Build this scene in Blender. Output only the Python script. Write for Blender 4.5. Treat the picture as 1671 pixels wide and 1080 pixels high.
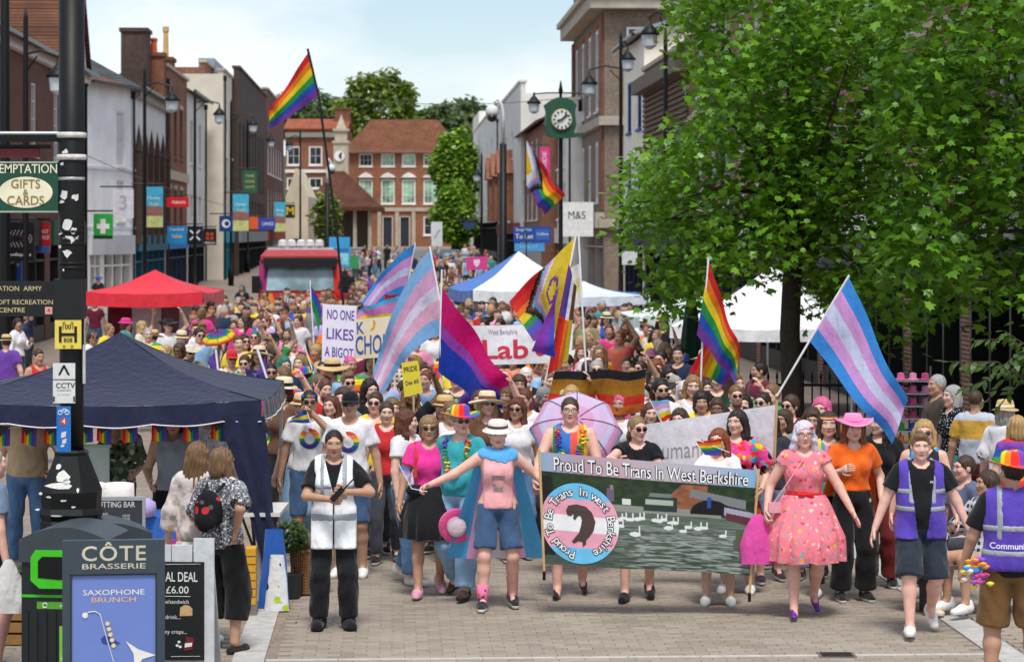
import bpy, bmesh, math, random
import numpy as np
from mathutils import Vector, Matrix, Euler
random.seed(7); RNG = np.random.default_rng(7)
R = math.radians; PI = math.pi
S = bpy.context.scene; COL = S.collection
for _o in list(bpy.data.objects): bpy.data.objects.remove(_o)

# ---------------- camera (level, shifted lens) ----------------
F, CX, HY, CH = 4000.0, 835.5, 380.0, 3.4      # focal px, centre px, horizon px, camera height
cam = bpy.data.cameras.new('camera'); camo = bpy.data.objects.new('camera', cam); COL.objects.link(camo)
camo.location = (0, 0, CH); camo.rotation_euler = (PI/2, 0, 0)
cam.sensor_width = 36; cam.lens = 36*F/1671; cam.shift_y = -(540-HY)/1671
cam.clip_start = .5; cam.clip_end = 4000
cam.dof.use_dof = True; cam.dof.focus_distance = 21.5; cam.dof.aperture_fstop = 4.5
S.camera = camo
# ---------------- world / sky ----------------
SUN_EL, SUN_AZ = R(64), R(176)
W = bpy.data.worlds.new('World'); S.world = W; W.use_nodes = True
nt = W.node_tree; nt.nodes.clear()
out = nt.nodes.new('ShaderNodeOutputWorld'); bg = nt.nodes.new('ShaderNodeBackground')
sky = nt.nodes.new('ShaderNodeTexSky'); sky.sky_type = 'NISHITA'; sky.sun_disc = False
sky.sun_elevation = SUN_EL; sky.sun_rotation = SUN_AZ; sky.air_density = 1.0; sky.dust_density = .5; sky.ozone_density = 2.0
skm = nt.nodes.new('ShaderNodeVectorMath'); skm.operation = 'SCALE'; skm.inputs['Scale'].default_value = .125
nt.links.new(sky.outputs[0], skm.inputs[0])
tc = nt.nodes.new('ShaderNodeTexCoord'); mp = nt.nodes.new('ShaderNodeMapping'); mp.inputs['Scale'].default_value = (1.0, 1.0, 2.6)
mp.inputs['Location'].default_value = (.35, .2, .62)
nt.links.new(tc.outputs['Generated'], mp.inputs[0])
n1 = nt.nodes.new('ShaderNodeTexNoise'); n1.inputs['Scale'].default_value = 5.5; n1.inputs['Detail'].default_value = 7; n1.inputs['Roughness'].default_value = .52
nt.links.new(mp.outputs[0], n1.inputs['Vector'])
cr = nt.nodes.new('ShaderNodeValToRGB'); cr.color_ramp.elements[0].position = .42; cr.color_ramp.elements[1].position = .58
cr.color_ramp.elements[0].color = (.12, .12, .12, 1); cr.color_ramp.elements[1].color = (1, 1, 1, 1)
nt.links.new(n1.outputs[0], cr.inputs[0])
n2 = nt.nodes.new('ShaderNodeTexNoise'); n2.inputs['Scale'].default_value = 9; n2.inputs['Detail'].default_value = 5
nt.links.new(mp.outputs[0], n2.inputs['Vector'])
cr2 = nt.nodes.new('ShaderNodeValToRGB'); cr2.color_ramp.elements[0].position = .3; cr2.color_ramp.elements[1].position = .68
cr2.color_ramp.elements[0].color = (.76, .88, 1.0, 1); cr2.color_ramp.elements[1].color = (.97, 1.0, 1.04, 1)
nt.links.new(n2.outputs[0], cr2.inputs[0])
mx = nt.nodes.new('ShaderNodeMix'); mx.data_type = 'RGBA'
nt.links.new(cr.outputs[0], mx.inputs[0]); nt.links.new(skm.outputs[0], mx.inputs[6]); nt.links.new(cr2.outputs[0], mx.inputs[7])
nt.links.new(mx.outputs[2], bg.inputs[0]); bg.inputs[1].default_value = 1.0
nt.links.new(bg.outputs[0], out.inputs[0])
# ---------------- sun behind thin cloud ----------------
sl = bpy.data.lights.new('sun', 'SUN'); sl.energy = 2.9; sl.angle = R(14); sl.color = (1, .955, .89)
so = bpy.data.objects.new('sun', sl); COL.objects.link(so)
_sd = Vector((math.sin(SUN_AZ)*math.cos(SUN_EL), math.cos(SUN_AZ)*math.cos(SUN_EL), math.sin(SUN_EL)))
so.rotation_euler = _sd.to_track_quat('Z', 'Y').to_euler()
# ---------------- view ----------------
S.view_settings.view_transform = 'Standard'; S.view_settings.look = 'None'
S.view_settings.exposure = 0.12; S.view_settings.gamma = 1.0; S.view_settings.use_curve_mapping = False
S.render.engine = 'CYCLES'; S.cycles.use_denoising = True
try: S.cycles.denoiser = 'OPENIMAGEDENOISE'
except Exception: pass
S.cycles.max_bounces = 6; S.cycles.diffuse_bounces = 3; S.cycles.glossy_bounces = 2; S.cycles.transmission_bounces = 4; S.cycles.transparent_max_bounces = 8
S.cycles.use_adaptive_sampling = True; S.cycles.adaptive_threshold = .02

def at(px, py, d):            # a point d metres away that the lens sees at (px, py)
    return Vector(((px-CX)*d/F, d, CH-(py-HY)*d/F))
def gd(py): return F*CH/(py-HY)          # distance of a ground point seen at row py
def hd(py, h): return F*(CH-h)/(py-HY)   # distance of a head top (height h) seen at row py
# the street runs towards a point a little left of centre
SV = Vector(((640-CX)/F, 1, 0)).normalized(); TV = Vector((SV.y, -SV.x, 0))
def gz(d): return 0.0 if d < 95 else min(2.3, (d-95)*.0255)   # the street climbs gently towards the far end
def st(s, t, z=0): p = SV*s+TV*t; return Vector((p.x, p.y, z))
# ---------------- helpers: objects ----------------
def tag(o, label=None, cat=None, group=None, kind=None):
    if label: o['label'] = label
    if cat: o['category'] = cat
    if group: o['group'] = group
    if kind: o['kind'] = kind
    return o
def link(name, data, parent=None, mtx=None):
    o = bpy.data.objects.new(name, data); COL.objects.link(o)
    if parent: o.parent = parent
    if mtx is not None: o.matrix_local = mtx
    return o
def empty(name, loc=(0,0,0), rz=0, label=None, cat=None, group=None):
    o = link(name, None); o.location = loc; o.rotation_euler = (0,0,rz); o.empty_display_size = .2
    return tag(o, label, cat, group)
def mesh(name, V, Fc, mats=None, mi=None, smooth=False):
    m = bpy.data.meshes.new(name); V = np.asarray(V, dtype=np.float32)
    if isinstance(Fc, np.ndarray):
        n, k = Fc.shape
        m.vertices.add(len(V)); m.vertices.foreach_set('co', V.ravel())
        m.loops.add(n*k); m.loops.foreach_set('vertex_index', Fc.astype(np.int32).ravel())
        m.polygons.add(n); m.polygons.foreach_set('loop_start', np.arange(0, n*k, k, dtype=np.int32)); m.polygons.foreach_set('loop_total', np.full(n, k, dtype=np.int32))
    else:
        m.from_pydata(V.tolist(), [], [list(map(int, f)) for f in Fc])
    for x in (mats if isinstance(mats, (list, tuple)) else [mats] if mats else []): m.materials.append(x)
    if mi is not None: m.polygons.foreach_set('material_index', np.asarray(mi, dtype=np.int32))
    if smooth: m.polygons.foreach_set('use_smooth', np.ones(len(m.polygons), dtype=bool))
    m.update(calc_edges=True); m.validate()
    return m
class MB:
    """collects vertices and faces of one part"""
    def __init__(s): s.v = []; s.f = []; s.m = []
    def add(s, V, Fc, mi=0):
        b = len(s.v); s.v += [tuple(p) for p in V]; s.f += [tuple(i+b for i in f) for f in Fc]; s.m += [mi]*len(Fc); return s
    def box(s, a, b, mi=0):
        x0,y0,z0 = a; x1,y1,z1 = b
        return s.add([(x0,y0,z0),(x1,y0,z0),(x1,y1,z0),(x0,y1,z0),(x0,y0,z1),(x1,y0,z1),(x1,y1,z1),(x0,y1,z1)],
                     [(0,3,2,1),(4,5,6,7),(0,1,5,4),(1,2,6,5),(2,3,7,6),(3,0,4,7)], mi)
    def prism(s, pts, y0, y1, mi=0):          # outline in x,z pulled along y
        n = len(pts); V = [(x,y0,z) for x,z in pts]+[(x,y1,z) for x,z in pts]
        return s.add(V, [tuple(range(n)), tuple(range(2*n-1, n-1, -1))]+[(i, i+n, (i+1)%n+n, (i+1)%n) for i in range(n)], mi)
    def slab(s, pts, z0, z1, mi=0):           # outline in x,y pulled along z
        n = len(pts); V = [(x,y,z0) for x,y in pts]+[(x,y,z1) for x,y in pts]
        return s.add(V, [tuple(range(n-1,-1,-1)), tuple(range(n, 2*n))]+[(i, (i+1)%n, (i+1)%n+n, i+n) for i in range(n)], mi)
    def tube(s, pts, r, n=8, mi=0, cap=True):
        P = [Vector(p) for p in pts]; k = len(P); rr = r if isinstance(r, (list, tuple)) else [r]*k
        V = []
        up = None
        for i, p in enumerate(P):
            t = (P[min(i+1,k-1)]-P[max(i-1,0)]).normalized()
            if up is None:
                up = Vector((0,0,1)) if abs(t.z) < .9 else Vector((0,1,0))
            a = t.cross(up).normalized(); b = a.cross(t).normalized(); up = b
            for j in range(n):
                q = 2*PI*j/n; V.append(p+(a*math.cos(q)+b*math.sin(q))*rr[i])
        Fc = [(i*n+j, i*n+(j+1)%n, (i+1)*n+(j+1)%n, (i+1)*n+j) for i in range(k-1) for j in range(n)]
        if cap: Fc += [tuple(range(n-1,-1,-1)), tuple(range((k-1)*n, k*n))]
        return s.add(V, Fc, mi)
    def lathe(s, prof, c=(0,0,0), n=16, mi=0, sx=1, sy=1, mt=None):
        V = []; k = len(prof)
        for r, z in prof:
            for j in range(n):
                q = 2*PI*j/n; p = Vector((c[0]+r*math.cos(q)*sx, c[1]+r*math.sin(q)*sy, c[2]+z)); V.append(mt@p if mt else p)
        Fc = [(i*n+j, i*n+(j+1)%n, (i+1)*n+(j+1)%n, (i+1)*n+j) for i in range(k-1) for j in range(n)]
        if prof[0][0] > 1e-4: Fc.append(tuple(range(n-1,-1,-1)))
        if prof[-1][0] > 1e-4: Fc.append(tuple(range((k-1)*n, k*n)))
        return s.add(V, Fc, mi)
    def build(s, name, mats, parent=None, smooth=False, mtx=None):
        m = mesh(name, s.v, s.f, mats, s.m, smooth); return link(name, m, parent, mtx)
def dup(o, parent=None):
    c = o.copy(); COL.objects.link(c); c.parent = parent
    for ch in o.children: dup(ch, c)
    return c
# ---------------- helpers: materials ----------------
_MC = {}
def lin(c):
    if isinstance(c, str):
        c = [int(c[i:i+2], 16)/255 for i in (0,2,4)]
        return tuple(x/12.92 if x <= .04045 else ((x+.055)/1.055)**2.4 for x in c)
    return tuple(c)
def _new(name):
    m = bpy.data.materials.new(name); m.use_nodes = True; nt = m.node_tree
    return m, nt, nt.nodes['Principled BSDF']
def nn(nt, t, **kw):
    n = nt.nodes.new('ShaderNode'+t)
    for k, v in kw.items():
        if k in n.inputs.keys(): n.inputs[k].default_value = v
        else: setattr(n, k, v)
    return n
def ramp(nt, src, stops, const=False):
    r = nn(nt, 'ValToRGB'); e = r.color_ramp.elements
    if const: r.color_ramp.interpolation = 'CONSTANT'
    while len(e) < len(stops): e.new(.5)
    for q, (p, c) in zip(e, stops): q.position = p; q.color = (*lin(c), 1) if not isinstance(c, (int, float)) else (c,c,c,1)
    nt.links.new(src, r.inputs[0]); return r.outputs[0]
def mixc(nt, f, a, b, mode='MIX'):
    m = nn(nt, 'Mix', data_type='RGBA', blend_type=mode)
    for s, i in ((f,0),(a,6),(b,7)):
        if hasattr(s, 'node'): nt.links.new(s, m.inputs[i])
        else: m.inputs[i].default_value = s if i == 0 else (*lin(s), 1)
    return m.outputs[2]
def bump(nt, b, h, dist, strength=1.0):
    q = nn(nt, 'Bump', Distance=dist, Strength=strength); nt.links.new(h, q.inputs['Height']); nt.links.new(q.outputs[0], b.inputs['Normal'])
def coords(nt, scale=(1,1,1), kind='Object', rot=(0,0,0)):
    t = nn(nt, 'TexCoord'); m = nn(nt, 'Mapping'); m.inputs['Scale'].default_value = scale; m.inputs['Rotation'].default_value = rot
    nt.links.new(t.outputs[kind], m.inputs[0]); return m.outputs[0]
def noise(nt, vec, scale, detail=4, rough=.55):
    n = nn(nt, 'TexNoise', Scale=scale, Detail=detail, Roughness=rough); nt.links.new(vec, n.inputs['Vector']); return n.outputs[0]
def M(col, rough=.7, var=.12, scale=6, metal=0, bmp=0, bscale=40, spec=.4, name=None, coat=0):
    key = ('M', col, rough, var, scale, metal, bmp, bscale, spec, coat)
    if key in _MC: return _MC[key]
    m, nt, b = _new(name or 'plain'); c = lin(col); v = coords(nt)
    b.inputs['Roughness'].default_value = rough; b.inputs['Metallic'].default_value = metal; b.inputs['Specular IOR Level'].default_value = spec
    b.inputs['Coat Weight'].default_value = coat
    if var:
        o = noise(nt, v, scale)
        nt.links.new(ramp(nt, o, [(.3, tuple(x*(1-var) for x in c)), (.7, tuple(min(1, x*(1+var)) for x in c))]), b.inputs['Base Color'])
    else: b.inputs['Base Color'].default_value = (*c, 1)
    if bmp: bump(nt, b, noise(nt, v, bscale, 3), bmp)
    _MC[key] = m; return m
def fabric(col, rough=.85, fold=.006, var=.10, trans=0.0, fine=True):
    key = ('fab', col, rough, fold, var, trans)
    if key in _MC: return _MC[key]
    m, nt, b = _new('fabric'); c = lin(col); v = coords(nt)
    o = noise(nt, v, 5, 3)
    nt.links.new(ramp(nt, o, [(.3, tuple(x*(1-var) for x in c)), (.7, tuple(min(1, x*(1+var)) for x in c))]), b.inputs['Base Color'])
    b.inputs['Roughness'].default_value = rough; b.inputs['Specular IOR Level'].default_value = .2; b.inputs['Sheen Weight'].default_value = .15
    w = nn(nt, 'Mapping'); w.inputs['Scale'].default_value = (13, 13, 6); w.inputs['Rotation'].default_value = (.3, .2, .1)
    nt.links.new(v, w.inputs[0])
    bump(nt, b, noise(nt, w.outputs[0], 1.1, 3, .5), fold*5, .6)
    if trans:
        t = nn(nt, 'BsdfTranslucent'); t.inputs[0].default_value = (*c, 1); mx = nn(nt, 'MixShader'); mx.inputs[0].default_value = trans
        nt.links.new(b.outputs[0], mx.inputs[1]); nt.links.new(t.outputs[0], mx.inputs[2]); nt.links.new(mx.outputs[0], nt.nodes['Material Output'].inputs[0])
    _MC[key] = m; return m
def spots(base, cols, scale=22, size=.42, name='printed_fabric', warp=.5, fold=.005):
    """cloth printed with scattered coloured flowers or splashes"""
    key = ('spots', base, tuple(cols), scale, size, warp)
    if key in _MC: return _MC[key]
    m, nt, b = _new(name); v = coords(nt)
    nz = nn(nt, 'TexNoise', Scale=scale*.8, Detail=2); nt.links.new(v, nz.inputs['Vector'])
    ad = nn(nt, 'VectorMath', operation='MULTIPLY_ADD'); ad.inputs[1].default_value = (warp/scale,)*3; nt.links.new(nz.outputs['Color'], ad.inputs[0]); nt.links.new(v, ad.inputs[2])
    vo = nn(nt, 'TexVoronoi', Scale=scale); nt.links.new(ad.outputs[0], vo.inputs['Vector'])
    sp = nn(nt, 'SeparateColor'); nt.links.new(vo.outputs['Color'], sp.inputs[0])
    pc = ramp(nt, sp.outputs[0], [(i/len(cols), c) for i, c in enumerate(cols)], True)
    k = ramp(nt, vo.outputs['Distance'], [(size-.02, 1.0), (size+.02, 0.0)])
    nt.links.new(mixc(nt, k, base, pc), b.inputs['Base Color'])
    b.inputs['Roughness'].default_value = .85; b.inputs['Specular IOR Level'].default_value = .2
    bump(nt, b, noise(nt, v, 12, 3), fold*4, .7)
    _MC[key] = m; return m
def stripes(cols, scale, axis='z', name='striped_fabric', fold=.005):
    key = ('str', tuple(cols), scale, axis)
    if key in _MC: return _MC[key]
    m, nt, b = _new(name); v = coords(nt)
    s = nn(nt, 'SeparateXYZ'); nt.links.new(v, s.inputs[0])
    a = nn(nt, 'Math', operation='MULTIPLY_ADD'); a.inputs[1].default_value = scale; a.inputs[2].default_value = 50.
    nt.links.new(s.outputs['xyz'.index(axis)], a.inputs[0])
    fr = nn(nt, 'Math', operation='FRACT'); nt.links.new(a.outputs[0], fr.inputs[0])
    nt.links.new(ramp(nt, fr.outputs[0], [(i/len(cols), c) for i, c in enumerate(cols)], True), b.inputs['Base Color'])
    b.inputs['Roughness'].default_value = .85; bump(nt, b, noise(nt, v, 12, 3), fold*4, .7)
    _MC[key] = m; return m
def plaid(c0, c1, scale, name='checked_fabric'):
    key = ('plaid', c0, c1, scale)
    if key in _MC: return _MC[key]
    m, nt, b = _new(name); v = coords(nt); s = nn(nt, 'SeparateXYZ'); nt.links.new(v, s.inputs[0]); o = []
    for ax in (0, 2):
        a = nn(nt, 'Math', operation='MULTIPLY_ADD'); a.inputs[1].default_value = scale; a.inputs[2].default_value = 50.; nt.links.new(s.outputs[ax], a.inputs[0])
        f = nn(nt, 'Math', operation='FRACT'); nt.links.new(a.outputs[0], f.inputs[0]); o.append(ramp(nt, f.outputs[0], [(0, 0.0), (.5, 1.0)], True))
    ad = nn(nt, 'Mix', data_type='RGBA'); ad.inputs[0].default_value = .5; nt.links.new(o[0], ad.inputs[6]); nt.links.new(o[1], ad.inputs[7])
    nt.links.new(ramp(nt, ad.outputs[2], [(0, c0), (.6, c1)]), b.inputs['Base Color']); b.inputs['Roughness'].default_value = .85
    _MC[key] = m; return m
# ---------------- lettering ----------------
_TXT = {}
def text_mesh(body, size=1.0, bold=.0, align='CENTER', shear=0, space=1.0):
    key = (body, round(size, 4), bold, align, shear, space)
    if key in _TXT: return _TXT[key]
    c = bpy.data.curves.new('lettering', 'FONT'); c.body = body; c.size = size; c.align_x = align; c.align_y = 'CENTER'; c.offset = bold*size; c.shear = shear
    c.space_character = space; c.resolution_u = 3; c.fill_mode = 'FRONT' if hasattr(c, 'fill_mode') else c.fill_mode
    o = bpy.data.objects.new('lettering', c); m = o.to_mesh()
    V = np.array([v.co for v in m.vertices]); Fc = [tuple(p.vertices) for p in m.polygons]
    o.to_mesh_clear(); bpy.data.objects.remove(o); _TXT[key] = (V, Fc); return V, Fc
def lettering(body, fmap, size, mat_, parent, bold=.0, cx=0, cy=0, align='CENTER', name='lettering', width=None, space=1.0):
    """flat lettering laid on a surface: fmap(u, v) gives the point (parent space)"""
    V, Fc = text_mesh(body, size, bold, align, 0, space); V = V.copy()
    if width and len(V):
        w = V[:,0].max()-V[:,0].min(); V[:,0] *= width/w
    P = [fmap(cx+x, cy+y) for x, y, _ in V]
    o = link(name, mesh(name, P, Fc, mat_), parent); return o
def flatmap(o, ux, uy):
    o, ux, uy = Vector(o), Vector(ux), Vector(uy)
    return lambda u, v: o+ux*u+uy*v
# ---------------- people: bodies and clothes grown from smooth distance fields ----------------
def smin(a, b, k):
    h = np.clip(.5+.5*(b-a)/k, 0, 1); return b+(a-b)*h-k*h*(1-h)
class Field:
    def __init__(s): s.p = []
    def cone(s, a, b, ra, rb, k=.03, q=1.0): s.p.append(('c', np.array(a, float), np.array(b, float), ra, rb, k, q)); return s     # q flattens front to back
    def ell(s, c, r, k=.03, rot=None): s.p.append(('e', np.array(c, float), np.array(r, float), rot, k)); return s
    def sub(s, c, r, k=.02): s.p.append(('s', np.array(c, float), np.array(r, float), None, k)); return s
    def bounds(s):
        lo, hi = [], []
        for p in s.p:
            if p[0] == 'c':
                lo += [p[1]-p[3], p[2]-p[4]]; hi += [p[1]+p[3], p[2]+p[4]]
            elif p[0] == 'e':
                r = p[2] if p[3] is None else np.full(3, p[2].max()); lo.append(p[1]-r); hi.append(p[1]+r)
        return np.min(lo, 0), np.max(hi, 0)
    def evalp(s, p, X, Y, Z):
        if p[0] == 'c':
            _, a, b, ra, rb, k, q = p; d = b-a; L2 = d@d+1e-9
            x, y, z = X-a[0], Y-a[1], Z-a[2]
            h = np.clip((x*d[0]+y*d[1]+z*d[2])/L2, 0, 1)
            dx, dy, dz = x-h*d[0], (y-h*d[1])/q, z-h*d[2]
            return np.sqrt(dx*dx+dy*dy+dz*dz)-(ra+(rb-ra)*h)
        c, r = p[1], p[2]; x, y, z = X-c[0], Y-c[1], Z-c[2]
        if p[3] is not None:
            m = p[3]; x, y, z = m[0][0]*x+m[1][0]*y+m[2][0]*z, m[0][1]*x+m[1][1]*y+m[2][1]*z, m[0][2]*x+m[1][2]*y+m[2][2]*z
        k0 = np.sqrt((x/r[0])**2+(y/r[1])**2+(z/r[2])**2); k1 = np.sqrt((x/r[0]**2)**2+(y/r[1]**2)**2+(z/r[2]**2)**2)+1e-9
        return k0*(k0-1)/k1
    def grid(s, xs, ys, zs, inflate=0.):
        Fd = np.full((len(xs), len(ys), len(zs)), .5)
        for p in s.p:
            if p[0] == 'c': lo, hi = np.minimum(p[1]-p[3], p[2]-p[4]), np.maximum(p[1]+p[3], p[2]+p[4])
            else:
                r = p[2] if p[3] is None else np.full(3, p[2].max()); lo, hi = p[1]-r, p[1]+r
            mg = .06+inflate+(p[5] if p[0] == 'c' else p[4])
            i = [slice(max(0, np.searchsorted(g, l-mg)-1), np.searchsorted(g, h+mg)+1) for g, l, h in zip((xs, ys, zs), lo, hi)]
            X, Y, Z = xs[i[0]][:,None,None], ys[i[1]][None,:,None], zs[i[2]][None,None,:]
            if min(X.size, Y.size, Z.size) == 0: continue
            d = s.evalp(p, X, Y, Z); k = p[5] if p[0] == 'c' else p[4]
            sub = Fd[i[0], i[1], i[2]]
            Fd[i[0], i[1], i[2]] = -smin(-sub, d, k) if p[0] == 's' else smin(sub, d, k)
        return Fd-inflate
    def at(s, P):
        X, Y, Z = P[:,0], P[:,1], P[:,2]; f = np.full(len(P), .5)
        for p in s.p:
            d = s.evalp(p, X, Y, Z); k = p[5] if p[0] == 'c' else p[4]
            f = -smin(-f, d, k) if p[0] == 's' else smin(f, d, k)
        return f
def nets(Fd, xs, ys, zs):
    I = Fd < 0; nx, ny, nz = Fd.shape
    c = np.zeros((nx-1, ny-1, nz-1), np.int8)
    for a in (0,1):
        for b in (0,1):
            for d in (0,1): c += I[a:nx-1+a, b:ny-1+b, d:nz-1+d]
    act = (c > 0) & (c < 8); ids = np.argwhere(act); n = len(ids)
    if n == 0: return np.zeros((0,3)), np.zeros((0,4), int)
    idx = np.full(act.shape, -1); idx[act] = np.arange(n)
    acc = np.zeros((n,3)); cnt = np.zeros(n); G = (xs, ys, zs)
    off = [(a,b,d) for a in (0,1) for b in (0,1) for d in (0,1)]
    co = np.array(off); i0 = ids[:,0]; i1 = ids[:,1]; i2 = ids[:,2]
    val = {o: Fd[i0+o[0], i1+o[1], i2+o[2]] for o in off}; pos = {o: np.stack([xs[i0+o[0]], ys[i1+o[1]], zs[i2+o[2]]], 1) for o in off}
    for o in off:
        for ax in range(3):
            if o[ax] == 0:
                e = list(o); e[ax] = 1; e = tuple(e); va, vb = val[o], val[e]; m = (va < 0) != (vb < 0)
                t = (va/(va-vb+1e-12))[:,None]; pt = pos[o]+(pos[e]-pos[o])*t
                acc[m] += pt[m]; cnt[m] += 1
    V = acc/cnt[:,None]; Q = []
    for ax in range(3):
        sl0 = [slice(None)]*3; sl1 = [slice(None)]*3; sl0[ax] = slice(0, -1); sl1[ax] = slice(1, None)
        A, B = I[tuple(sl0)], I[tuple(sl1)]
        e = np.argwhere(A != B); u, v = (ax+1)%3, (ax+2)%3
        e = e[(e[:,u] > 0) & (e[:,v] > 0) & (e[:,u] < Fd.shape[u]-1) & (e[:,v] < Fd.shape[v]-1)]
        if not len(e): continue
        def cell(du, dv):
            q = e.copy(); q[:,u] -= du; q[:,v] -= dv; return idx[q[:,0], q[:,1], q[:,2]]
        q = np.stack([cell(1,1), cell(0,1), cell(0,0), cell(1,0)], 1)
        fl = ~A[e[:,0], e[:,1], e[:,2]]; q[fl] = q[fl][:, ::-1]; Q.append(q)
    Q = np.concatenate(Q); Q = Q[(Q >= 0).all(1)]
    return V, Q
def axis(lo, hi, h, f0=None, f1=None, hf=None):
    if hf is None: return np.arange(lo-1.5*h, hi+2*h, h)
    parts = []
    if lo-1.5*h < f0: parts.append(np.arange(lo-1.5*h, f0, h))
    parts.append(np.arange(max(f0, lo-2*hf), min(f1, hi+2*hf), hf))
    if hi+1.5*h > f1: parts.append(np.arange(f1, hi+2*h, h))
    g = np.concatenate(parts); k = np.concatenate([[True], np.diff(g) > hf*.4]); return g[k]

def ik(a, b, l1, l2, hint):
    a, b, hint = Vector(a), Vector(b), Vector(hint); d = b-a; L = min(d.length, (l1+l2)*.995)
    d = d.normalized(); b = a+d*L
    x = (l1*l1-l2*l2+L*L)/(2*L); h = math.sqrt(max(0, l1*l1-x*x)); n = (hint-d*hint.dot(d)).normalized()
    return a+d*x+n*h, b

SKIN = {'fair': (.70, .45, .34), 'pink': (.74, .44, .35), 'tan': (.50, .29, .19), 'olive': (.42, .24, .15), 'brown': (.22, .11, .06)}
HAIR = {'brown': (.055, .030, .016), 'dark': (.018, .012, .010), 'blond': (.42, .27, .11), 'grey': (.34, .33, .32), 'white': (.68, .66, .66), 'red': (.20, .055, .018), 'auburn': (.11, .036, .018),
        'lightbrown': (.17, .095, .045), 'lilac': (.62, .56, .64), 'green': (.02, .16, .10), 'darkblond': (.25, .155, .07), 'teal': (.05, .12, .12), 'mixed': (.45, .30, .05), 'pinkdye': (.60, .10, .25)}
def skin_mat(t):
    key = ('skin', t)
    if key in _MC: return _MC[key]
    m, nt, b = _new('skin'); c = SKIN[t]; v = coords(nt)
    o = noise(nt, v, 14, 4); base = ramp(nt, o, [(.3, tuple(x*y for x, y in zip(c, (.93,.86,.84)))), (.7, tuple(min(1, x*1.07) for x in c))])
    a = nn(nt, 'Attribute', attribute_name='face'); s = nn(nt, 'SeparateColor'); nt.links.new(a.outputs['Color'], s.inputs[0])
    q = mixc(nt, s.outputs[0], base, tuple(x*y for x, y in zip(c, (.80, .45, .48))))
    q = mixc(nt, s.outputs[1], q, (.035, .022, .018)); q = mixc(nt, s.outputs[2], q, (.62, .60, .58))
    nt.links.new(q, b.inputs['Base Color']); b.inputs['Roughness'].default_value = .5; b.inputs['Specular IOR Level'].default_value = .35
    b.inputs['Subsurface Weight'].default_value = .0
    _MC[key] = m; return m
def hair_mat(t):
    key = ('hair', t)
    if key in _MC: return _MC[key]
    m, nt, b = _new('hair'); c = HAIR[t]; v = coords(nt, (70, 70, 6)); o = noise(nt, v, 1.5, 4, .6)
    nt.links.new(ramp(nt, o, [(.25, tuple(x*.45 for x in c)), (.75, tuple(min(1, x*1.55) for x in c))]), b.inputs['Base Color'])
    if t == 'mixed':
        s = nn(nt, 'SeparateXYZ'); tc_ = nn(nt, 'TexCoord'); nt.links.new(tc_.outputs['Object'], s.inputs[0])
        mm = nn(nt, 'MapRange'); mm.inputs[1].default_value = -.06; mm.inputs[2].default_value = .06; nt.links.new(s.outputs[0], mm.inputs[0])
        nt.links.new(ramp(nt, mm.outputs[0], [(.3, (.55,.22,.03)), (.6, (.22,.38,.05))]), b.inputs['Base Color'])
    b.inputs['Roughness'].default_value = .42; b.inputs['Specular IOR Level'].default_value = .35; bump(nt, b, o, .006, .9)
    _MC[key] = m; return m

def head_field():
    f = Field()
    f.ell((0,.014,.020), (.076,.094,.098), .02); f.ell((0,-.028,-.028), (.060,.066,.083), .03)
    f.cone((-.045,-.02,-.062), (0,-.062,-.094), .026, .022, .025); f.cone((.045,-.02,-.062), (0,-.062,-.094), .026, .022, .025)
    f.ell((-.041,-.066,-.018), (.022,.022,.024), .02); f.ell((.041,-.066,-.018), (.022,.022,.024), .02)
    f.cone((-.045,-.076,.032), (.045,-.076,.032), .013, .013, .02)
    f.sub((-.031,-.101,.010), (.019,.016,.011), .012); f.sub((.031,-.101,.010), (.019,.016,.011), .012)
    f.ell((-.031,-.079,.009), (.0135,.012,.0095), .004); f.ell((.031,-.079,.009), (.0135,.012,.0095), .004)
    f.cone((0,-.083,.018), (0,-.101,-.024), .009, .0115, .012); f.ell((-.012,-.092,-.027), (.009,.009,.008), .008); f.ell((.012,-.092,-.027), (.009,.009,.008), .008)
    f.ell((0,-.089,-.053), (.023,.010,.007), .006); f.ell((0,-.088,-.063), (.020,.010,.007), .006); f.sub((0,-.100,-.058), (.022,.006,.0025), .004)
    for s in (-1,1): f.ell((s*.079,.012,-.004), (.010,.021,.031), .008)
    return f
HEADF = head_field()
def face_mask(L, smile=0):
    """lips, dark (brows, pupils, lashes), eye whites in head space"""
    x, y, z = np.abs(L[:,0]), L[:,1], L[:,2]; fr = y < -.05
    lip = ((x/.026)**2+((z+.058-smile*x*.3)/.0125)**2 < 1) & fr & (y < -.075)
    brow = (np.abs(z-.034+.10*np.abs(x-.034)) < .0055) & (x > .014) & (x < .052) & fr
    ex, ez = (x-.031), z-.009
    eye = ((ex/.0155)**2+(ez/.0085)**2 < 1) & fr; pup = (ex**2+ez**2 < .0058**2) & fr; lash = (ez > .0045) & (ez < .0115) & (np.abs(ex) < .018) & fr
    nost = (np.abs(x-.009) < .005) & (np.abs(z+.036) < .004) & (y < -.095); mouth = (np.abs(z+.058) < .003) & (x < .022) & (y < -.078)
    C = np.zeros((len(L), 4), np.float32); C[:,3] = 1
    C[:,0] = lip; C[:,1] = np.clip(brow*.75+pup*1.+lash*.85+nost*.6+mouth*.6, 0, 1); C[:,2] = eye & ~pup & ~lash
    return C
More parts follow.
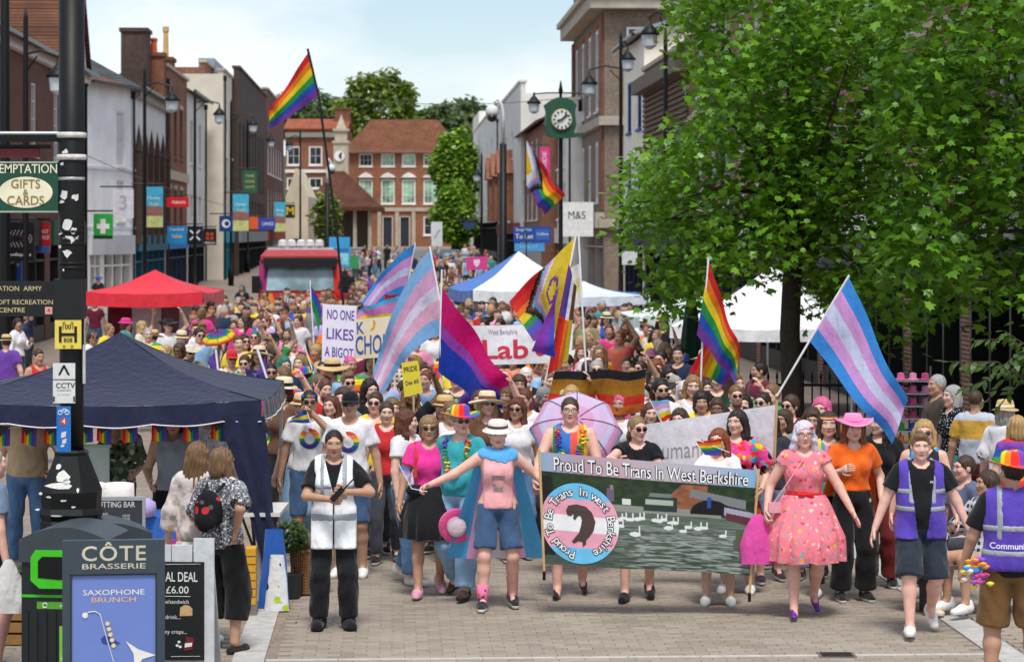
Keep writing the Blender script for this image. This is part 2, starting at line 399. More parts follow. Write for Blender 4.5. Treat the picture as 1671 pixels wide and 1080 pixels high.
def raw_mesh(f, h, inflate=0., clip=None, ripple=None, lo=None, hi=None, ax=None):
    if ax is None:
        a, b = f.bounds(); a = a-inflate; b = b+inflate
        if lo is not None: a = np.maximum(a, lo); b = np.minimum(b, hi)
        ax = [axis(a[i], b[i], h) for i in range(3)]
    G = f.grid(*ax, inflate)
    X, Y, Z = ax[0][:,None,None], ax[1][None,:,None], ax[2][None,None,:]
    if ripple: G = G+ripple(X, Y, Z)
    if clip: G = np.maximum(G, clip(X, Y, Z))
    return nets(G, *ax)

# ---- hair, hats and glasses are made once in head space and shared ----
_HC = {}
def hair_mesh(style, h):
    key = ('h', style, h)
    if key in _HC: return _HC[key]
    f = Field(); rip = None
    def ripple(amp, n):
        return lambda X, Y, Z: amp*np.sin(np.arctan2(X, Y+.01)*n+6*Z*np.sin(X*30))+.5*amp*np.sin(X*170+40*Z+3*np.sin(60*Y))
    if style == 'short':
        f.ell((0,.020,.028), (.084,.101,.101), .02); f.sub((0,-.128,-.018), (.082,.086,.105), .02); f.sub((.10,-.02,-.07), (.04,.06,.055), .02); f.sub((-.10,-.02,-.07), (.04,.06,.055), .02); f.sub((0,.10,-.14), (.14,.10,.07), .02); rip = ripple(.003, 22)
    elif style == 'buzz':
        f.ell((0,.018,.026), (.081,.099,.099), .02); f.sub((0,-.125,-.022), (.085,.084,.105), .015); f.sub((0,.06,-.13), (.14,.14,.085), .02)
    elif style == 'quiff':
        f.ell((0,.020,.028), (.082,.100,.098), .02); f.ell((0,-.03,.098), (.055,.06,.034), .03); f.sub((0,-.128,-.022), (.084,.088,.105), .02); f.sub((0,.06,-.13), (.14,.14,.085), .02); rip = ripple(.003, 18)
    elif style == 'bob':
        f.ell((0,.020,.032), (.092,.108,.103), .02); f.cone((-.075,.02,.0), (-.082,.01,-.11), .038, .036, .03); f.cone((.075,.02,.0), (.082,.01,-.11), .038, .036, .03); f.ell((0,.075,-.06), (.085,.05,.085), .03)
        f.sub((.008,-.125,-.032), (.062,.088,.115), .02); rip = ripple(.005, 17)
    elif style == 'wavy':
        f.ell((0,.020,.034), (.098,.112,.106), .02)
        for s in (-1,1):
            f.ell((s*.088,-.01,-.04), (.036,.05,.05), .03); f.ell((s*.095,.01,-.12), (.042,.052,.055), .03); f.ell((s*.09,.03,-.20), (.040,.05,.05), .03)
        f.ell((0,.08,-.10), (.09,.05,.12), .03); f.sub((0,-.125,-.030), (.062,.088,.115), .02); rip = lambda X, Y, Z: .006*np.sin(Z*70+8*np.sin(X*20))*np.sin(np.arctan2(X, Y)*9)
    elif style in ('long', 'longside'):
        f.ell((0,.020,.030), (.090,.106,.103), .02)
        for s in (-1,1):
            f.cone((s*.072,.02,.02), (s*.090,.01,-.14), .036, .036, .03); f.cone((s*.090,.01,-.14), (s*.105,-.045 if style == 'long' else .03,-.34), .036, .022, .03)
        f.cone((0,.075,-.02), (0,.085,-.33), .055, .040, .04); f.cone((-.05,.075,-.06), (-.06,.08,-.34), .05, .035, .04); f.cone((.05,.075,-.06), (.06,.08,-.34), .05, .035, .04)
        f.sub((.008,-.125,-.030), (.058,.088,.120), .02); rip = ripple(.0055, 23)
    elif style == 'curly':
        f.ell((0,.020,.030), (.098,.112,.108), .02); f.ell((0,.05,-.05), (.10,.075,.08), .03); f.sub((0,-.125,-.040), (.066,.085,.105), .02)
        rip = lambda X, Y, Z: .007*np.sin(X*110+2*np.sin(Z*60))*np.sin(Y*100+1.)*np.sin(Z*115+np.sin(X*50))
    elif style == 'tied':
        f.ell((0,.020,.026), (.082,.101,.100), .02); f.ell((0,.118,.02), (.036,.036,.036), .02); f.sub((0,-.132,-.002), (.066,.088,.108), .02); f.sub((0,.06,-.15), (.14,.14,.085), .02); rip = ripple(.002, 26)
    elif style == 'pony':
        f.ell((0,.020,.028), (.084,.102,.101), .02); f.cone((0,.115,.03), (0,.14,-.10), .030, .036, .02); f.cone((0,.14,-.10), (.01,.125,-.24), .036, .014, .02); f.sub((0,-.128,-.014), (.072,.084,.106), .02); f.sub((0,.03,-.15), (.14,.10,.085), .02); rip = ripple(.003, 24)
    elif style == 'beard':
        f.ell((0,-.045,-.085), (.062,.055,.050), .02); f.ell((0,-.088,-.043), (.034,.016,.008), .01); f.sub((0,-.105,-.060), (.022,.02,.008), .008); f.sub((0,-.02,-.01), (.10,.12,.045), .01)
    elif style == 'longbeard':
        f.ell((0,-.055,-.085), (.066,.055,.055), .02); f.cone((0,-.08,-.11), (0,-.085,-.24), .055, .03, .03); f.sub((0,-.02,-.005), (.10,.13,.045), .01)
    V, Q = raw_mesh(f, h, 0, None, rip)
    m = mesh('hair', V, Q, hair_mat('brown'), smooth=True); _HC[key] = m; return m
def hat_mesh(style):
    key = ('hat', style)
    if key in _HC: return _HC[key]
    b = MB(); mats = [fabric((.6,.6,.6)), fabric((.1,.1,.1))]
    if style == 'cap':
        b.lathe([(.094,.035),(.095,.06),(.088,.095),(.065,.125),(.03,.140),(.0001,.143)], (0,.012,0), 20, 0, .93, 1.1)
        V = []; n = 12
        for i in range(n+1):
            q = PI+PI*i/n; V += [(.088*math.cos(q), .012+.100*math.sin(q), .048), (.088*math.cos(q)*1.0, .012+.100*math.sin(q)-.085*abs(math.sin(q))**.8, .036-.012*abs(math.cos(q)))]
        V2 = [(x,y,z-.006) for x,y,z in V]; k = len(V)
        b.add(V+V2, [(2*i,2*i+1,2*i+3,2*i+2) for i in range(n)]+[(k+2*i+2,k+2*i+3,k+2*i+1,k+2*i) for i in range(n)]+[(2*i+1,k+2*i+1,k+2*i+3,2*i+3) for i in range(n)], 0)
    elif style == 'bucket':
        b.lathe([(.155,.030),(.153,.037),(.103,.068),(.100,.073),(.093,.118),(.080,.135),(.04,.141),(.0001,.142)], (0,.012,0), 24, 0, .95, 1.08); b.lathe([(.106,.071),(.1025,.095),(.101,.095)], (0,.012,0), 24, 1, .95, 1.08)
    elif style in ('sun', 'trilby'):
        w = .215 if style == 'sun' else .150; n = 32; prof = [(w,.040),(w,.045),(.103,.056),(.100,.062),(.095,.125),(.080,.150),(.04,.156),(.0001,.150)]
        b.lathe(prof, (0,.012,0), n, 0, .95, 1.08); b.lathe([(.104,.058),(.1045,.058),(.1015,.095),(.100,.095)], (0,.012,0), n, 1, .95, 1.08)
        b.v = [(x, y, z+(.022*math.cos(2*math.atan2(x, y))-.012)*max(0, (math.hypot(x, y)-.11)/.1)) for x, y, z in b.v]
    elif style == 'cowboy':
        n = 32; prof = [(.205,.052),(.205,.058),(.103,.062),(.100,.066),(.094,.115),(.078,.150),(.05,.148),(.0001,.135)]
        b.lathe(prof, (0,.012,0), n, 0, .95, 1.12); b.lathe([(.105,.062),(.1055,.062),(.1035,.085),(.102,.085)], (0,.012,0), n, 1, .95, 1.12)
        b.v = [(x, y, z+.055*(abs(x)/.2)**2*(math.hypot(x, y) > .11)-.015*(abs(y)/.2)*(math.hypot(x, y) > .11)) for x, y, z in b.v]
    elif style == 'band':
        b.lathe([(.093,.045),(.096,.047),(.094,.080),(.090,.080)], (0,.016,0), 24, 0, .9, 1.10)
    elif style == 'rainbowcowboy':
        n = 36; prof = [(.200,.045),(.200,.051),(.103,.060),(.101,.066),(.098,.11),(.088,.150),(.06,.165),(.0001,.150)]
        b.lathe(prof, (0,.012,0), n, 0, .95, 1.12)
        b.v = [(x, y, z+.050*(abs(x)/.2)**2*(math.hypot(x, y) > .11)) for x, y, z in b.v]
        cols = ['e4312b','f28a1e','f6d51f','2f9c48','2f62c4','7a3fa8']; mats = [fabric(c) for c in cols]
        b.m = [int((math.atan2(sum(b.v[i][0] for i in f), sum(b.v[i][1] for i in f))/(2*PI)+.5)*12) % 6 for f in b.f]
    m = mesh('hat', b.v, b.f, mats, b.m, True); _HC[key] = m; return m
def glasses_mesh(dark=True):
    key = ('gl', dark)
    if key in _HC: return _HC[key]
    b = MB()
    for s in (-1,1):
        V = []; n = 12
        for y in (-.104,-.099):
            for j in range(n):
                q = 2*PI*j/n; V.append((s*.033+.025*math.cos(q), y+.010*abs(s*.033+.025*math.cos(q))/.05, .006+.019*math.sin(q)))
        b.add(V, [tuple(range(n-1,-1,-1)), tuple(range(n,2*n))]+[(j,(j+1)%n,n+(j+1)%n,n+j) for j in range(n)], 0) if dark else b.tube([V[j%n] for j in range(n+1)], .0022, 4, 0, False)
        b.tube([(s*.057,-.094,.012),(s*.079,-.05,.014),(s*.083,.015,.010)], .0028, 4, 0)
    b.tube([(-.010,-.108,.012),(0,-.110,.014),(.010,-.108,.012)], .003, 4, 0)
    m = mesh('glasses', b.v, b.f, [M((.012,.012,.014), .12, 0, spec=.6)]); _HC[key] = m; return m
def shoe_mesh(kind):
    key = ('shoe', kind)
    if key in _HC: return _HC[key]
    f = Field()
    if kind == 'boot': f.cone((0,.035,.05), (0,.03,.22), .060, .062, .03).cone((0,.02,.045), (0,-.16,.030), .052, .046, .03).cone((-.01,-.1,.04), (.01,-.15,.03), .05, .045, .02)
    elif kind == 'heel': f.cone((0,.03,.065), (0,-.05,.045), .030, .030, .02).cone((0,-.05,.04), (0,-.16,.015), .032, .024, .02).cone((0,.045,.06), (0,.05,.0), .02, .010, .01)
    elif kind == 'sandal': f.cone((0,.05,.015), (0,-.14,.012), .036, .042, .02).cone((-.035,-.10,.02), (.035,-.10,.02), .022, .022, .02)
    else: f.cone((0,.04,.055), (0,.03,.085), .042, .042, .03).cone((0,.03,.04), (0,-.06,.04), .044, .044, .03).cone((0,-.06,.035), (0,-.165,.022), .044, .036, .03)
    a, b = f.bounds(); ax = [axis(max(a[0],-.09), b[0], .012), axis(a[1], b[1], .014), axis(-.012, b[2], .010)]
    G = f.grid(*ax); G = np.maximum(G, -ax[2][None,None,:]+0*G)
    if kind == 'boot': G = np.maximum(G, ax[2][None,None,:]-.20+0*G)
    V, Q = nets(G, *ax); mi = (V[Q].mean(1)[:,2] < (.026 if kind != 'heel' else .006)).astype(int)
    m = mesh('shoe', V, Q, [fabric((.5,.5,.5)), M((.7,.7,.7), .6)], mi, True); _HC[key] = m; return m
def setmat(o, i, m):
    if len(o.material_slots) > i: o.material_slots[i].link = 'OBJECT'; o.material_slots[i].material = m

def skeleton(p):
    """joint positions in metres, the figure facing -Y"""
    h = p.get('h', 1.7); s = h/1.70; b = p.get('build', 1.0); J = {}
    st_ = p.get('stride', 0.); sit = p.get('sit', 0.); hz = (sit if sit else .90*s*(1-.02*abs(st_)))
    dz = hz-.90*s; lean = p.get('lean', 0.)
    def up(x, y, z): return Vector((x*s, y*s-lean*(z-.9)*s, z*s+dz))
    sw = p.get('shoulder', .160-.008*p.get('fem', 0))*(.5+.5*b)
    J['pel'] = up(0,0,.95); J['waist'] = up(0,0,1.09); J['chest'] = up(0,-.005,1.27); J['neck'] = up(0,.012,1.42); J['head'] = up(0,-.015-.25*lean,1.587)
    for k, sd in (('a',-1), ('b',1)):
        J['sh'+k] = up(sd*sw, .0, 1.385); J['hip'+k] = up(sd*.093*(.6+.4*b), 0, .90)
        f = st_*(1 if k == 'a' else -1); hip = J['hip'+k]
        if sit:
            spread = p.get('spread', .0)
            kn = hip+Vector((sd*(.02+spread), -.42*s, .02)); an = kn+Vector((sd*.01, -.02+p.get('tuck', .05), -.40*s)); an.z = max(an.z, .085); J['pit'+k] = 0.
        else:
            an = Vector((hip.x*(.95 if st_ else 1.05)+sd*p.get('stance', .02), -f, .085*s+max(0, -f)*.38)); kn, an = ik(hip, an, .425*s, .405*s, (sd*.1,-1,0)); J['pit'+k] = -max(0, -f)*1.6+max(0, f)*.5
        J['kn'+k] = kn; J['an'+k] = an
        t = p.get('h'+k); sh = J['sh'+k]
        if t is None: t = (sd*(.285*(.6+.4*b)), -.03-.5*f, .86)
        t = up(*t); el, wr = ik(sh, t, .285*s, .255*s, p.get('e'+k, (sd*.6, .8, -.5)))
        J['el'+k] = el; J['wr'+k] = wr; J['hd'+k] = (wr-el).normalized()
    J['s'] = s
    return J
def body_fields(p, J):
    s = J['s']; b = p.get('build', 1.0); fem = p.get('fem', 0); bel = p.get('belly', 0)
    T = Field(); pel, wa, ch, nk = J['pel'], J['waist'], J['chest'], J['neck']
    T.ell(pel, np.array((.158+.012*fem, .112, .125))*s*(.4+.6*b) if b > 1 else np.array((.158+.012*fem, .112, .125))*s*b, .06)
    T.ell(wa, np.array((.142-.016*fem, .100, .16))*s*b, .07); T.ell(ch, np.array((.160-.012*fem, .112, .165))*s*(.3+.7*b), .07)
    T.cone(J['sha']+Vector((.03,0,0)), J['shb']-Vector((.03,0,0)), .052*s, .052*s, .07); T.cone(nk+Vector((-.07*s,.01,-.02*s)), nk+Vector((.07*s,.01,-.02*s)), .045*s, .045*s, .06)
    if fem: T.ell(ch+Vector((-.068*s,-.080*s*(.5+.5*b),-.02*s)), np.array((.062,.058,.062))*s*(.5+.5*b), .04); T.ell(ch+Vector((.068*s,-.080*s*(.5+.5*b),-.02*s)), np.array((.062,.058,.062))*s*(.5+.5*b), .04)
    if bel: T.ell(wa+Vector((0,-.06*s,-.02*s)), np.array((.145,.115,.15))*s*(.8+.3*bel), .06)
    A, Lg = {}, {}
    for k in 'ab':
        a = Field(); q = .55+.45*b
        a.cone(J['sh'+k], J['el'+k], .052*s*q, .040*s*q, .03); a.cone(J['el'+k], J['wr'+k], .041*s*q, .027*s, .02); A[k] = a
        l = Field()
        l.cone(J['hip'+k], J['kn'+k], .088*s*q, .056*s*q, .05); m_ = J['kn'+k].lerp(J['an'+k], .3)+Vector((0,.015,0)); l.cone(J['kn'+k], m_, .053*s*q, .056*s*q, .03); l.cone(m_, J['an'+k], .055*s*q, .036*s, .03); Lg[k] = l
    return T, A, Lg
def hand_mesh(wr, d, side, pose, s, palm=None):
    """palm and five bent fingers as tapered tubes rooted in the palm"""
    b = MB(); d = Vector(d).normalized(); pn = Vector(palm) if palm else Vector((-side, 0, 0))
    pn = (pn-d*pn.dot(d)); pn = pn.normalized() if pn.length > .05 else d.orthogonal().normalized(); lat = d.cross(pn).normalized()     # lat: across the knuckles
    th = lat if lat.dot(Vector((0,-1,0)))+.3*lat.z >= 0 else -lat
    V = []; 
    for u, w, t in ((-.012,.026,.022),(.02,.034,.020),(.055,.042,.016),(.085,.040,.013)):
        c = wr+d*u*s
        for j in range(8):
            q = 2*PI*j/8; V.append(c+lat*w*s*math.cos(q)+pn*t*s*math.sin(q))
    b.add(V, [(i*8+j,i*8+(j+1)%8,(i+1)*8+(j+1)%8,(i+1)*8+j) for i in range(3) for j in range(8)]+[tuple(range(7,-1,-1)), tuple(range(24,32))])
    curl = {'relax': .45, 'grip': 1.35, 'flat': .08, 'fist': 1.5}[pose]
    for i, (o, L) in enumerate(((.030,.078),(.010,.086),(-.011,.080),(-.031,.062))):
        c = wr+d*.080*s+th*o*s; q = 0; pts = [c]; dirv = d
        for k, fr in enumerate((.45,.32,.23)):
            q += curl*(.55,.75,.5)[k]*(1+.08*i); dirv = (d*math.cos(q)+pn*math.sin(q)+th*o*.8).normalized(); pts.append(pts[-1]+dirv*L*fr*s)
        b.tube(pts, [.0098*s,.0092*s,.0084*s,.0066*s], 6)
    c = wr+d*.022*s+th*.030*s; t1 = (d*.75+th*.75+pn*.25).normalized(); t2 = (d*.9+th*.2+pn*(.35+.5*(curl > 1))).normalized()
    b.tube([c, c+t1*.036*s, c+t1*.036*s+t2*.030*s, c+t1*.036*s+t2*.052*s], [.014*s,.0125*s,.011*s,.008*s], 6)
    return b
def make_body(p, parent=None, res=.018, hres=.008):
    """p: dict. Returns the body mesh object with clothes, hair, hat and shoes as children"""
    J = skeleton(p); s = J['s']; T, A, Lg = body_fields(p, J); yaw, pit, rol = p.get('head', (0,0,0))
    HM = Matrix.Translation(J['head']) @ Euler((pit, rol, yaw)).to_matrix().to_4x4() @ Matrix.Scale(s**.5*p.get('hs', .96), 4)
    B = Field(); B.p += T.p
    B.cone(J['neck']-Vector((0,0,.04)), J['head']+Vector((0,.02,-.06)), .054*s, .050*s, .03)
    for k in 'ab':
        B.p += A[k].p+Lg[k].p; fd = Vector((0,-1,0)); B.cone(J['an'+k], J['an'+k]+fd*.10*s+Vector((0,0,-.045*s)), .034*s, .026*s, .02)
    lo, hi = B.bounds(); hc = J['head']
    hl, hh = np.array(hc)-.145*s, np.array(hc)+.145*s
    lo = np.minimum(lo, hl); hi = np.maximum(hi, hh)
    ax = [axis(lo[i], hi[i], res, hl[i], hh[i], hres) for i in range(3)]
    G = B.grid(*ax)
    # the head, evaluated in its own turned space
    sl = [slice(np.searchsorted(g, l), np.searchsorted(g, h_)) for g, l, h_ in zip(ax, hl, hh)]
    X, Y, Z = np.meshgrid(*[g[q] for g, q in zip(ax, sl)], indexing='ij'); inv = np.array(HM.inverted())
    L = np.stack([X.ravel(), Y.ravel(), Z.ravel()], 1)@inv[:3,:3].T+inv[:3,3]
    Hd = HEADF.at(L).reshape(X.shape)*s; G[sl[0], sl[1], sl[2]] = smin(G[sl[0], sl[1], sl[2]], Hd, .012)
    V, Q = nets(G, *ax); Lv = V@inv[:3,:3].T+inv[:3,3]; C = face_mask(Lv, p.get('smile', .3))
    hm = MB()
    for k, sd in (('a',-1), ('b',1)):
        hb_ = hand_mesh(J['wr'+k], p.get('d'+k, J['hd'+k]), sd, p.get('hand'+k, 'relax'), s, p.get('palm'+k)); hm.add(hb_.v, hb_.f)
    Vh = np.array(hm.v); nb = len(V)
    me = bpy.data.meshes.new('person'); fl = Q.tolist()+[tuple(i+nb for i in f) for f in hm.f]
    me.from_pydata(np.concatenate([V, Vh]).tolist(), [], fl); me.materials.append(skin_mat(p.get('skin', 'fair')))
    me.polygons.foreach_set('use_smooth', np.ones(len(me.polygons), dtype=bool))
    at_ = me.color_attributes.new('face', 'FLOAT_COLOR', 'POINT'); CC = np.zeros((len(me.vertices), 4), np.float32); CC[:,3] = 1; CC[:nb] = C; at_.data.foreach_set('color', CC.ravel())
    o = link('person', me); p['_J'] = J; p['_HM'] = HM; p['_T'] = T
    # ---- clothes ----
    def shell(name, fld, inflate, mat_, clip=None, ripple=None, lo=None, hi=None, h=None):
        V, Q = raw_mesh(fld, h or res, inflate, clip, ripple, lo, hi)
        if len(Q) == 0: return None
        return link(name, mesh(name, V, Q, mat_, smooth=True), o)
    p['_shell'] = shell
    neckz = J['neck'].z
    folds = lambda amp: (lambda X, Y, Z: amp*(np.sin(9*X+23*Z+4*np.sin(17*Y+5*X))+.7*np.sin(31*Z-14*X+3*np.sin(20*X))))
    top = p.get('top')
    if top:
        f = Field(); f.p += T.p; sv = top.get('sleeve', .55); nd = top.get('neck', .065); cl = []
        for k in 'ab':
            a, e, w = J['sh'+k], J['el'+k], J['wr'+k]
            if sv <= 0: cl.append((a, None)); continue
            lo_ = top.get('loose', .012); q = .55+.45*p.get('build', 1.)
            if sv <= 1: en = a.lerp(e, sv); f.cone(a, en, .050*s*q, (.045+lo_)*s*q, .02); cl.append((en, (e-a).normalized()))
            else:
                en = e.lerp(w, sv-1); f.cone(a, e, .050*s*q, (.042+.5*lo_)*s*q, .02); f.cone(e, en, (.046+.5*lo_)*s*q, (.034+lo_)*s*q, .03); cl.append((en, (w-e).normalized()))
        hem = J['pel'].z+(top.get('hem', -.02))*s; nw = top.get('nw', .075)*s; nkp = J['neck']; tank = top.get('tank', sv <= 0)
        sw_ = abs(J['sha'].x)
        def clip(X, Y, Z):
            g = hem-Z+0*X+0*Y
            g = np.maximum(g, -(np.sqrt(((X-nkp.x)/nw)**2+((Y-nkp.y+nd*s*.5)/(nw+.3*nd*s))**2+((Z-nkp.z-.035*s)/((nd+.02)*s))**2)-1)*nd*s)
            for (en, dr), k in zip(cl, 'ab'):
                if dr is not None:
                    pl = (X-en.x)*dr.x+(Y-en.y)*dr.y+(Z-en.z)*dr.z; near = np.sqrt((X-en.x)**2+(Y-en.y)**2+(Z-en.z)**2)-.085*s
                    g = np.maximum(g, np.minimum(pl, -near))
                else: g = np.maximum(g, np.abs(X)-(sw_-.022*s)+0*Z+0*Y)
            return g
        inf = top.get('inflate', .016); bl = top.get('flare', .0)
        rp = (lambda X, Y, Z: folds(.0045)(X, Y, Z)-bl*np.clip((J['chest'].z-Z), 0, 1)) 
        p['_top'] = shell(top.get('name', 'shirt'), f, inf, top['mat'], clip, rp); p['_topf'] = (f, inf)
    bt = p.get('bottom')
    if bt:
        wz = J['pel'].z+bt.get('waist', .075 if not top else min(.075, top.get('hem', -.02)+.05))*s; kind = bt.get('kind', 'trousers'); ln = bt.get('len', 1.0)
        if kind in ('trousers', 'shorts'):
            f = Field(); q = .55+.45*p.get('build', 1.); lo_ = bt.get('loose', .012)
            f.p += [T.p[0], T.p[1]]
            if len(T.p) > 5 and p.get('belly'): f.p.append(T.p[-1])
            cl = []
            for k in 'ab':
                h_, kn, an = J['hip'+k], J['kn'+k], J['an'+k]
                if ln <= 1: en = h_.lerp(kn, ln); f.cone(h_, en, .090*s*q, (.088-.030*ln+lo_)*s*q, .014); cl.append((en, (kn-h_).normalized()))
                else: en = kn.lerp(an, ln-1); f.cone(h_, kn, .090*s*q, (.058+lo_)*s*q, .014); f.cone(kn, en, (.058+lo_)*s*q, (.046+1.2*lo_+bt.get('flare', 0))*s, .014); cl.append((en, (an-kn).normalized()))
            def clipb(X, Y, Z):
                g = Z-wz+0*X+0*Y
                for (en, dr), sd in zip(cl, (-1, 1)):
                    pl = (X-en.x)*dr.x+(Y-en.y)*dr.y+(Z-en.z)*dr.z; near = np.sqrt((X-en.x)**2+(Y-en.y)**2+(Z-en.z)**2)-.15*s
                    g = np.maximum(g, np.minimum(pl, -near))
                return g
            p['_bot'] = shell(bt.get('name', kind), f, .010, bt['mat'], clipb, folds(.0038)); p['_botf'] = (f, .010)
        else:
            top_z = wz; bot_z = bt.get('hem', .48)*s if not p.get('sit') else J['kna'].z-.05; n = 64; rows = 14; V = []; b_ = p.get('build', 1.)
            fl_ = bt.get('flare', .14); rip = bt.get('ripple', .02); ph = random.random()*6; nf = bt.get('folds', 11)
            for i in range(rows):
                u = i/(rows-1); z = top_z+(bot_z-top_z)*u
                rx = (.158*b_+(.185*b_+fl_-.158*b_)*min(1, u*1.6)**.8)*s+.010; ry = (.125*b_+(.16*b_+fl_*.8-.125*b_)*min(1, u*1.6)**.8)*s+.010+.5*abs(J['ana'].y-J['anb'].y)*min(1,u*1.2)*.55
                cy = (J['ana'].y+J['anb'].y)*.5*u*.6
                for j in range(n):
                    q = 2*PI*j/n; k = 1+rip*u*8*(.55*math.sin(nf*q+ph)+.45*math.sin((nf*1.6//1)*q+2+u*2))*.5
                    V.append((J['pel'].x+rx*k*math.cos(q), J['pel'].y+cy+ry*k*math.sin(q), z+.006*math.sin(7*q)*u))
            Fc = [(i*n+j, (i+1)*n+j, (i+1)*n+(j+1)%n, i*n+(j+1)%n) for i in range(rows-1) for j in range(n)]
            so_ = link(bt.get('name', 'skirt'), mesh('skirt', V, np.array(Fc), bt['mat'], smooth=True), o); p['_bot'] = so_
    # ---- shoes ----
    sh = p.get('shoes')
    if sh:
        sm = shoe_mesh(sh.get('kind', 'trainer'))
        for k, sd in (('a',-1), ('b',1)):
            an = J['an'+k]; c = link('shoe', sm, o)
            c.matrix_local = Matrix.Translation(an-Vector((0,0,.085*s))) @ Matrix.Translation((0,0,.085*s)) @ Euler((-J['pit'+k] if p.get('stride') else 0, 0, sd*.12)).to_matrix().to_4x4() @ Matrix.Translation((0,0,-.085*s)) @ Matrix.Scale(s*1.02, 4)
            setmat(c, 0, sh['mat']); setmat(c, 1, sh.get('sole') or M((.65,.64,.62), .6))
    # ---- hair, hat, glasses ----
    hr = p.get('hair')
    for hs_, hc_ in ([hr] if hr and isinstance(hr[0], str) else hr or []):
        c = link('beard' if 'beard' in hs_ else 'hair', hair_mesh(hs_, max(hres, .008)), o); c.matrix_local = HM; setmat(c, 0, hair_mat(hc_))
    ht = p.get('hat')
    if ht:
        c = link('headband' if ht[0] == 'band' else 'hat', hat_mesh(ht[0]), o); c.matrix_local = HM
        for i, m_ in enumerate(ht[1:]): setmat(c, i, m_)
    if p.get('glasses'):
        c = link('glasses', glasses_mesh(p['glasses'] != 'clear'), o); c.matrix_local = HM
    return o
def place(o, loc, rot, label=None, group=None):
    o.location = loc; o.rotation_euler = (0, 0, rot); tag(o, label, 'person', group); return o
def wrap(p, pts, out=.004, yfar=-.6, back=False, fld=None):
    """drop flat points (x, z) onto the front (or back) of the clothed torso"""
    f, inf = fld or p['_topf']; sg = 1 if not back else -1
    P = np.array([(x, yfar*sg, z) for x, z in pts], float); 
    for _ in range(40):
        d = f.at(P)-inf; P[:,1] += sg*np.maximum(d*.8, -.01)
    P[:,1] -= sg*out; return P
# ---------------- ground ----------------
gz = lambda d: 0.0 if d < 95 else min(2.6, (d-95)*.0125)
def s_at(px, t):
    k = (px-CX)/F; return t*(TV.x-k*TV.y)/(k*SV.y-SV.x)
def on(px, t, z=0): return st(s_at(px, t), t, z)
def ztop(py, P): return CH-(py-HY)*P.y/F
def ground_mat():
    m, nt, b = _new('block_paving'); v = coords(nt)
    br = nn(nt, 'TexBrick', Scale=1.0); br.inputs['Brick Width'].default_value = .21; br.inputs['Row Height'].default_value = .105; br.inputs['Mortar Size'].default_value = .004
    br.inputs['Color1'].default_value = (*lin('b2a294'), 1); br.inputs['Color2'].default_value = (*lin('9d8f83'), 1); br.inputs['Mortar'].default_value = (*lin('6b625b'), 1)
    nt.links.new(v, br.inputs['Vector']); n_ = noise(nt, v, .7, 5)
    nt.links.new(mixc(nt, .55, br.outputs[0], ramp(nt, n_, [(.3, 'a09088'), (.7, 'c0b4aa')]), 'MULTIPLY'), b.inputs['Base Color']); b.inputs['Roughness'].default_value = .85
    return m
gm = bpy.data.meshes.new('ground')
ys_ = [5, 20, 40, 60, 80, 95, 110, 130, 160, 200, 260, 320, 420, 1200]; V = []
for y in ys_: V += [(-400, y, gz(y)-.012), (400, y, gz(y)-.012)]
gm = mesh('ground', V, [(2*i, 2*i+1, 2*i+3, 2*i+2) for i in range(len(ys_)-1)], ground_mat()); ground = tag(link('ground', gm), kind='structure')
# block pavers: the nearest ones singly, the rest as one sheet of separate blocks
pav = tag(link('pavement', None), kind='structure'); pav.location = (0,0,0)
_rz = math.atan2(SV.x, SV.y); PAVC = ['aca092','a59a8c','b0a597','9f9483','a89c8c']
def paver_mat(c):
    m, nt, b = _new('paver'); v = coords(nt, kind='Object'); g = nn(nt, 'NewGeometry'); n_ = nn(nt, 'TexNoise', Scale=.8, Detail=5); nt.links.new(g.outputs['Position'], n_.inputs['Vector'])
    n3 = nn(nt, 'TexNoise', Scale=45, Detail=3); nt.links.new(g.outputs['Position'], n3.inputs['Vector'])
    q = mixc(nt, .5, c, ramp(nt, n_.outputs[0], [(.3, '8d7d74'), (.7, 'd2c8bf')]), 'MULTIPLY'); q = mixc(nt, .5, q, ramp(nt, n3.outputs[0], [(.3, 'a0a0a0'), (.65, 'ffffff')]), 'MULTIPLY')
    nt.links.new(mixc(nt, .35, q, c), b.inputs['Base Color']); b.inputs['Roughness'].default_value = .85; bump(nt, b, n3.outputs[0], .002)
    vo = nn(nt, 'TexVoronoi', Scale=5.5); nt.links.new(g.outputs['Position'], vo.inputs['Vector']); q = b.inputs['Base Color'].links[0].from_socket; nt.links.new(mixc(nt, ramp(nt, vo.outputs['Distance'], [(.05, 1.0), (.085, 0.0)]), q, (.10,.085,.075)), b.inputs['Base Color']); return m
PM = [paver_mat(c) for c in PAVC]; bw, bh = .205, .1025
pm_ = MB(); g_ = .0014
pm_.add([(-bw/2+g_,-bh/2+g_,-.03),(bw/2-g_,-bh/2+g_,-.03),(bw/2-g_,bh/2-g_,-.03),(-bw/2+g_,bh/2-g_,-.03),(-bw/2+g_,-bh/2+g_,-.004),(bw/2-g_,-bh/2+g_,-.004),(bw/2-g_,bh/2-g_,-.004),(-bw/2+g_,bh/2-g_,-.004),
         (-bw/2+g_+.004,-bh/2+g_+.004,0),(bw/2-g_-.004,-bh/2+g_+.004,0),(bw/2-g_-.004,bh/2-g_-.004,0),(-bw/2+g_+.004,bh/2-g_-.004,0)],
        [(0,1,5,4),(1,2,6,5),(2,3,7,6),(3,0,4,7),(4,5,9,8),(5,6,10,9),(6,7,11,10),(7,4,8,11),(8,9,10,11)])
pmesh = [mesh('paver', pm_.v, pm_.f, m) for m in PM]
TB0, TB1 = -1.28, 5.10; restV, restF, restM, nb_, cnt_ = [], [], [], 0, 0
Vt = np.array(pm_.v)
